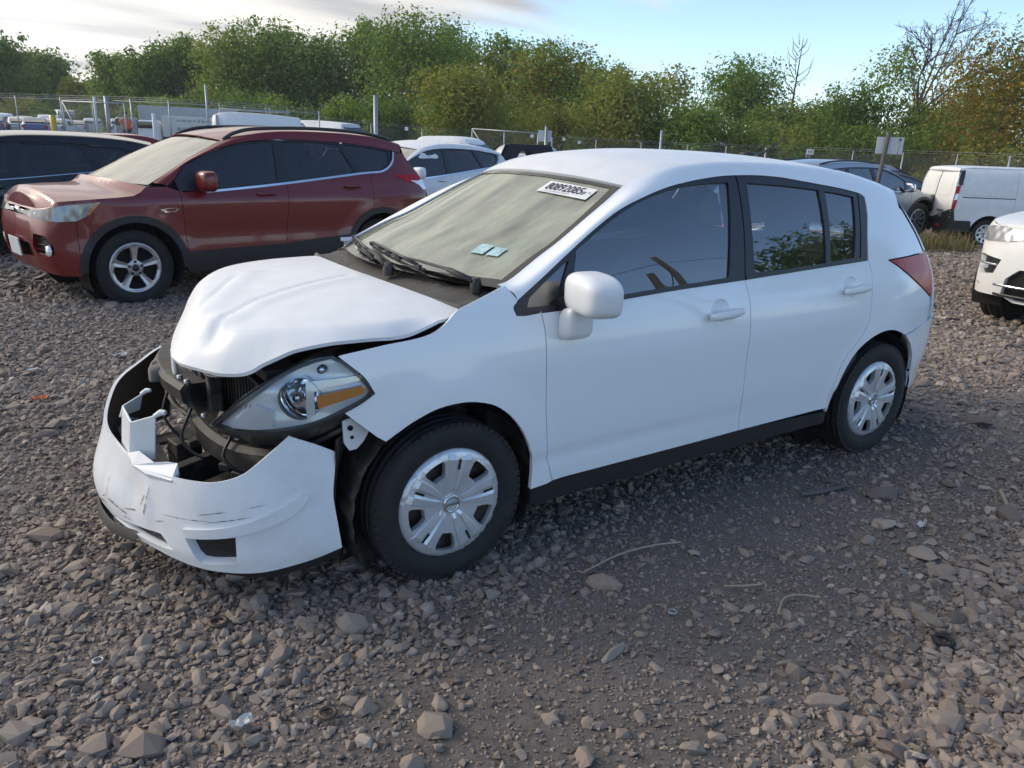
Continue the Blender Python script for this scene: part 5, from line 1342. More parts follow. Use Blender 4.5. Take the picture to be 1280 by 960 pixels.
for mir in (False, True):
    ss = np.linspace(rS.sy(-.60), rS.sy(-.865), 8); q = rS(np.stack([ss, np.full(8, .635)], 1))+np.array([.012, .004, 0]); q[:, 1] *= -1 if mir else 1
    mm = MB(); mm.tube(q, .010, 6); mm.build('chrome_bar', MAT['chrome'], rr)
    q = rS(np.array([[rS.sy(-.74), .60]]))[0]*[1, -1 if mir else 1, 1]
    mm = MB(); mm.box(q+np.array([.055, 0, 0]), (.02, .11, .04), rz=R_(-28)*(-1 if not mir else 1)*-1); mm.build('fog_lamp', MAT['lampwhite'], rr, bevel=.008)
    ss = np.linspace(rS.sy(-.02), rS.sy(-.60), 8)
    for z, mt in ((.45, 'chrome'), (.36, 'satin')):
        q = rS(np.stack([ss, np.full(8, z)], 1))+np.array([.01, 0, 0]); q[:, 1] *= -1 if mir else 1
        mm = MB(); mm.tube(q, .016, 6); mm.build('grille_bar', MAT[mt], rr)

# --- white cargo van
def cargo_van(loc, rotz, label):
    e = empty('cargo_van', loc, rotz, label, 'van')
    # local x forward, y left; built with x rearward then turned
    plan = [(-.92, 0), (-.90, -.3), (-.80, -.62), (-.55, -.84), (-.2, -.905), (.4, -.918), (2.6, -.918), (3.3, -.912), (3.72, -.895), (3.80, -.87), (3.825, -.80), (3.84, -.4), (3.845, 0)]
    side = [(.2, .03), (.4, .012), (.6, .004), (.9, .0), (1.05, .004), (1.12, .018), (1.3, .035), (1.55, .075), (1.70, .125), (1.77, .18), (1.815, .28)]
    front = [(.2, .08), (.5, 0), (.7, .02), (.9, .10), (1.05, .3)]; rear = [(.2, .03), (.5, 0), (.9, .0), (1.3, .03), (1.6, .08), (1.74, .14), (1.80, .22)]
    Vn = Shell(plan, side, front, rear, [flare(0, .33, .012, .40, .55), flare(2.95, .33, .014, .40, .58)]); X = Vn.X; ref = (1.4, 0, .6)
    wb = 2.95; W_ = MAT['white']; s_t = float(Vn.s[-1])-1e-3
    P = lambda q: tuple(X([q])[0])
    sideq = np.array([P(p) for p in [(-.45, .80), (-.1, 1.02), (.15, 1.08), (.62, 1.42), (1.0, 1.72), (1.2, 1.765), (3.70, 1.765), (3.76, 1.60), (3.80, 1.20), (3.80, .62), (3.75, .60), (3.36, .60), (3.365, .50)]+arc(wb, .33, .405, .45, True)+[(2.3, .30), (.5, .30)]+arc(0, .33, .405, .36, True)+[(-.45, .36)]])
    for mir in (False, True):
        rest = sideq
        for nm, ln in (('front_wing', ((.5, 2.), (.5, 0))), ('front_door', ((1.48, 2.), (1.52, 0))), ('side_door', ((2.42, 2.), (2.46, 0))), ('side_panel', None)):
            if ln:
                a, b = np.array(P(ln[0])), np.array(P(ln[1])); pc = clip(rest, b, a); rest = clip(rest, a, b)
            else: pc = rest
            hs = []
            if nm == 'front_door': hs = [X([(.75, 1.12), (.85, 1.40), (1.05, 1.62), (1.42, 1.66), (1.42, 1.12)])]
            panel(nm, Vn, pc, W_, e, hs, .07, .02, .003, mirror=mir, ref=ref)
            if hs: panel('door_window', Vn, hs[0], MAT['g_dark'], e, (), .1, 0, 0, off=-.012, mirror=mir, ref=ref)
        for q in ([(1.62, 1.15), (1.62, 1.60), (2.36, 1.60), (2.36, 1.15)], [(2.62, 1.18), (2.60, 1.60), (3.42, 1.60), (3.50, 1.18)]):
            panel('pressed_panel', Vn, X(q), W_, e, (), .07, .012, 0, off=-.001 if False else .006, mirror=mir, ref=ref)
        m = MB(); q = Vn(X([(x, 1.125) for x in np.linspace(2.44, 3.62, 14)])); q[:, 1] += .004; q[:, 1] *= -1 if mir else 1
        m.tube(q, .012, 6); m.build('slide_rail', MAT['satin'], e)
        # lamp pillar: black cap, red / clear / red lamp
        panel('pillar_cap', Vn, X([(3.62, 1.72), (3.755, 1.70), (3.785, 1.42), (3.70, 1.38), (3.66, 1.40)]), MAT['satin'], e, (), .06, .01, 0, off=.008, mirror=mir, ref=ref)
        for z0, z1, mt, nm in ((1.20, 1.38, 'redlens', 'tail_lamp'), (1.06, 1.20, 'lampwhite', 'tail_lamp_clear'), (.86, 1.06, 'redlens', 'tail_lamp')):
            xa = lambda z: 3.70+.06*(1.38-z)/.5
            panel(nm, Vn, X([(xa(z1), z1), (3.788, z1), (3.797, z0), (xa(z0), z0)]), MAT[mt], e, (), .05, .02, 0, off=.012, mirror=mir, ref=ref)
        panel('bumper_corner', Vn, np.array([P((3.36, .595)), P((3.72, .60)), P((3.775, .86)), P((3.815, .86)), (s_t, .60), (s_t, .36), P((3.75, .34)), P((3.33, .36))]), MAT['black'], e, (), .07, .03, 0, off=.012, mirror=mir, ref=ref)
        if not mir:
            q = Vn(X([(2.80, 1.03)]))[0]
            m = MB(); m.lathe([(0, -.012), (.085, -.012), (.09, .01)], 20, c=q+np.array([0, -.006, 0])); m.build('fuel_flap', MAT['satin'], e)
        sg = 1 if mir else -1
        for xc in (0, wb):
            m = MB(); th = np.linspace(R_(-25), R_(205), 20)
            m.grid(np.array([[(xc+.41*math.cos(t), sg*.58, .33+.41*math.sin(t)), (xc+.41*math.cos(t), sg*.885, .33+.41*math.sin(t))] for t in th]), False); m.lathe([(0, 0), (.41, 0)], 20, c=(xc, sg*.58, .33)); m.build('wheel_well', MAT['void'], e)
            wheel(e, (xc, sg*.775, .318), .322, .215, .218, 'cover9', sg, 0, True)
    # rear doors
    for mir in (False, True):
        q = np.array([P((3.818, .62)), (float(Vn.sy(-.02, True)), .62), (float(Vn.sy(-.02, True)), 1.70), P((3.815, 1.68))])
        d_ = panel('rear_door', Vn, q, MAT['white_warm_dusty'], e, (), .06, .02, .004, off=.004, mirror=mir, ref=ref)  # warmer white than the van's sides: sunlit tone put into the paint
        q2 = np.array([(float(Vn.sy(-.70, True)), 1.14), (float(Vn.sy(-.10, True)), 1.14), (float(Vn.sy(-.10, True)), 1.60), (float(Vn.sy(-.66, True)), 1.60)])
        panel('pressed_panel', Vn, q2, MAT['white_warm_dusty'], d_, (), .06, .012, 0, off=.010, mirror=mir, ref=ref)
    m = MB(); m.box((3.85, -.10, 1.10), (.03, .16, .05)); m.box((3.86, -.34, .76), (.02, .09, .03)); m.build('door_handle', MAT['satin'], e, bevel=.008)
    m = MB(); m.box((3.862, .42, .80), (.012, .30, .05)); m.box((3.862, .46, .70), (.012, .14, .09)); m.build('rear_badge', MAT['satinmetal'], e)
    m = MB(); m.box((3.868, -.45, .46), (.02, .18, .05)); m.box((3.868, .45, .46), (.02, .18, .05)); m.build('reflector', MAT['redlens'], e)
    # roof, screen, bonnet
    xs = crom([(1.0, -.74, 1.71), (1.2, -.735, 1.765), (1.6, -.735, 1.785), (2.6, -.735, 1.79), (3.4, -.735, 1.785), (3.70, -.73, 1.755)], 6)
    panel('roof', Loft(xs, lambda t: (.06*t**4-.1*(1-t)**3, .03), 2.4), [(0, -1), (1, -1), (1, 1), (0, 1)], W_, e, (), .1, .01, 0, ref=(1.4, 0, 0))
    for mir in (False, True):
        ft_ = np.array([(1.0, 1.72), (1.2, 1.765), (2.4, 1.765), (3.70, 1.765)]); A2 = np.stack([np.linspace(1.0, 3.70, 40), np.interp(np.linspace(1, 3.7, 40), ft_[:, 0], ft_[:, 1])], 1)
        A = Vn(X(A2)); dA = Vn(X(A2)+[0, .01])-Vn(X(A2)-[0, .01]); dA /= np.linalg.norm(dA, axis=1)[:, None]
        B = np.stack([np.interp(A2[:, 0], xs[:, 0], xs[:, k]) for k in range(3)], 1); G = hermite_strip(A, dA, B, np.tile([0, .98, .2], (40, 1)))
        if mir: G = G*[1, -1, 1]
        m = MB(); m.grid(G); m.build('roof_side', W_, e)
    tl = np.array([xs[-1], *Vn(X([(3.76, 1.70), (3.79, 1.68)]))]); panel('rear_header', Loft(tl, lambda t: (.06+0*t, .02*(1-t)), 2.4), [(0, -1), (1, -1), (1, 1), (0, 1)], W_, e, (), .1, 0, 0, ref=(1.4, 0, .5))
    panel('windscreen', Loft(crom([(.05, -.78, 1.06), (.5, -.76, 1.38), (1.0, -.73, 1.71)], 6), lambda t: (-.22*(1-t)-.1*t, .02), 2), [(0, -1), (1, -1), (1, 1), (0, 1)], MAT['g_dark'], e, (), .1, 0, 0, ref=(1.4, 0, .5))
    panel('bonnet', Loft(crom([(-.86, -.02, .82), (-.74, -.5, .84), (-.45, -.80, .88), (.08, -.82, 1.06)], 6), lambda t: (0, .12*np.clip(t/.3, 0, 1)), 2.4), [(.01, -1), (1, -1), (1, 1), (.01, 1)], W_, e, (), .1, 0, 0, ref=(0, 0, 0))
    for mir in (False, True): panel('front_bumper', Vn, np.array([(float(Vn.s[0])+.001, .84), P((-.45, .84)), P((-.45, .34)), (float(Vn.s[0])+.001, .34)]), W_, e, (), .08, .02, 0, mirror=mir, ref=ref)
    m = MB(); m.box((1.45, 0, .36), (2.0, 1.6, .2)); m.box((1.4, 0, .6), (4.0, 1.1, .4)); m.box((2.6, 0, 1.1), (2.2, 1.55, 1.1)); m.build('underbody', MAT['void'], e)
    return e
cargo_van((18.71-2.95*math.cos(R_(-36.5))*-1, 6.92+2.95*math.sin(R_(-36.5)), -.41), R_(-36.5)+PI, 'white cargo van with tall rear lamps, standing behind weeds at the right')
# ------------------------------------------------------------------ ground
def gz(x, y):
    x = np.asarray(x, float); y = np.asarray(y, float)
    fall = -.45*sstep(x, 8., 22.)*(1-.6*sstep(y, 25, 60)*(1-sstep(x, 20, 45)))
    rise = .55*sstep(y, 16., 48.)*(1-sstep(x, 14., 34.))
    return fall+rise
def lump(x, y):
    a = .018*np.sin(x*1.3+.7*np.sin(y*.9))*np.sin(y*1.1+.5)+.010*np.sin(x*3.1+1.2)*np.sin(y*2.7+.4*np.sin(x*2))
    return a*np.clip(1-np.hypot(x-1, y)/60, 0, 1)
TRACK = np.array([(-1.6, -2.9), (-.2, -1.75), (1.6, -1.25), (3.4, -.95), (5.6, -1.1), (9, -1.6)])
def track_d(x, y):
    return segdist(np.stack([np.ravel(x), np.ravel(y)], 1), TRACK, False).reshape(np.shape(x))
MAT['soil'] = None
def soil_mat():
    m, nt, b, N, L = mat_new('packed_gravel_soil')
    tc = N.new('ShaderNodeTexCoord')
    n1 = N.new('ShaderNodeTexNoise'); n1.inputs['Scale'].default_value = .7; n1.inputs['Detail'].default_value = 8
    n2 = N.new('ShaderNodeTexNoise'); n2.inputs['Scale'].default_value = 26; n2.inputs['Detail'].default_value = 10; n2.inputs['Roughness'].default_value = .7
    v = N.new('ShaderNodeTexVoronoi'); v.inputs['Scale'].default_value = 30; v.inputs['Randomness'].default_value = 1
    v2 = N.new('ShaderNodeTexVoronoi'); v2.inputs['Scale'].default_value = 75
    for k in (n1, n2, v, v2): L.new(tc.outputs['Object'], k.inputs['Vector'])
    r = N.new('ShaderNodeValToRGB'); e = r.color_ramp.elements
    e[0].position = .30; e[0].color = (.066, .053, .044, 1); e[1].position = .72; e[1].color = (.215, .174, .143, 1)
    mixf = N.new('ShaderNodeMath'); mixf.operation = 'MULTIPLY_ADD'; mixf.inputs[1].default_value = .45
    L.new(n1.outputs['Fac'], mixf.inputs[0])
    mm = N.new('ShaderNodeMath'); mm.operation = 'MULTIPLY'; mm.inputs[1].default_value = .55; L.new(n2.outputs['Fac'], mm.inputs[0]); L.new(mm.outputs[0], mixf.inputs[2])
    L.new(mixf.outputs[0], r.inputs[0])
    hs = N.new('ShaderNodeMix'); hs.data_type = 'RGBA'; hs.blend_type = 'OVERLAY'; hs.inputs[0].default_value = .03
    L.new(r.outputs[0], hs.inputs[6]); L.new(v.outputs['Color'], hs.inputs[7])
    sat = N.new('ShaderNodeHueSaturation'); sat.inputs['Saturation'].default_value = .72; L.new(hs.outputs[2], sat.inputs['Color'])
    L.new(sat.outputs[0], b.inputs['Base Color']); b.inputs['Roughness'].default_value = .92
    bp = N.new('ShaderNodeBump'); bp.inputs['Strength'].default_value = .35; bp.inputs['Distance'].default_value = .012
    L.new(v.outputs['Distance'], bp.inputs['Height'])
    bp2 = N.new('ShaderNodeBump'); bp2.inputs['Strength'].default_value = .5; bp2.inputs['Distance'].default_value = .012; L.new(n2.outputs['Fac'], bp2.inputs['Height']); L.new(bp.outputs[0], bp2.inputs['Normal'])
    L.new(bp2.outputs[0], b.inputs['Normal'])
    return m
MAT['soil'] = soil_mat()
def make_ground():
    # one sheet: fine near the car, coarse to the horizon
    def axis(c, near, fine, far):
        a = [c]; st = fine
        while a[-1] < c+far:
            if a[-1]-c > near: st *= 1.18
            a.append(a[-1]+st)
        b = [c]; st = fine
        while b[-1] > c-far:
            if c-b[-1] > near: st *= 1.18
            b.append(b[-1]-st)
        return np.array(sorted(set(a+b)))
    xs = axis(1.5, 7, .11, 1800); ys = axis(-.5, 6, .11, 1800)
    Xg, Yg = np.meshgrid(xs, ys); Z = gz(Xg, Yg)+lump(Xg, Yg)
    V = np.stack([Xg, Yg, Z], -1).reshape(-1, 3); a, b_ = Xg.shape
    i = (np.arange(a-1)[:, None]*b_+np.arange(b_-1)[None, :]).ravel()
    F = np.stack([i, i+1, i+b_+1, i+b_], 1)
    return tag(link('ground', mesh('ground', V, F, True), MAT['soil']), kind='structure')
make_ground()

# ------------------------------------------------------------------ gravel: angular flat stones
def hull_template(n, flat):
    p = rng.normal(size=(n, 3)); p /= np.linalg.norm(p, axis=1)[:, None]; p *= np.array([1, .72+.2*rng.random(), flat])*(.85+.3*rng.random((n, 1)))
    bm = bmesh.new(); vs = [bm.verts.new(v) for v in p]; r = bmesh.ops.convex_hull(bm, input=vs)
    bmesh.ops.delete(bm, geom=[v for v in bm.verts if not v.link_faces], context='VERTS')
    bmesh.ops.triangulate(bm, faces=bm.faces); bmesh.ops.recalc_face_normals(bm, faces=bm.faces)
    bm.verts.ensure_lookup_table(); bm.verts.index_update()
    V = np.array([v.co[:] for v in bm.verts]); F = np.array([[v.index for v in f.verts] for f in bm.faces]); bm.free()
    return V, F
TPL_B = [hull_template(38, .42+.05*k) for k in range(5)]
def stone_mat(inst=False):
    m, nt, b, N, L = mat_new('slate_gravel')
    g = N.new('ShaderNodeNewGeometry'); r = N.new('ShaderNodeValToRGB'); e = r.color_ramp.elements
    cols = [(0, (0.148, 0.101, 0.069)), (0.16, (0.232, 0.154, 0.1)), (0.34, (0.292, 0.202, 0.133)), (0.5, (0.198, 0.148, 0.111)), (0.66, (0.306, 0.216, 0.144)), (0.8, (0.247, 0.16, 0.101)), (0.93, (0.366, 0.26, 0.173)), (1, (0.415, 0.311, 0.222))]
    e[0].position, e[0].color = cols[0][0], (*cols[0][1], 1); e[1].position, e[1].color = cols[-1][0], (*cols[-1][1], 1)
    for p, c in cols[1:-1]:
        q = e.new(p); q.color = (*c, 1)
    oi = N.new('ShaderNodeObjectInfo'); L.new(oi.outputs['Random'] if inst else g.outputs['Random Per Island'], r.inputs[0])
    tc = N.new('ShaderNodeTexCoord'); n = N.new('ShaderNodeTexNoise'); n.inputs['Scale'].default_value = 45; n.inputs['Detail'].default_value = 8; n.inputs['Roughness'].default_value = .65
    L.new(tc.outputs['Object'], n.inputs['Vector'])
    mr = N.new('ShaderNodeMapRange'); mr.inputs['To Min'].default_value = .72; mr.inputs['To Max'].default_value = 1.3; L.new(n.outputs['Fac'], mr.inputs['Value'])
    hs = N.new('ShaderNodeHueSaturation'); L.new(r.outputs[0], hs.inputs['Color']); L.new(mr.outputs[0], hs.inputs['Value']); hs.inputs['Saturation'].default_value = .62
    L.new(hs.outputs[0], b.inputs['Base Color']); b.inputs['Roughness'].default_value = .8; b.inputs['Specular IOR Level'].default_value = .35
    bp = N.new('ShaderNodeBump'); bp.inputs['Strength'].default_value = .35; bp.inputs['Distance'].default_value = .006; L.new(n.outputs['Fac'], bp.inputs['Height']); L.new(bp.outputs[0], b.inputs['Normal'])
    return m
MAT['stone'] = stone_mat()
MAT['gstone'] = stone_mat(True)
def rotm(n, tilt):
    a = rng.random(n)*2*PI; t = rng.normal(size=n)*tilt; u = rng.random(n)*2*PI
    ca, sa = np.cos(a), np.sin(a); Z = np.zeros(n); O = np.ones(n)
    Rz = np.stack([np.stack([ca, -sa, Z], -1), np.stack([sa, ca, Z], -1), np.stack([Z, Z, O], -1)], 1)
    ct, st_ = np.cos(t), np.sin(t); ku = np.stack([np.cos(u), np.sin(u), Z], -1)
    K = np.zeros((n, 3, 3)); K[:, 0, 2] = ku[:, 1]; K[:, 1, 2] = -ku[:, 0]; K[:, 2, 0] = -ku[:, 1]; K[:, 2, 1] = ku[:, 0]
    Rt_ = np.eye(3)[None]+st_[:, None, None]*K+(1-ct)[:, None, None]*(K@K)
    return Rt_@Rz
def stone_pool(name, tpls):
    c = bpy.data.collections.new(name)
    for V, F in tpls:
        me = mesh('stone_shape', V, F, False); me.materials.append(MAT['gstone']); o = bpy.data.objects.new('stone_shape', me); c.objects.link(o)
    return c
def scatter_nodes(pool):
    g = bpy.data.node_groups.new('strewn_stones', 'GeometryNodeTree'); N = g.nodes; L = g.links
    g.interface.new_socket('Geometry', in_out='INPUT', socket_type='NodeSocketGeometry'); g.interface.new_socket('Geometry', in_out='OUTPUT', socket_type='NodeSocketGeometry')
    i, o = N.new('NodeGroupInput'), N.new('NodeGroupOutput'); ip = N.new('GeometryNodeInstanceOnPoints'); ci = N.new('GeometryNodeCollectionInfo')
    ci.inputs['Collection'].default_value = pool; ci.inputs['Separate Children'].default_value = True; ci.inputs['Reset Children'].default_value = True
    at_ = {}
    for nm, ty in (('rot', 'FLOAT_VECTOR'), ('scl', 'FLOAT_VECTOR'), ('idx', 'INT')):
        n = N.new('GeometryNodeInputNamedAttribute'); n.data_type = ty; n.inputs['Name'].default_value = nm; at_[nm] = [q for q in n.outputs if q.enabled][0]
    L.new(i.outputs[0], ip.inputs['Points']); L.new(ci.outputs[0], ip.inputs['Instance']); ip.inputs['Pick Instance'].default_value = True
    L.new(at_['rot'], ip.inputs['Rotation']); L.new(at_['scl'], ip.inputs['Scale']); L.new(at_['idx'], ip.inputs['Instance Index']); L.new(ip.outputs[0], o.inputs[0]); return g
def stones(name, x, y, size, pool, sink=.15, tilt=.28):
    n = len(x); z = gz(x, y)+lump(x, y)+size*.42*(1-2*sink)*.75
    me = bpy.data.meshes.new(name); me.vertices.add(n); me.vertices.foreach_set('co', np.stack([x, y, z], 1).astype(np.float32).ravel())
    rot = np.stack([rng.normal(size=n)*tilt, rng.normal(size=n)*tilt, rng.random(n)*6.283], 1); scl = size[:, None]*(.8+.4*rng.random((n, 3)))
    for nm, ty, v in (('rot', 'FLOAT_VECTOR', rot), ('scl', 'FLOAT_VECTOR', scl)): me.attributes.new(nm, ty, 'POINT').data.foreach_set('vector', v.astype(np.float32).ravel())
    me.attributes.new('idx', 'INT', 'POINT').data.foreach_set('value', rng.integers(0, len(pool[1]), n).astype(np.int32)); me.update()
    o = link(name, me, MAT['gstone']); md = o.modifiers.new('strew', 'NODES'); md.node_group = pool[0]; return tag(o, kind='stuff')
def in_view(x, y, mx=90, my=60):
    d = np.stack([x-CAM_POS.x, y-CAM_POS.y, np.full_like(x, -CAM_POS.z)], 1)
    zc = d@np.array(_f); px = 640+FPX*(d@np.array(_r2))/np.maximum(zc, .05); py = 480-FPX*(d@np.array(_u2))/np.maximum(zc, .05)
    return (zc > .3) & (px > -mx*2) & (px < 1280+mx*2) & (py < 960+my*2)
def density(x, y):
    """0..1 cover: thin on the worn track beside the car, thick elsewhere"""
    n = .5+.5*np.sin(x*1.9+1.3*np.sin(y*1.4))*np.sin(y*2.2+.8*np.sin(x*1.1))
    t = 1-sstep(track_d(x, y), .25, 1.0)
    r = sstep(x*.55-y, 1.6, 2.6)
    return np.clip((1-.80*t)*(.55+.6*n)+.45*r*(1-.6*t), .06, 1)
def scatter(n, x0, x1, y0, y1):
    x = x0+(x1-x0)*rng.random(n); y = y0+(y1-y0)*rng.random(n); k = in_view(x, y); return x[k], y[k]
P_M, P_S, P_T = [(scatter_nodes(stone_pool(n_, t_)), t_) for n_, t_ in (('medium_stones', [hull_template(22, .36+.05*k) for k in range(7)]), ('small_stones', [hull_template(14, .40+.05*k) for k in range(7)]), ('far_stones', [hull_template(10, .42+.04*k) for k in range(5)]))]
x, y = scatter(330000, -2.6, 4.6, -3.2, 2.2); k = (np.hypot(x+1.3, y+3.1) < 5.0) & (rng.random(len(x)) < .35+.65*density(x, y)); x, y = x[k], y[k]
stones('grit', x, y, .0052*np.exp(rng.normal(size=len(x))*.42), P_T, .2, .5)
x, y = scatter(260000, -3.2, 6.2, -3.4, 5.5); d = density(x, y); k = rng.random(len(x)) < d*.85; x, y = x[k], y[k]
stones('gravel', x, y, .0105*np.exp(rng.normal(size=len(x))*.42)*(.8+.35*density(x, y)), P_S, .12, .32)
x, y = scatter(52000, -3.2, 6.2, -3.4, 5.5); d = density(x, y); k = rng.random(len(x)) < d**1.5; x, y = x[k], y[k]
stones('gravel', x, y, .0155*np.exp(rng.normal(size=len(x))*.42)*(1+.25*sstep(x*.55-y, 1.6, 2.6)), P_M, .18, .22)
x, y = scatter(170000, -7, 16, -3, 14); k = np.hypot(x-1.5, y-1) > 4.3; x, y = x[k], y[k]
stones('gravel', x, y, .0215*np.exp(rng.normal(size=len(x))*.42), P_S, .15, .28)
x, y = scatter(60000, -12, 34, 5, 34); stones('gravel', x, y, .045*np.exp(rng.normal(size=len(x))*.35), P_T, .2, .3)
# the biggest stones are things of their own
def big_stone(px_, py_, w, asp=.7, rot=0, tint=None, label=None):
    d = np.array(_f)+np.array(_r2)*(px_-640)/FPX-np.array(_u2)*(py_-480)/FPX
    t = -CAM_POS.z/d[2]; x_, y_ = CAM_POS.x+t*d[0], CAM_POS.y+t*d[1]
    V, F = TPL_B[rng.integers(0, len(TPL_B))]
    # add a few extra facets by splitting
    w *= .86; Vv = V*np.array([w/2, w*asp/2, w*.45]); me = mesh('stone', Vv, F, False)
    o = link('stone', me, MAT['stone']); o.rotation_euler = (rng.normal()*.15, rng.normal()*.15, rot)
    o.location = (x_, y_, float(gz(x_, y_)+lump(x_, y_))+w*.07)
    return tag(o, label or 'flat angular grey brown stone lying loose in the gravel', 'stone', None if label else 'larger stones in the gravel')
for a in [(138, 717, .10), (263, 742, .07), (92, 790, .07), (170, 832, .085), (374, 851, .115, .45), (250, 855, .09), (549, 888, .095), (441, 884, .085), (500, 816, .075), (688, 908, .07), (525, 766, .06), (373, 759, .055),
          (1127, 763, .11), (914, 760, .085), (935, 760, .06), (1056, 734, .06), (985, 832, .09, .4), (1030, 882, .17, .35), (1045, 902, .10), (1125, 838, .095), (866, 945, .09), (895, 930, .07), (1096, 910, .08), (1052, 838, .07), (1130, 938, .085),
          (755, 734, .16, .5), (740, 700, .09), (1010, 697, .09), (1055, 705, .06), (766, 825, .13, .3), (688, 907, .075), (990, 780, .07), (1075, 745, .075), (820, 840, .06), (800, 905, .07), (1255, 718, .07), (930, 690, .09, .5), (970, 650, .10, .5), (700, 676, .06), (618, 712, .06),
          (1210, 800, .08), (1240, 850, .09), (1190, 890, .08), (1160, 905, .07), (1010, 945, .08), (955, 880, .07), (985, 905, .09), (1180, 850, .075), (1225, 910, .085), (60, 880, .08), (40, 850, .06), (105, 905, .07), (160, 925, .07), (320, 930, .09), (345, 910, .07), (30, 545, .09), (105, 460, .12, .5), (55, 545, .16, .4), (180, 480, .06)]:
    big_stone(*a, rot=rng.random()*6)
# litter: sticks, scrap, rings
def on_ground(px_, py_, dz=0):
    d = np.array(_f)+np.array(_r2)*(px_-640)/FPX-np.array(_u2)*(py_-480)/FPX
    t = -CAM_POS.z/d[2]; x_, y_ = CAM_POS.x+t*d[0], CAM_POS.y+t*d[1]
    return np.array([x_, y_, float(gz(x_, y_)+lump(x_, y_))+dz])
def litter(name, pts, r, mat, label, cat, dz=.02, n=5):
    m = MB(); m.tube(crom([on_ground(*p, dz) for p in pts], 6), r, n); return tag(m.build(name, mat), label, cat)
MAT['straw'] = simple('dry_straw', (.34, .29, .21), .8)
litter('dry_stalk', [(727, 722), (770, 700), (812, 688), (850, 683)], .004, MAT['straw'], 'long pale bent stalk on the bare track below the front door', 'stalk', .022)
litter('dry_stalk', [(972, 770), (980, 750), (1000, 745), (1025, 748)], .0035, MAT['straw'], 'short pale curved stalk on the stones at the lower right', 'stalk', .022)
litter('dry_stalk', [(905, 736), (930, 735), (950, 733)], .004, MAT['straw'], 'short straight brown stalk beside the longer curved one', 'stalk', .02)
litter('wood_splinter', [(1250, 616), (1259, 636)], .009, MAT['straw'], 'pale wood splinter on the gravel at the far right edge', 'splinter', .02, 4)
litter('twig', [(1000, 620), (1020, 618), (1056, 610)], .012, MAT['wood'], 'dark twig lying beyond the rear wheel', 'twig', .02)
MAT['plasticfilm'] = simple('crumpled_plastic', (.50, .50, .48), .35, coat=.4)
def scrap(px_, py_, w, mat, label, cat, name):
    c = on_ground(px_, py_, .025); m = MB(); n = 6
    g = np.zeros((n, n, 3))
    for i in range(n):
        for j in range(n): g[i, j] = c+np.array([(i/(n-1)-.5)*w, (j/(n-1)-.5)*w*.6, rng.random()*w*.25])
    m.grid(g, False); return tag(m.build(name, mat), label, cat)
scrap(303, 916, .06, MAT['plasticfilm'], 'crumpled clear plastic scrap in the gravel, lower left', 'plastic scrap', 'plastic_scrap')
scrap(150, 449, .10, MAT['plasticfilm'], 'white plastic scrap behind the far end of the torn bumper', 'plastic scrap', 'plastic_scrap')
scrap(43, 468, .08, MAT['plasticfilm'], 'small white plastic scrap on the gravel at the left edge', 'plastic scrap', 'plastic_scrap')
scrap(1149, 661, .05, MAT['plasticfilm'], 'small pale scrap on the gravel right of the rear wheel', 'plastic scrap', 'plastic_scrap')
scrap(52, 504, .07, MAT['orange'], 'broken orange plastic piece on the gravel at the left', 'plastic scrap', 'plastic_scrap')
for a in [((124, 836), .014, 'pale washer ring on the soil at the lower left', 'satinmetal'), ((410, 902), .022, 'rusty ring half sunk in the soil', 'steel'), ((840, 771), .014, 'small metal washer on the bare soil', 'satinmetal'), ((1180, 800), .03, 'black rubber ring among the stones at the right', 'rubber'), ((274, 788), .026, 'dark curved ring fragment on the soil below the bumper', 'steel')]:
    c = on_ground(*a[0], .02); m = MB(); th = np.linspace(0, 2*PI, 14, endpoint=False); m.tube([c+np.array([a[1]*math.cos(t), a[1]*math.sin(t), 0]) for t in th], a[1]*.28, 6, closed=True); tag(m.build('ring', MAT[a[3]]), a[2], 'ring')
# ------------------------------------------------------------------ helpers to set things out along lines of sight
def at(px_, py_, D):
    d = np.array(_f)+np.array(_r2)*(px_-640)/FPX-np.array(_u2)*(py_-480)/FPX
    return np.array(CAM_POS)+d*D
def foot(px_, D):
    p = at(px_, 180, D); return np.array([p[0], p[1], float(gz(p[0], p[1]))])

# ------------------------------------------------------------------ trees
def leaf_mat(name, c0, c1, c2, back=.35):
    m, nt, b, N, L = mat_new(name)
    g = N.new('ShaderNodeNewGeometry'); r = N.new('ShaderNodeValToRGB'); e = r.color_ramp.elements
    e[0].color = (*c0, 1); e[1].color = (*c2, 1); q = e.new(.55); q.color = (*c1, 1)
    L.new(g.outputs['Random Per Island'], r.inputs[0])
    L.new(r.outputs[0], b.inputs['Base Color']); b.inputs['Roughness'].default_value = .6; b.inputs['Specular IOR Level'].default_value = .3
    tl = N.new('ShaderNodeBsdfTranslucent'); hs = N.new('ShaderNodeHueSaturation'); hs.inputs['Value'].default_value = 1.6; hs.inputs['Saturation'].default_value = 1.1
    L.new(r.outputs[0], hs.inputs['Color']); L.new(hs.outputs[0], tl.inputs[0])
    mx = N.new('ShaderNodeMixShader'); mx.inputs[0].default_value = back; L.new(b.outputs[0], mx.inputs[1]); L.new(tl.outputs[0], mx.inputs[2])
    L.new(mx.outputs[0], N['Material Output'].inputs[0]); return m
LEAF = {'dark': leaf_mat('dark_green_leaves', (.065, .115, .023), (.105, .170, .033), (.166, .238, .043)),
        'mid': leaf_mat('green_leaves', (.091, .155, .026), (.146, .224, .040), (.231, .312, .056)),
        'olive': leaf_mat('olive_leaves', (.131, .155, .030), (.202, .224, .043), (.301, .305, .056)),
        'yellow': leaf_mat('yellowing_leaves', (.13, .115, .02), (.26, .20, .03), (.38, .28, .04)),
        'autumn': leaf_mat('autumn_leaves', (.10, .07, .016), (.23, .135, .025), (.36, .20, .035))}
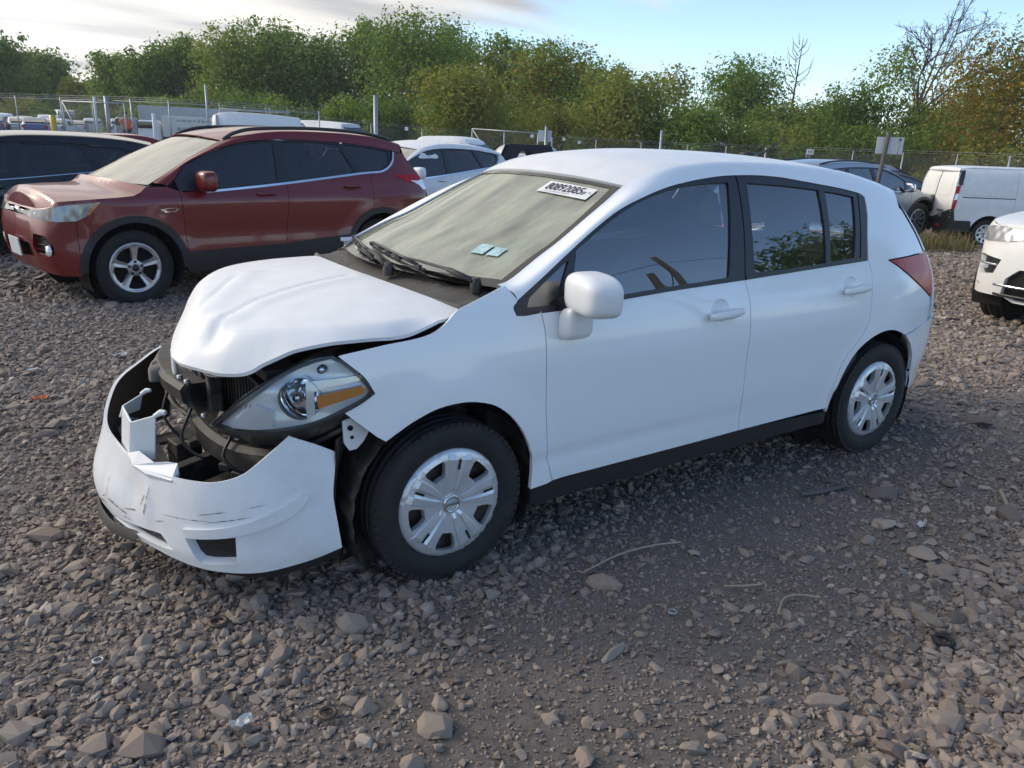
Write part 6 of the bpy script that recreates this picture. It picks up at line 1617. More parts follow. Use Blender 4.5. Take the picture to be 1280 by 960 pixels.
MAT['bark'] = simple('grey_brown_bark', (.075, .062, .05), .9, var=.25, vscale=5, bump=.4, bscale=25)
def limbs(h, spread, n, r0, seed_lean=(0, 0), levels=2, bare=0.0):
    """tapered trunk with forking limbs; returns MB and the branch tips"""
    m = MB(); tips = []
    def grow(p, d, ln, r, lv):
        k = 5; pts = [p]; dd = np.array(d, float)
        for i in range(k):
            dd = dd+rng.normal(size=3)*.13+np.array([0, 0, .05]); dd /= np.linalg.norm(dd); pts.append(pts[-1]+dd*ln/k)
        rad = np.linspace(r, r*.45, k+1); m.tube(pts, rad, 6 if lv > 1 else 4, caps=False)
        if lv == 0: tips.append(pts[-1]); return
        for j in range(n if lv == levels else rng.integers(3, 6)):
            t = .35+.65*rng.random(); q = pts[int(t*k)]
            a = rng.random()*2*PI; up = .35+.55*rng.random()
            nd = np.array([math.cos(a)*spread, math.sin(a)*spread, up])+dd*.5; nd /= np.linalg.norm(nd)
            grow(q, nd, ln*(.42+.25*rng.random()), r*.42, lv-1)
        tips.append(pts[-1])
    grow(np.array([0, 0, -.1]), np.array([seed_lean[0], seed_lean[1], 1.0]), h*.62, r0, levels)
    return m, tips
def crown_mesh(blobs, n, size, hang=.3):
    """leaf sprays strewn through overlapping masses, thick at the skin, thin inside"""
    vol = np.array([b[3]*b[4]*b[5] for b in blobs])**(2/3); pr = vol/vol.sum()
    which = rng.choice(len(blobs), n, p=pr); B = np.array(blobs)[which]
    u = rng.normal(size=(n, 3)); u /= np.linalg.norm(u, axis=1)[:, None]
    r = rng.random(n)**.48*(.84+.22*rng.random(n))
    c = B[:, :3]+u*B[:, 3:6]*r[:, None]
    # clumping: pull leaves towards random twig points
    kk = max(12, n//26); tw = c[rng.integers(0, n, kk)]
    near = tw[rng.integers(0, kk, n)]
    a = rng.random(n) < .0
    nrm = u*.8+rng.normal(size=(n, 3))*.55+np.array([0, 0, .35]); nrm /= np.linalg.norm(nrm, axis=1)[:, None]
    t = np.cross(nrm, rng.normal(size=(n, 3))); t /= np.linalg.norm(t, axis=1)[:, None]; b = np.cross(nrm, t)
    s = size*(.55+.9*rng.random(n))[:, None]; w = s*(.42+.2*rng.random((n, 1)))
    droop = np.array([0, 0, -1.0])*s*hang
    # a leaf spray: a kite folded along its middle
    V = np.stack([c-t*s, c+b*w+droop*.2+nrm*s*.2, c+t*s+droop*.6, c-b*w+droop*.2], 1)
    V = V.reshape(-1, 3); o = np.arange(n)[:, None]*4
    F = np.vstack([o+np.array([[0, 1, 2]]), o+np.array([[0, 2, 3]])]).astype(int)
    return V, F
def tree(px_, D, top_py, wid, mats, label, name='tree', n=5200, leaf=.125, low=.12, lean=(0, 0), shape='round', group='trees beyond the chain link fence', bare=False, base_z=None):
    p = foot(px_, D); h = at(px_, top_py, D)[2]-p[2]
    e = empty(name, p, rng.random()*6, label, 'tree', group)
    m, tips = limbs(h, .8, 7, .018*h+.05, lean); m.build('trunk', MAT['bark'], e)
    for ci, (mt, frac) in enumerate(mats):
        nb = 15 if shape != 'bush' else 9; bl = []
        for k in range(nb):
            f = (k+.5)/nb; zc = h*(low+(1-low)*f)
            if shape == 'cone': rr = wid*.5*(1-f)**.8*.8+.3
            elif shape == 'bush': rr = wid*.5*(1-f*.5)
            else: rr = wid*.5*math.sqrt(max(.06, 1-((f-.45)/.60)**2))
            a = rng.random()*2*PI; q = rr*.62*rng.random()**.5
            br = (.22+.20*rng.random())*wid*(1 if shape != 'cone' else .8*(1.2-f)); br = min(br, h*.3)
            zc = min(zc, h*.93-br*.75)
            bl.append((math.cos(a)*q+lean[0]*zc, math.sin(a)*q+lean[1]*zc, zc, br, br, br*(.75+.35*rng.random())))
        for k in range(8):                               # ragged sprays sticking out
            a = rng.random()*2*PI; zc = h*(low+(1-low)*rng.random()); q = wid*(.30+.2*rng.random())*(1-.45*abs(zc/h-.45)); br = wid*(.07+.07*rng.random())
            bl.append((math.cos(a)*q+lean[0]*zc, math.sin(a)*q+lean[1]*zc, min(zc, h-br), br, br, br*.9))
        for k in range(9):                               # leaders standing out of the top
            a = rng.random()*2*PI; q = wid*.34*rng.random(); br = wid*(.05+.045*rng.random()); zt = h*(1-.30*(q/(wid*.34))**1.5*(.6+.8*rng.random())); bl.append((math.cos(a)*q+lean[0]*h, math.sin(a)*q+lean[1]*h, zt-br*1.6, br*.8, br*.8, br*1.8))
        V, F = crown_mesh(bl, int(n*frac), leaf*D/60)
        link('crown' if ci == 0 else 'crown_patch', mesh('crown', V, F, False), LEAF[mt], e)['kind'] = 'stuff'
    return e
def make_trees():
    T = [  # px, depth, top py, width m, leaves, label
        (12, 92, 42, 9.5, [('dark', 1)], 'dark broad tree at the far left above the distant car park'), (60, 96, 62, 10, [('dark', .8), ('mid', .3)], 'rounded dark tree second from the left edge'),
        (118, 100, 98, 8, [('olive', 1)], 'low olive tree in the dip of the tree line at the left'), (160, 84, 66, 8, [('mid', .8), ('olive', .3)], 'loose green tree right of the dip at the left'), (192, 80, 60, 6.5, [('dark', 1)], 'small dark dense tree left of the tall light pole'),
        (240, 76, 44, 9, [('mid', .6), ('dark', .5)], 'tall green tree above the dark box truck'), (300, 78, 32, 9, [('olive', .5), ('mid', .6)], 'tree with a thin ragged top above the white cargo van'), (352, 72, 28, 9, [('mid', .8), ('dark', .3)], 'broad green tree above the red SUV roof'),
        (405, 74, 40, 8, [('dark', 1)], 'dark tree in the hollow between two taller green crowns'), (460, 70, 26, 9.5, [('mid', 1)], 'tall green tree behind the thick steel post'), (520, 72, 12, 10, [('mid', .7), ('dark', .4)], 'tallest green tree of the row'), (560, 76, 36, 8, [('dark', .6), ('mid', .5)], 'dark tree at the right shoulder of the tallest one'),
        (575, 50, 78, 7.5, [('olive', .6), ('yellow', .25), ('mid', .3)], 'nearer yellow green bushy tree in front of the tall row'), (630, 60, 42, 8.5, [('mid', .7), ('olive', .4)], 'light green rounded tree right of the gap in the row'), (684, 64, 46, 9, [('mid', .6), ('olive', .3), ('autumn', .12)], 'green tree with a brownish patch above the square white sign'),
        (738, 62, 74, 7.5, [('mid', .6), ('olive', .5)], 'mid green tree behind the hatchback roof'), (775, 52, 82, 8.5, [('olive', .9), ('mid', .2)], 'broad olive tree over the hatchback roof'), (838, 58, 76, 5.5, [('olive', .35), ('yellow', .1)], 'thin see through tree with sky between its leaves'),
        (868, 54, 126, 6.5, [('mid', .9)], 'low green bush tree left of the crown with upright sprays'), (920, 56, 68, 7.5, [('mid', .75), ('dark', .2)], 'green tree with upright sprays right of the hatchback aerial'), (985, 54, 124, 7, [('dark', .7), ('olive', .3)], 'low dark tree below the bare spire'), (1035, 52, 120, 6.5, [('olive', .6), ('mid', .4)], 'low olive tree behind the grey pickup'),
        (1068, 54, 98, 5.5, [('dark', .8)], 'small dark tree left of the bare crowned one'), (1112, 50, 48, 5.5, [('mid', .42), ('olive', .15)], 'slim tree with thin leaves beside the bare crown'), (1160, 48, 120, 7, [('dark', .7), ('olive', .25)], 'ivy covered tree below the bare branches'),
        (1205, 44, 100, 6, [('autumn', .25), ('yellow', .75), ('olive', .2)], 'orange yellow turning tree above the white cargo van'), (1262, 46, 28, 9.5, [('dark', .5), ('autumn', .35), ('yellow', .4)], 'tall turning tree at the right edge'), (1180, 40, 160, 4.5, [('yellow', .7), ('olive', .4)], 'low yellow green bush by the right hand signpost'), (1310, 44, 60, 9, [('dark', .8)], 'dark tree cut by the right edge')]
    for ti, (px_, D, tp, w, mats, lab) in enumerate(T):
        D = D+(0, 9, -5, 5)[ti % 4]
        low = .10 if D > 55 else .04
        tree(px_, D, tp, w*1.0, mats, lab, n=int(14500*(w/8.5)*(.7 if 'thin' in lab else 1)), low=low)
    # undergrowth closing the foot of the row
    for k, (px_, D, tp, w, mt) in enumerate([(30, 84, 120, 9, 'olive'), (105, 82, 132, 9, 'dark'), (210, 72, 118, 9, 'mid'), (330, 66, 112, 10, 'dark'), (430, 64, 118, 10, 'mid'), (505, 62, 120, 9, 'dark'), (610, 56, 122, 8, 'dark'), (700, 54, 120, 9, 'olive'), (820, 52, 132, 9, 'dark'), (900, 50, 142, 8, 'dark'), (960, 48, 148, 8, 'olive'), (1040, 47, 150, 8, 'dark'), (1100, 45, 150, 7, 'dark'), (1240, 40, 160, 6, 'olive')]):
        where = ['at the far left', 'behind the gate frame', 'behind the box truck', 'behind the white van with ladder racks', 'behind the far vans', 'left of the yellow green tree', 'below the light green tree', 'behind the square white sign', 'below the see through tree', 'left of the bare spire', 'right of the hatchback aerial', 'behind the grey pickup', 'under the bare branches', 'behind the white cargo van'][k]
        tree(px_, D, tp, w*1.35, [(mt, 1)], 'dense shrubbery under the trees '+where, name='shrub', n=7500, low=.0, shape='bush', group='shrubs along the fence')
    # bare crown and bare spire
    p = foot(1140, 48); h = at(1140, 12, 48)[2]-p[2]
    e = empty('bare_tree', p, 0, 'leafless tree with fine twigs leaning right against the sky', 'tree', 'trees beyond the chain link fence'); m = MB()
    d0 = np.array([math.cos(-R_(34)), math.sin(-R_(34)), 0])
    def twig(q, d, ln, r, lv):
        pts = [q]; d = np.array(d, float)
        for i in range(5): d = d+rng.normal(size=3)*.12+np.array([0, 0, .03])+d0*.015; d /= np.linalg.norm(d); pts.append(pts[-1]+d*ln/5)
        m.tube(pts, np.linspace(r, max(r*.5, .012), 6), 5 if lv > 1 else 3, caps=False)
        if lv == 0: return
        for j in range(6 if lv > 1 else 7):
            i = 1+int(rng.random()*4.9); a = rng.normal(size=3)*.62; nd = d*.9+a+np.array([0, 0, .15]); nd /= np.linalg.norm(nd)
            twig(pts[i], nd, ln*(.34+.20*rng.random()), r*.5, lv-1)
    twig(np.array([0, 0, 0]), (0, 0, 1), h*.50, .16, 0)
    for dr, l in (((.34, -.22, 1), .50), ((.10, .0, 1), .44), ((-.22, .1, 1), .34), ((.58, -.36, .9), .44)): twig(np.array([0, 0, h*.42]), np.array(dr)/np.linalg.norm(dr), h*l, .075, 3)
    m.build('branches', MAT['bark'], e)
    p = foot(982, 56); h = at(982, 52, 56)[2]-p[2]; e = empty('bare_tree', p, 0, 'thin dead spire standing clear above the low trees', 'tree', 'trees beyond the chain link fence'); m = MB()
    m.tube([(0, 0, 0), (.1, 0, h*.5), (.3, -.1, h)], [.12, .08, .02], 5)
    for k in range(16):
        z = h*(.62+.36*rng.random()); a = rng.random()*6.3; l = (h-z)*.35+.5; m.tube([(.1, 0, z), (.1+l*.6*math.cos(a), l*.6*math.sin(a), z+l*.5), (.1+l*.75*math.cos(a), l*.75*math.sin(a), z+l)], [.035, .02, .012], 3, caps=False)
    m.build('branches', MAT['bark'], e)
make_trees()

# ------------------------------------------------------------------ chain link fence
def link_mat():
    m, nt, b, N, L = mat_new('chain_link_wire'); tc = N.new('ShaderNodeTexCoord'); outs = []
    b.inputs['Base Color'].default_value = (.20, .21, .22, 1); b.inputs['Metallic'].default_value = .4; b.inputs['Roughness'].default_value = .5
    for s in (1, -1):
        mp = N.new('ShaderNodeMapping'); mp.inputs['Rotation'].default_value = (0, 0, R_(45*s)); L.new(tc.outputs['UV'], mp.inputs[0])
        w = N.new('ShaderNodeTexWave'); w.wave_profile = 'SAW'; w.inputs['Scale'].default_value = 3.2; L.new(mp.outputs[0], w.inputs[0])
        lt = N.new('ShaderNodeMath'); lt.operation = 'LESS_THAN'; lt.inputs[1].default_value = .075; L.new(w.outputs['Fac'], lt.inputs[0]); outs.append(lt.outputs[0])
    mx = N.new('ShaderNodeMath'); mx.operation = 'MAXIMUM'; L.new(outs[0], mx.inputs[0]); L.new(outs[1], mx.inputs[1])
    L.new(mx.outputs[0], b.inputs['Alpha']); return m
MAT['link'] = link_mat()
def fence(pts, h, label, gaps=(), post_r=.035, spacing=3.0, dark=False, top=True):
    e = empty('chain_link_fence', (0, 0, 0), 0, label, 'fence')
    P = resample(np.array(pts, float), spacing)
    V = []; uv = []; F = []; s = arclen(P)
    for k, (x_, y_) in enumerate(P):
        z0 = float(gz(x_, y_)); V += [(x_, y_, z0+.02), (x_, y_, z0+h)]; uv += [(s[k], 0), (s[k], h)]
        m = MB(); m.tube([(x_, y_, z0-.1), (x_, y_, z0+h+.12)], post_r*(1.5 if k % 5 == 0 else 1), 7); m.build('post', MAT['satinmetal'], e)
        if k: F.append([2*k-2, 2*k, 2*k+1, 2*k-1])
    me = mesh('wire_mesh', np.array(V), F, False); ul = me.uv_layers.new(name='UVMap')
    for lp in me.loops: ul.data[lp.index].uv = uv[lp.vertex_index]
    link('wire_mesh', me, MAT['link'], e)
    if top:
        m = MB(); m.tube([(x_, y_, float(gz(x_, y_))+h) for x_, y_ in P], .022, 6); m.build('top_rail', MAT['satinmetal'], e)
    for zz in (.10, .20):
        m = MB(); m.tube([(x_, y_, float(gz(x_, y_))+h+zz) for x_, y_ in P], .007, 4); m.build('barbed_wire', MAT['satinmetal'], e)
    return e
def line(*q): return [tuple(foot(px_, D)[:2]) for px_, D in q]
fence(line((-80, 44), (82, 43), (215, 40), (400, 41)), 2.3, 'near chain link fence with leaning posts across the left of the photo')
fence(line((400, 46), (590, 47)), 2.0, 'far chain link fence behind the white crossover', top=False)
fence(line((690, 47), (860, 45), (1010, 43), (1200, 38), (1420, 33)), 2.1, 'dark chain link fence along the foot of the trees at the right', top=False)
# --- posts and signs
def post(px_, D, top_py, r, name, label, cat, mat='satinmetal', sq=False, lean=(0, 0)):
    p = foot(px_, D); t = at(px_, top_py, D); e = empty(name, p, 0, label, cat); h = t[2]-p[2]
    m = MB()
    if sq: m.box((0, 0, h/2), (r*2, r*2, h), rz=R_(30))
    else: m.tube([(0, 0, -.1), (lean[0]*h, lean[1]*h, h)], r, 10)
    m.build('pole', MAT[mat], e); return e, h
post(262, 40, 107, .055, 'tall_pole', 'tall thin steel pole rising left of the white cargo van with ladder racks', 'pole')
post(138.5, 41.5, 121, .11, 'gate_post', 'thick grey gate post at the left end of the mesh gate', 'post')
post(470, 22, 120, .058, 'steel_post', 'thick round steel post behind the rear of the red SUV', 'post')
post(826, 26, 163, .045, 'steel_post', 'short double steel post above the hatchback roof', 'post')
post(70, 43, 144, .16, 'bollard', 'yellow bollard before the fence at the far left', 'bollard', 'yellow')
post(124, 42, 122, .07, 'gate_post', 'pale slim gate post left of the thick one', 'post', 'sign')
def board(px_, D, w, hgt, cx, cy, name, label, post_top, post_r, mat='wood', txt=None, lean=0.0):
    p = foot(px_, D); t = at(px_, post_top, D); e = empty(name, p, -R_(34.5)-R_(10), label, 'sign'); h = t[2]-p[2]
    m = MB(); m.tube([(-lean*h, 0, -.1), (0, 0, h)], post_r, 8); m.build('post', MAT[mat], e)
    c = at(cx, cy, D)-p; c = np.array(Euler((0, 0, R_(44.5))).to_matrix())@c
    m = MB(); m.box((c[0], post_r+.015, c[2]), (w, .012, hgt)); m.build('board', MAT['sign'], e)
    return e, c
sgn, c = board(1109, 13.2, .42, .27, 1113, 182, 'signpost', 'white blank board on a leaning wooden post right of the hatchback', 166, .036, 'wood', lean=.06)
m = MB(); m.tube([(c[0]+.14, -.0, c[2]+.10), (c[0]+.135, -.01, c[2]-.02), (c[0]+.12, 0, c[2]-.20)], [.012, .008, .006], 6); m.build('strap', MAT['satinmetal'], sgn)
m = MB(); m.box((c[0]+.14, -.0, c[2]+.10), (.035, .02, .03)); m.build('clip', MAT['black'], sgn)
board(682, 25, .42, .34, 681, 170, 'signpost', 'square white board on a steel post left of the hatchback roof', 158, .045, 'satinmetal')
# --- gate panels
def gate(p0, p1, h0, h1, label):
    e = empty('mesh_gate', (0, 0, 0), 0, label, 'gate'); a = np.array(foot(*p0)); b = np.array(foot(*p1))
    A0, A1, B0, B1 = a+[0, 0, h0], a+[0, 0, h1], b+[0, 0, h0], b+[0, 0, h1]
    for nm, q in (('frame_bar', (A0, A1)), ('frame_bar', (A1, B1)), ('frame_bar', (B1, B0)), ('frame_bar', (B0, A0)), ('brace', (A1, a*.7+b*.3+[0, 0, h0])), ('upright', ((A0+B0)/2, (A1+B1)/2))):
        m = MB(); m.tube(q, .035, 6); m.build(nm, MAT['satinmetal'], e)
    me = mesh('wire_mesh', np.array([A0, B0, B1, A1]), [[0, 1, 2, 3]], False); ul = me.uv_layers.new(name='UVMap'); w = np.linalg.norm(b-a)
    for lp, q in zip(me.loops, [(0, 0), (w, 0), (w, h1-h0), (0, h1-h0)]): ul.data[lp.index].uv = q
    link('wire_mesh', me, MAT['link'], e); return e
gate((84, 40), (160, 38), .1, 2.15, 'mesh gate standing open at the left, with a slanting brace')
gate((590, 42), (672, 40), .9, 2.3, 'long raised mesh gate left of the square white sign')

# ------------------------------------------------------------------ far vehicles
def far_body(kind):
    """section outlines (x, half width, z) -> body, cabin"""
    if kind == 'sedan': return [(-.95, .55), (-.90, .72), (-.2, .86), (.35, .95), (2.9, 1.0), (3.5, .96), (3.55, .5)], [(.25, .92), (1.05, 1.38), (1.5, 1.44), (2.3, 1.40), (3.05, .98)], 2.65, .32
    if kind == 'suv': return [(-.95, .55), (-.92, .90), (-.2, 1.05), (.3, 1.10), (3.3, 1.14), (3.55, 1.05), (3.6, .5)], [(.2, 1.06), (.95, 1.58), (1.4, 1.68), (2.9, 1.64), (3.4, 1.12)], 2.7, .37
    if kind == 'pickup': return [(-1.0, .6), (-.95, 1.0), (-.2, 1.15), (.3, 1.18), (4.4, 1.18), (4.45, .6)], [(.2, 1.14), (.85, 1.72), (1.3, 1.82), (2.2, 1.80), (2.4, 1.16)], 3.4, .40
    if kind == 'van': return [(-.9, .55), (-.88, 1.0), (-.3, 1.25), (.2, 1.35), (4.6, 1.4), (4.65, .5)], [(.0, 1.28), (.75, 2.1), (1.1, 2.36), (4.5, 2.40), (4.62, 1.38)], 3.6, .36
def far_car(kind, paint, loc, rotz, label, group=None, rack=False, closed=False, cat=None, s=1.0, rooftop=None):
    e = empty({'sedan': 'parked_car', 'suv': 'parked_suv', 'pickup': 'parked_pickup', 'van': 'parked_van'}[kind], loc, rotz, label, cat or {'sedan': 'car', 'suv': 'SUV', 'pickup': 'pickup', 'van': 'van'}[kind], group)
    low, cab, wb, Rt = far_body(kind); hw = .90 if kind != 'van' else 1.0
    def sect(prof, zl, w0, w1, name, mat, nx=26, top=None):
        P = crom(prof, 6); xs = P[:, 0]; g = []
        for x_, zt in P:
            fx = (x_-xs[0])/(xs[-1]-xs[0]); nar = 1-.22*abs(2*fx-1)**6
            row = []
            for q in np.linspace(-1, 1, 13):
                a = abs(q); yy = np.sign(q)*(w0 if a > .99 else w1 if a > .82 else w1*(a/.83)**1.0)*nar
                zz = zl if a > .99 else (zl+(zt-zl)*.86 if a > .93 else zt-.03*(a/.83)**3)
                row.append((x_, yy, zz))
            g.append(row)
        m = MB(); m.grid(np.array(g), True); g = np.array(g)
        m.add(g[0], [list(range(13))]); m.add(g[-1], [list(range(13))[::-1]]); return m.build(name, mat, e)
    sect(low, .28, hw, hw*.97, 'body', paint)
    roof = cab if not closed else cab
    cb = sect(cab, low[2][1]-.05, hw*.96, hw*.76 if kind != 'van' else hw*.9, 'cabin', paint)
    # panes laid on the cabin: screen, back light, side windows
    def pane(q, name='window'):
        m = MB(); m.add(np.array(q, float), [list(range(len(q)))]); m.build(name, MAT['g_far'], cb)
    c = crom(cab, 6); zb = low[3][1]+.03; hr = hw*(.74 if kind != 'van' else .88)
    a0, a1 = cab[0], cab[1]
    pane([(a0[0]+.06, -hr*1.1, zb+.03), (a0[0]+.02, hr*1.1, zb+.03), (a1[0]-.06, hr*.92, a1[1]-.01), (a1[0]-.06, -hr*.92, a1[1]-.01)][::-1], 'windscreen') if False else None
    off = np.array([-.04, 0, .03])
    pane([np.array((a0[0]+.10, -hr*1.12, a0[1]+.10))+off, np.array((a0[0]+.10, hr*1.12, a0[1]+.10))+off, np.array((a1[0]-.03, hr*.95, a1[1]-.02))+off, np.array((a1[0]-.03, -hr*.95, a1[1]-.02))+off], 'windscreen')
    b0, b1 = cab[-1], cab[-2]; off = np.array([.04, 0, .03])
    pane([np.array((b1[0]+.05, -hr*.92, b1[1]-.08))+off, np.array((b1[0]+.05, hr*.92, b1[1]-.08))+off, np.array((b0[0]-.05, hr*1.05, b0[1]+.12))+off, np.array((b0[0]-.05, -hr*1.05, b0[1]+.12))+off], 'back_window')
    x0, x1 = a1[0]-.30, (b1[0]+.1 if not closed else a1[0]+.55); nwin = 2 if not closed else 1
    for sg in (-1, 1):
        for k in range(nwin):
            xa = x0+(x1-x0)*k/nwin+.05; xb = x0+(x1-x0)*(k+1)/nwin-.05; zt = min(np.interp(xa, [p[0] for p in cab], [p[1] for p in cab]), np.interp(xb, [p[0] for p in cab], [p[1] for p in cab]))-.12
            yb, yt = hw*.965+.012, hw*(.80 if kind != 'van' else .93)+.03
            pane([(xa-(.18 if k == 0 else 0), sg*yb, zb+.02), (xb, sg*yb, zb+.02), (xb, sg*yt, zt), (xa, sg*yt, zt)], 'side_window')
    for xw in (0, wb):
        for sg in (-1, 1):
            m = MB(); m.lathe([(0, -.10), (Rt*.6, -.10), (Rt*.62, -.11), (Rt*.95, -.10), (Rt, -.06), (Rt, .08), (0, .08)], 18)
            w_ = m.build('wheel', MAT['rubber'], e); w_.location = (xw, sg*(hw-.08), Rt); w_.rotation_euler = (0, 0, PI if sg > 0 else 0)
            m = MB(); m.lathe([(0, -.115), (Rt*.58, -.108), (Rt*.6, -.09)], 14); m.build('rim', MAT['alloy'], w_)
    for sg in (-1, 1):
        m = MB(); m.box((low[1][0]-.0, sg*hw*.66, low[1][1]-.10), (.10, .34, .13)); m.build('headlight', MAT['lampwhite'], e, bevel=.02)
        m = MB(); m.box((low[-2][0]+.06, sg*hw*.78, low[-2][1]-.14), (.06, .2, .2)); m.build('tail_light', MAT['redlens'], e)
    m = MB(); m.box((low[0][0]-.01, 0, low[1][1]-.22), (.06, 1.0, .14)); m.build('grille', MAT['black'], e)
    if rack:
        for sg in (-.7, .7):
            m = MB(); m.tube([(1.2, sg, 2.56), (4.4, sg, 2.58)], .03, 6); m.build('ladder_rack_rail', MAT['satinmetal'], e)
        for xr in (1.3, 2.3, 3.3, 4.3):
            m = MB(); m.tube([(xr, -.8, 2.36), (xr, -.8, 2.58), (xr, .8, 2.58), (xr, .8, 2.36)], .025, 6); m.build('ladder_rack_bar', MAT['satinmetal'], e)
            m = MB(); m.tube([(xr, -.7, 2.58), (xr, -.7, 2.80)], .02, 5); m.build('ladder_rack_stop', MAT['satinmetal'], e)
    if rooftop: rooftop(e)
    e.scale = (s, s, s); return e
def F_(px_, D): return foot(px_, D)
PT = [MAT[k] for k in ('white', 'silver', 'navy', 'blue', 'grey', 'white', 'red', 'brown')]
# rows of parked cars beyond the fence at the left: (px, depth, kind, paint, label)
VA = R_(34.5)
rows = [(10, 62, 'suv', 'white', 'white SUV nose on at the left end of the distant row'), (-4, 58, 'sedan', 'blue', 'blue car half cut by the left edge in the distant row'), (28, 60, 'sedan', 'silver', 'silver car with a dark windscreen, second in the distant row'), (48, 58, 'sedan', 'blue', 'blue and white car in the middle of the distant row'),
        (66, 63, 'suv', 'white', 'white SUV left of the yellow bollard'), (83, 60, 'sedan', 'white', 'white car right of the yellow bollard'), (36, 78, 'suv', 'silver', 'pale SUV in the back row above the silver car'), (60, 80, 'suv', 'white', 'white SUV in the back row left of the bollard'), (6, 82, 'pickup', 'yellow', 'yellow roofed pickup in the back row at the left edge'), (80, 84, 'van', 'white', 'white van in the back row above the bollard'),
        (100, 74, 'sedan', 'silver', 'silver car seen through the mesh gate'), (120, 76, 'suv', 'white', 'white SUV seen through the mesh gate beyond the yellow car'), (22, 100, 'suv', 'white', 'white SUV in the farthest row, left'), (50, 102, 'sedan', 'silver', 'silver car in the farthest row, middle'), (92, 98, 'suv', 'grey', 'grey SUV in the farthest row behind the gate'), (150, 70, 'suv', 'white', 'white SUV behind the person in the orange top')]
for k, (px_, D, kd, pt, lab) in enumerate(rows): far_car(kd, MAT[pt], F_(px_, D), -VA-R_(62)+rng.normal()*.06+PI*0, lab, 'cars parked beyond the fence at the left')
far_car('sedan', MAT['yellow'], F_(111, 92), -R_(20), 'yellow car behind the mesh gate', None)
# box truck, lettered truck, van with ladder racks, further vans
def box_truck(p, rz, paint, label, L_=6.0, H_=3.2, marks=False, s=1.0):
    e = empty('box_truck', p, rz, label, 'truck')
    m = MB(); m.box((L_/2, 0, .95+(H_-.95)/2), (L_, 2.3, H_-.95)); bx = m.build('cargo_box', paint, e, bevel=.05)
    m = MB(); m.box((-.9, 0, 1.35), (1.7, 2.0, 1.5), taper=.86); m.build('cab', paint, e, bevel=.12)
    m = MB(); m.box((-1.15, 0, 1.75), (1.0, 2.02, .45)); m.build('cab_window', MAT['g_far'], e, bevel=.03)
    m = MB(); m.box((2.0, 0, .75), (7.5, .9, .22)); m.build('chassis', MAT['void'], e)
    for xw in (-1.0, L_-1.6):
        for sg in (-1, 1):
            m = MB(); m.lathe([(0, -.12), (.25, -.12), (.42, -.13), (.45, -.08), (.45, .1), (0, .1)], 18); w_ = m.build('wheel', MAT['rubber'], e); w_.location = (xw, sg*.95, .45); w_.rotation_euler = (0, 0, PI if sg > 0 else 0)
    if marks:                                           # lettering too far off to read: broken dark strokes
        m = MB()
        for zz, n_, hh in ((2.55, 9, .22), (2.15, 13, .20), (1.55, 5, .30)):
            x_ = 1.0
            for k in range(n_):
                w_ = .12+.22*rng.random(); m.box((x_+w_/2, -1.158, zz), (w_, .012, hh*(.6+.4*rng.random()))); x_ += w_+.09
        m.build('lettering', MAT['grey'], bx)
    return e
box_truck(F_(178, 44), R_(-14), MAT['grey'], 'dark grey box truck behind the fence at the left', 7.0, 3.0).scale = (.72,)*3
box_truck(F_(206, 41), R_(-14), MAT['white_warm_dusty'], 'white truck body with faint lettering beside the traffic cone', 5.2, 2.45, True).scale = (.68,)*3
far_car('van', MAT['white'], F_(395, 34), PI-R_(16), 'long white van with ladder racks behind the red SUV', rack=True, closed=True, s=.86)
far_car('van', MAT['white'], F_(420, 47), PI-R_(10), 'white van behind the front end of the one with ladder racks', closed=True, s=.85)
far_car('van', MAT['white'], F_(452, 42), PI-R_(60), 'high roofed white van facing the camera left of the steel post', closed=True, s=.86)
far_car('sedan', MAT['navy'], F_(232, 30), R_(-12), 'black car whose roof shows over the red SUV bonnet by the lettered truck', s=1.0)
for px_, D, kd, pt, rz, lab in [(492, 26, 'sedan', 'brown', -R_(40), 'tan car with a bare bonnet just above the red SUV tail'), (508, 31, 'suv', 'white', -R_(60), 'white car facing the camera above the red SUV tail'), (536, 40, 'suv', 'white', -R_(100), 'white SUV facing the camera above the white crossover'), (576, 42, 'sedan', 'grey', -R_(100), 'grey car facing the camera left of the raised gate'),
                               (610, 36, 'suv', 'silver', -R_(60), 'silver SUV below the raised mesh gate'), (720, 27, 'sedan', 'white_warm_dusty', PI-R_(30), 'cream car with a long bonnet right of the square white sign'), (768, 56, 'van', 'white', PI-R_(90), 'white van roof above the hatchback roof'), (800, 26, 'suv', 'grey', -R_(8), 'long dark roof just above the hatchback roof'),
                               (845, 60, 'van', 'white', -R_(100), 'white van with a roof unit right of the double steel post'), (893, 34, 'suv', 'navy', -R_(100), 'black roofed SUV behind the hatchback roof'), (947, 32, 'suv', 'red', -R_(100), 'red SUV with white roof bars left of the aerial'), (995, 27, 'suv', 'grey', PI-R_(20), 'blue grey SUV with roof rails behind the grey pickup'), (1075, 34, 'suv', 'white', PI-R_(30), 'white roofed SUV above the grey pickup'), (1150, 31, 'suv', 'silver', PI-R_(40), 'silver car showing between the grey pickup and the white van')]:
    far_car(kd, MAT[pt], F_(px_, D), rz, lab, closed=(kd == 'van'), s=1.05 if kd == 'van' else 1.0)
far_car('sedan', MAT['red'], F_(2, 13.5), .08, 'red car roof showing above the black SUV at the left edge')
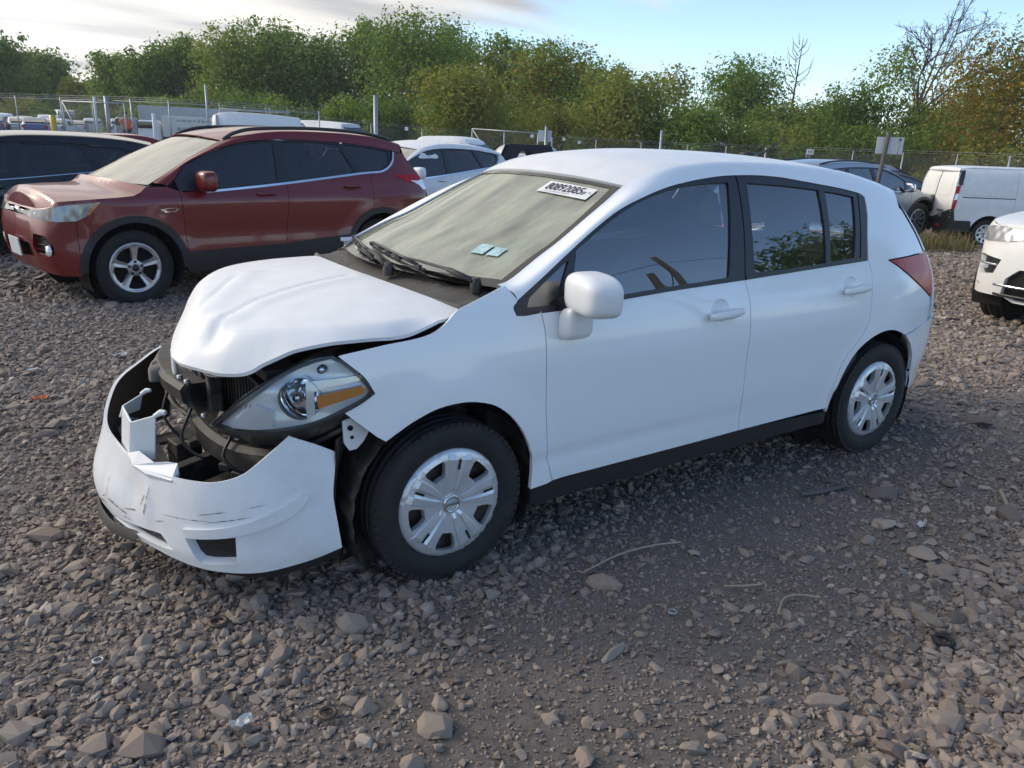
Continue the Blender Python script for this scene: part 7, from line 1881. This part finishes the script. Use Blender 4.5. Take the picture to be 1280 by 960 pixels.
# wrecked dark cab with a hole, left of the square sign
MAT['wreck'] = simple('burnt_blue_paint', (.010, .014, .028), .75)
p = F_(628, 24); e = empty('wrecked_pickup', p, -R_(28), 'wrecked dark blue pickup cab with a hole through it', 'pickup')
m = MB(); hl_ = [(.55, 1.15), (.95, 1.15), (1.05, 1.35), (.95, 1.58), (.6, 1.58), (.48, 1.36)]
out_ = np.array([(-.5, .6), (2.0, .6), (2.05, 1.2), (1.75, 1.78), (.2, 1.82), (-.05, 1.3), (-.5, 1.2)])
for sg in (-1, 1):
    panel('cab_side', Graph(lambda A, sg=sg: np.stack([A[:, 0], np.full(len(A), sg*.85), A[:, 1]], 1)), out_, MAT['wreck'], e, (hl_,), .12, .05, 0, ref=(1, 0, 1))
m.box((.95, 0, 1.80), (1.5, 1.7, .04)); m.build('cab_roof', MAT['wreck'], e, bevel=.02)
m = MB(); m.box((-.9, 0, .9), (1.0, 1.6, .5)); m.tube([(2.0, -.7, 1.3), (2.6, -.6, 1.1), (3.1, -.3, 1.3)], .05, 6); m.tube([(2.1, -.2, 1.0), (2.7, -.1, 1.5)], .04, 6); m.build('bent_frame', MAT['void'], e)
for xw in (-.8, 2.4):
    for sg in (-1, 1):
        m = MB(); m.lathe([(0, -.12), (.2, -.12), (.38, -.12), (.4, -.08), (.4, .1), (0, .1)], 16); w_ = m.build('wheel', MAT['rubber'], e); w_.location = (xw, sg*.8, .40)
e.scale = (.80, .80, .88)
# traffic cone with a pale stake, number card, person
p = F_(197, 33); e = empty('traffic_cone', p, 0, 'orange traffic cone at the foot of the white stake by the lettered truck', 'cone')
m = MB(); m.lathe([(.0, .75), (.04, .75), (.15, .04), (.0, .03)][::-1], 16, axis='z'); m.build('cone', MAT['orange'], e)
m = MB(); m.box((0, 0, .02), (.38, .38, .04)); m.build('base', MAT['orange'], e, bevel=.01)
m = MB(); m.lathe([(.075, .50), (.100, .36)], 16, axis='z'); m.build('band', MAT['sign'], e)
post(195, 33.3, 142, .07, 'white_stake', 'white stake with a small panel standing in front of the lettered truck', 'post', 'sign')
p = F_(1014, 21); t = at(1015, 190, 21); e = empty('number_card', (p[0], p[1], p[2]), -R_(45), 'small white card with three black figures above the grey pickup roof', 'sign')
m = MB(); m.tube([(0, 0, 0), (0, 0, t[2]-p[2]+.1)], .012, 5); m.build('stake', MAT['satinmetal'], e)
m = MB(); m.box((0, -.02, t[2]-p[2]), (.17, .006, .13)); bd = m.build('card', MAT['paper'], e)
for k in (-1, 0, 1):
    m = MB(); m.box((k*.045, -.025, t[2]-p[2]), (.014, .004, .075)); m.box((k*.045-.012, -.025, t[2]-p[2]+.026), (.012, .004, .016)); m.build('figure_one', MAT['ink'], bd)
for px_, py_, D, lab in ((665, 170, 39, 'small white tag on the raised mesh gate'), (705, 174, 44, 'left one of two small white tags on the far fence'), (724, 178, 44, 'right one of two small white tags on the far fence'), (508, 161, 38, 'pale notice on the far fence above the white car')):
    q = at(px_, py_, D); m = MB(); m.box((0, 0, 0), (.16, .01, .16)); o = tag(m.build('fence_tag', MAT['paper']), lab, 'sign'); o.location = q; o.rotation_euler = (0, 0, -R_(35))
def person(px_, D, label):
    p = F_(px_, D); e = empty('person', p, R_(200), label, 'person')
    def skin(name, pts, edges, rad, mat, parent):
        me = bpy.data.meshes.new(name); me.from_pydata(pts, edges, []); o = link(name, me, mat, parent)
        md = o.modifiers.new('skin', 'SKIN'); sv = me.skin_vertices[0].data if me.skin_vertices else None
        if sv is None: me.skin_vertices.new() if hasattr(me.skin_vertices, 'new') else None; sv = me.skin_vertices[0].data
        for v, r in zip(sv, rad): v.radius = (r, r)
        sv[0].use_root = True
        s_ = o.modifiers.new('sub', 'SUBSURF'); s_.levels = 1; s_.render_levels = 1; return o
    P = [(0, 0, .98), (0, 0, 1.2), (0, 0, 1.42), (0, .01, 1.54), (0, .03, 1.64), (0, .02, 1.75), (-.10, 0, .93), (-.11, .02, .52), (-.12, -.02, .09), (-.12, .10, .05), (.10, 0, .93), (.12, .03, .52), (.13, -.02, .09), (.13, .10, .05),
         (-.20, 0, 1.42), (-.26, .0, 1.14), (-.24, .12, .92), (-.24, .17, .84), (.20, 0, 1.42), (.27, .02, 1.14), (.22, .16, .98), (.20, .21, .93)]
    E_ = [(0, 1), (1, 2), (2, 3), (3, 4), (4, 5), (0, 6), (6, 7), (7, 8), (8, 9), (0, 10), (10, 11), (11, 12), (12, 13), (2, 14), (14, 15), (15, 16), (16, 17), (2, 18), (18, 19), (19, 20), (20, 21)]
    Rr = [.15, .15, .16, .06, .10, .085, .10, .065, .05, .045, .10, .065, .05, .045, .07, .05, .04, .035, .07, .05, .04, .035]
    MAT['skin'] = simple('skin', (.42, .25, .18), .6); MAT['hivis'] = simple('orange_work_top', (.62, .16, .08), .8); MAT['trousers'] = simple('dark_trousers', (.05, .055, .07), .9); MAT['hair'] = simple('dark_hair', (.02, .016, .012), .8)
    b = skin('body', P, E_, Rr, MAT['skin'], e)
    m = MB(); V, Fc = superblob((0, 0, 1.19), (.48, .36, .56), .7, .6, 16, 10); m.add(V, Fc, True)
    for sg in (-1, 1): m.tube([(sg*.20, 0, 1.42), (sg*.25, .0, 1.22)], [.095, .085], 8)
    m.build('work_top', MAT['hivis'], e)
    m = MB()
    for sg in (-1, 1): m.tube([(sg*.10, 0, .98), (sg*.115, .02, .52), (sg*.125, -.02, .10)], [.125, .095, .08], 8)
    m.box((0, 0, .95), (.36, .26, .16)); m.build('trousers', MAT['trousers'], e)
    V, Fc = superblob((0, .01, 1.72), (.22, .24, .18), 1, 1, 12, 8); m = MB(); m.add(V, Fc, True); m.build('hair', MAT['hair'], e)
    return e
person(160, 40, 'person in an orange work top standing behind the fence at the left')
# --- what stands behind the camera and shows in the side windows
def behind():
    for x_, y_, h, w, lab in ((37, -22, 17.0, 15, 'broad tree behind the camera, mirrored in the rear side window'), (48, -23, 17.0, 14, 'tree behind the camera, mirrored in the rear quarter glass')):
        e = empty('tree', (x_, y_, float(gz(x_, y_))), 1.0, lab, 'tree'); m, tips = limbs(h, .8, 7, .28); m.build('trunk', MAT['bark'], e); bl = []
        for k in range(16):
            f = (k+.5)/16; zc = h*(.12+.8*f); rr = w*.5*math.sqrt(max(.06, 1-((f-.45)/.6)**2)); a = rng.random()*6.3; q = rr*.6*rng.random()**.5; br = w*(.16+.12*rng.random()); bl.append((q*math.cos(a), q*math.sin(a), min(zc, h-br*.75), br, br, br*.85))
        V, F = crown_mesh(bl, 11000, .20); link('crown', mesh('crown', V, F, False), LEAF['dark'], e)['kind'] = 'stuff'
    tops = []
    for x_, y_, h, lab in ((20.5, -17.7, 12.2, 'taller leaning utility pole behind the camera, mirrored in the front door glass'), (16.8, -15.3, 8.9, 'shorter utility pole behind the camera, mirrored in the front door glass')):
        e = empty('utility_pole', (x_, y_, float(gz(x_, y_))), 0, lab, 'pole'); m = MB(); m.tube([(0, 0, -.1), (-.5, .2, h)], [.17, .13], 8); m.build('pole', MAT['wood'], e); tops.append(np.array([x_-.5, y_+.2, h+float(gz(x_, y_))]))
    for k, (a, b) in enumerate(((tops[0]+[0, 0, -.8], tops[0]+[-26, -16, -1.5]), (tops[0]+[0, 0, -.8], tops[0]+[26, 12, -1.5]), (tops[0]+[0, 0, -1.4], tops[1]+[0, 0, -.2]))):
        t = np.linspace(0, 1, 12)[:, None]; q = a+(b-a)*t; q[:, 2] -= 1.2*(4*t[:, 0]*(1-t[:, 0])); m = MB(); m.tube(q, .022, 4); tag(m.build('overhead_wire', MAT['void']), ['overhead wire running left from the taller utility pole', 'overhead wire running right from the taller utility pole', 'short overhead wire between the two utility poles'][k], 'wire')
behind()
# --- weeds at the van and grass tufts
MAT['weed'] = leaf_mat('dry_weeds', (.09, .085, .03), (.17, .14, .06), (.26, .20, .10), .3)
def weeds(name, spots, n, hgt, label=None):
    V = []; Fc = []; k = 0
    for (x_, y_, r) in spots:
        for i in range(n):
            a = rng.random()*6.3; q = r*rng.random()**.5; bx, by = x_+q*math.cos(a), y_+q*math.sin(a); z0 = float(gz(bx, by)); h = hgt*(.35+.8*rng.random()); l = rng.normal(size=2)*.35*h; w = .012
            u = rng.random()*6.3; dx, dy = w*math.cos(u), w*math.sin(u)
            V += [(bx-dx, by-dy, z0), (bx+dx, by+dy, z0), (bx+l[0]*.4+dx*.7, by+l[1]*.4+dy*.7, z0+h*.6), (bx+l[0]*.4-dx*.7, by+l[1]*.4-dy*.7, z0+h*.6), (bx+l[0], by+l[1], z0+h)]
            Fc += [[k, k+1, k+2, k+3], [k+3, k+2, k+4]]; k += 5
    return tag(link(name, mesh(name, V, Fc, False), MAT['weed']), kind='stuff')
ws_ = [tuple(foot(px_, D)[:2])+(r,) for px_, D, r in ((1150, 14.6, .5), (1165, 14.8, .5), (1185, 14.9, .5), (1198, 15.2, .5), (1212, 15.4, .45), (1140, 15.2, .4), (1130, 14.8, .3), (1225, 15.8, .4))]
weeds('dry_grass', ws_, 95, .40)

# ------------------------------------------------------------------ air
def haze(density):
    m = bpy.data.materials.new('haze'); m.use_nodes = True; nt = m.node_tree
    for n in list(nt.nodes):
        if n.type != 'OUTPUT_MATERIAL': nt.nodes.remove(n)
    out = [n for n in nt.nodes if n.type == 'OUTPUT_MATERIAL'][0]
    v = nt.nodes.new('ShaderNodeVolumePrincipled'); v.inputs['Color'].default_value = (.97, .98, .97, 1); v.inputs['Density'].default_value = density
    nt.links.new(v.outputs[0], out.inputs['Volume'])
    b = MB(); b.box((30, 30, 9), (2*1900, 2*1900, 24)); o = b.build('haze', m); tag(o, kind='stuff')
haze(.0005)
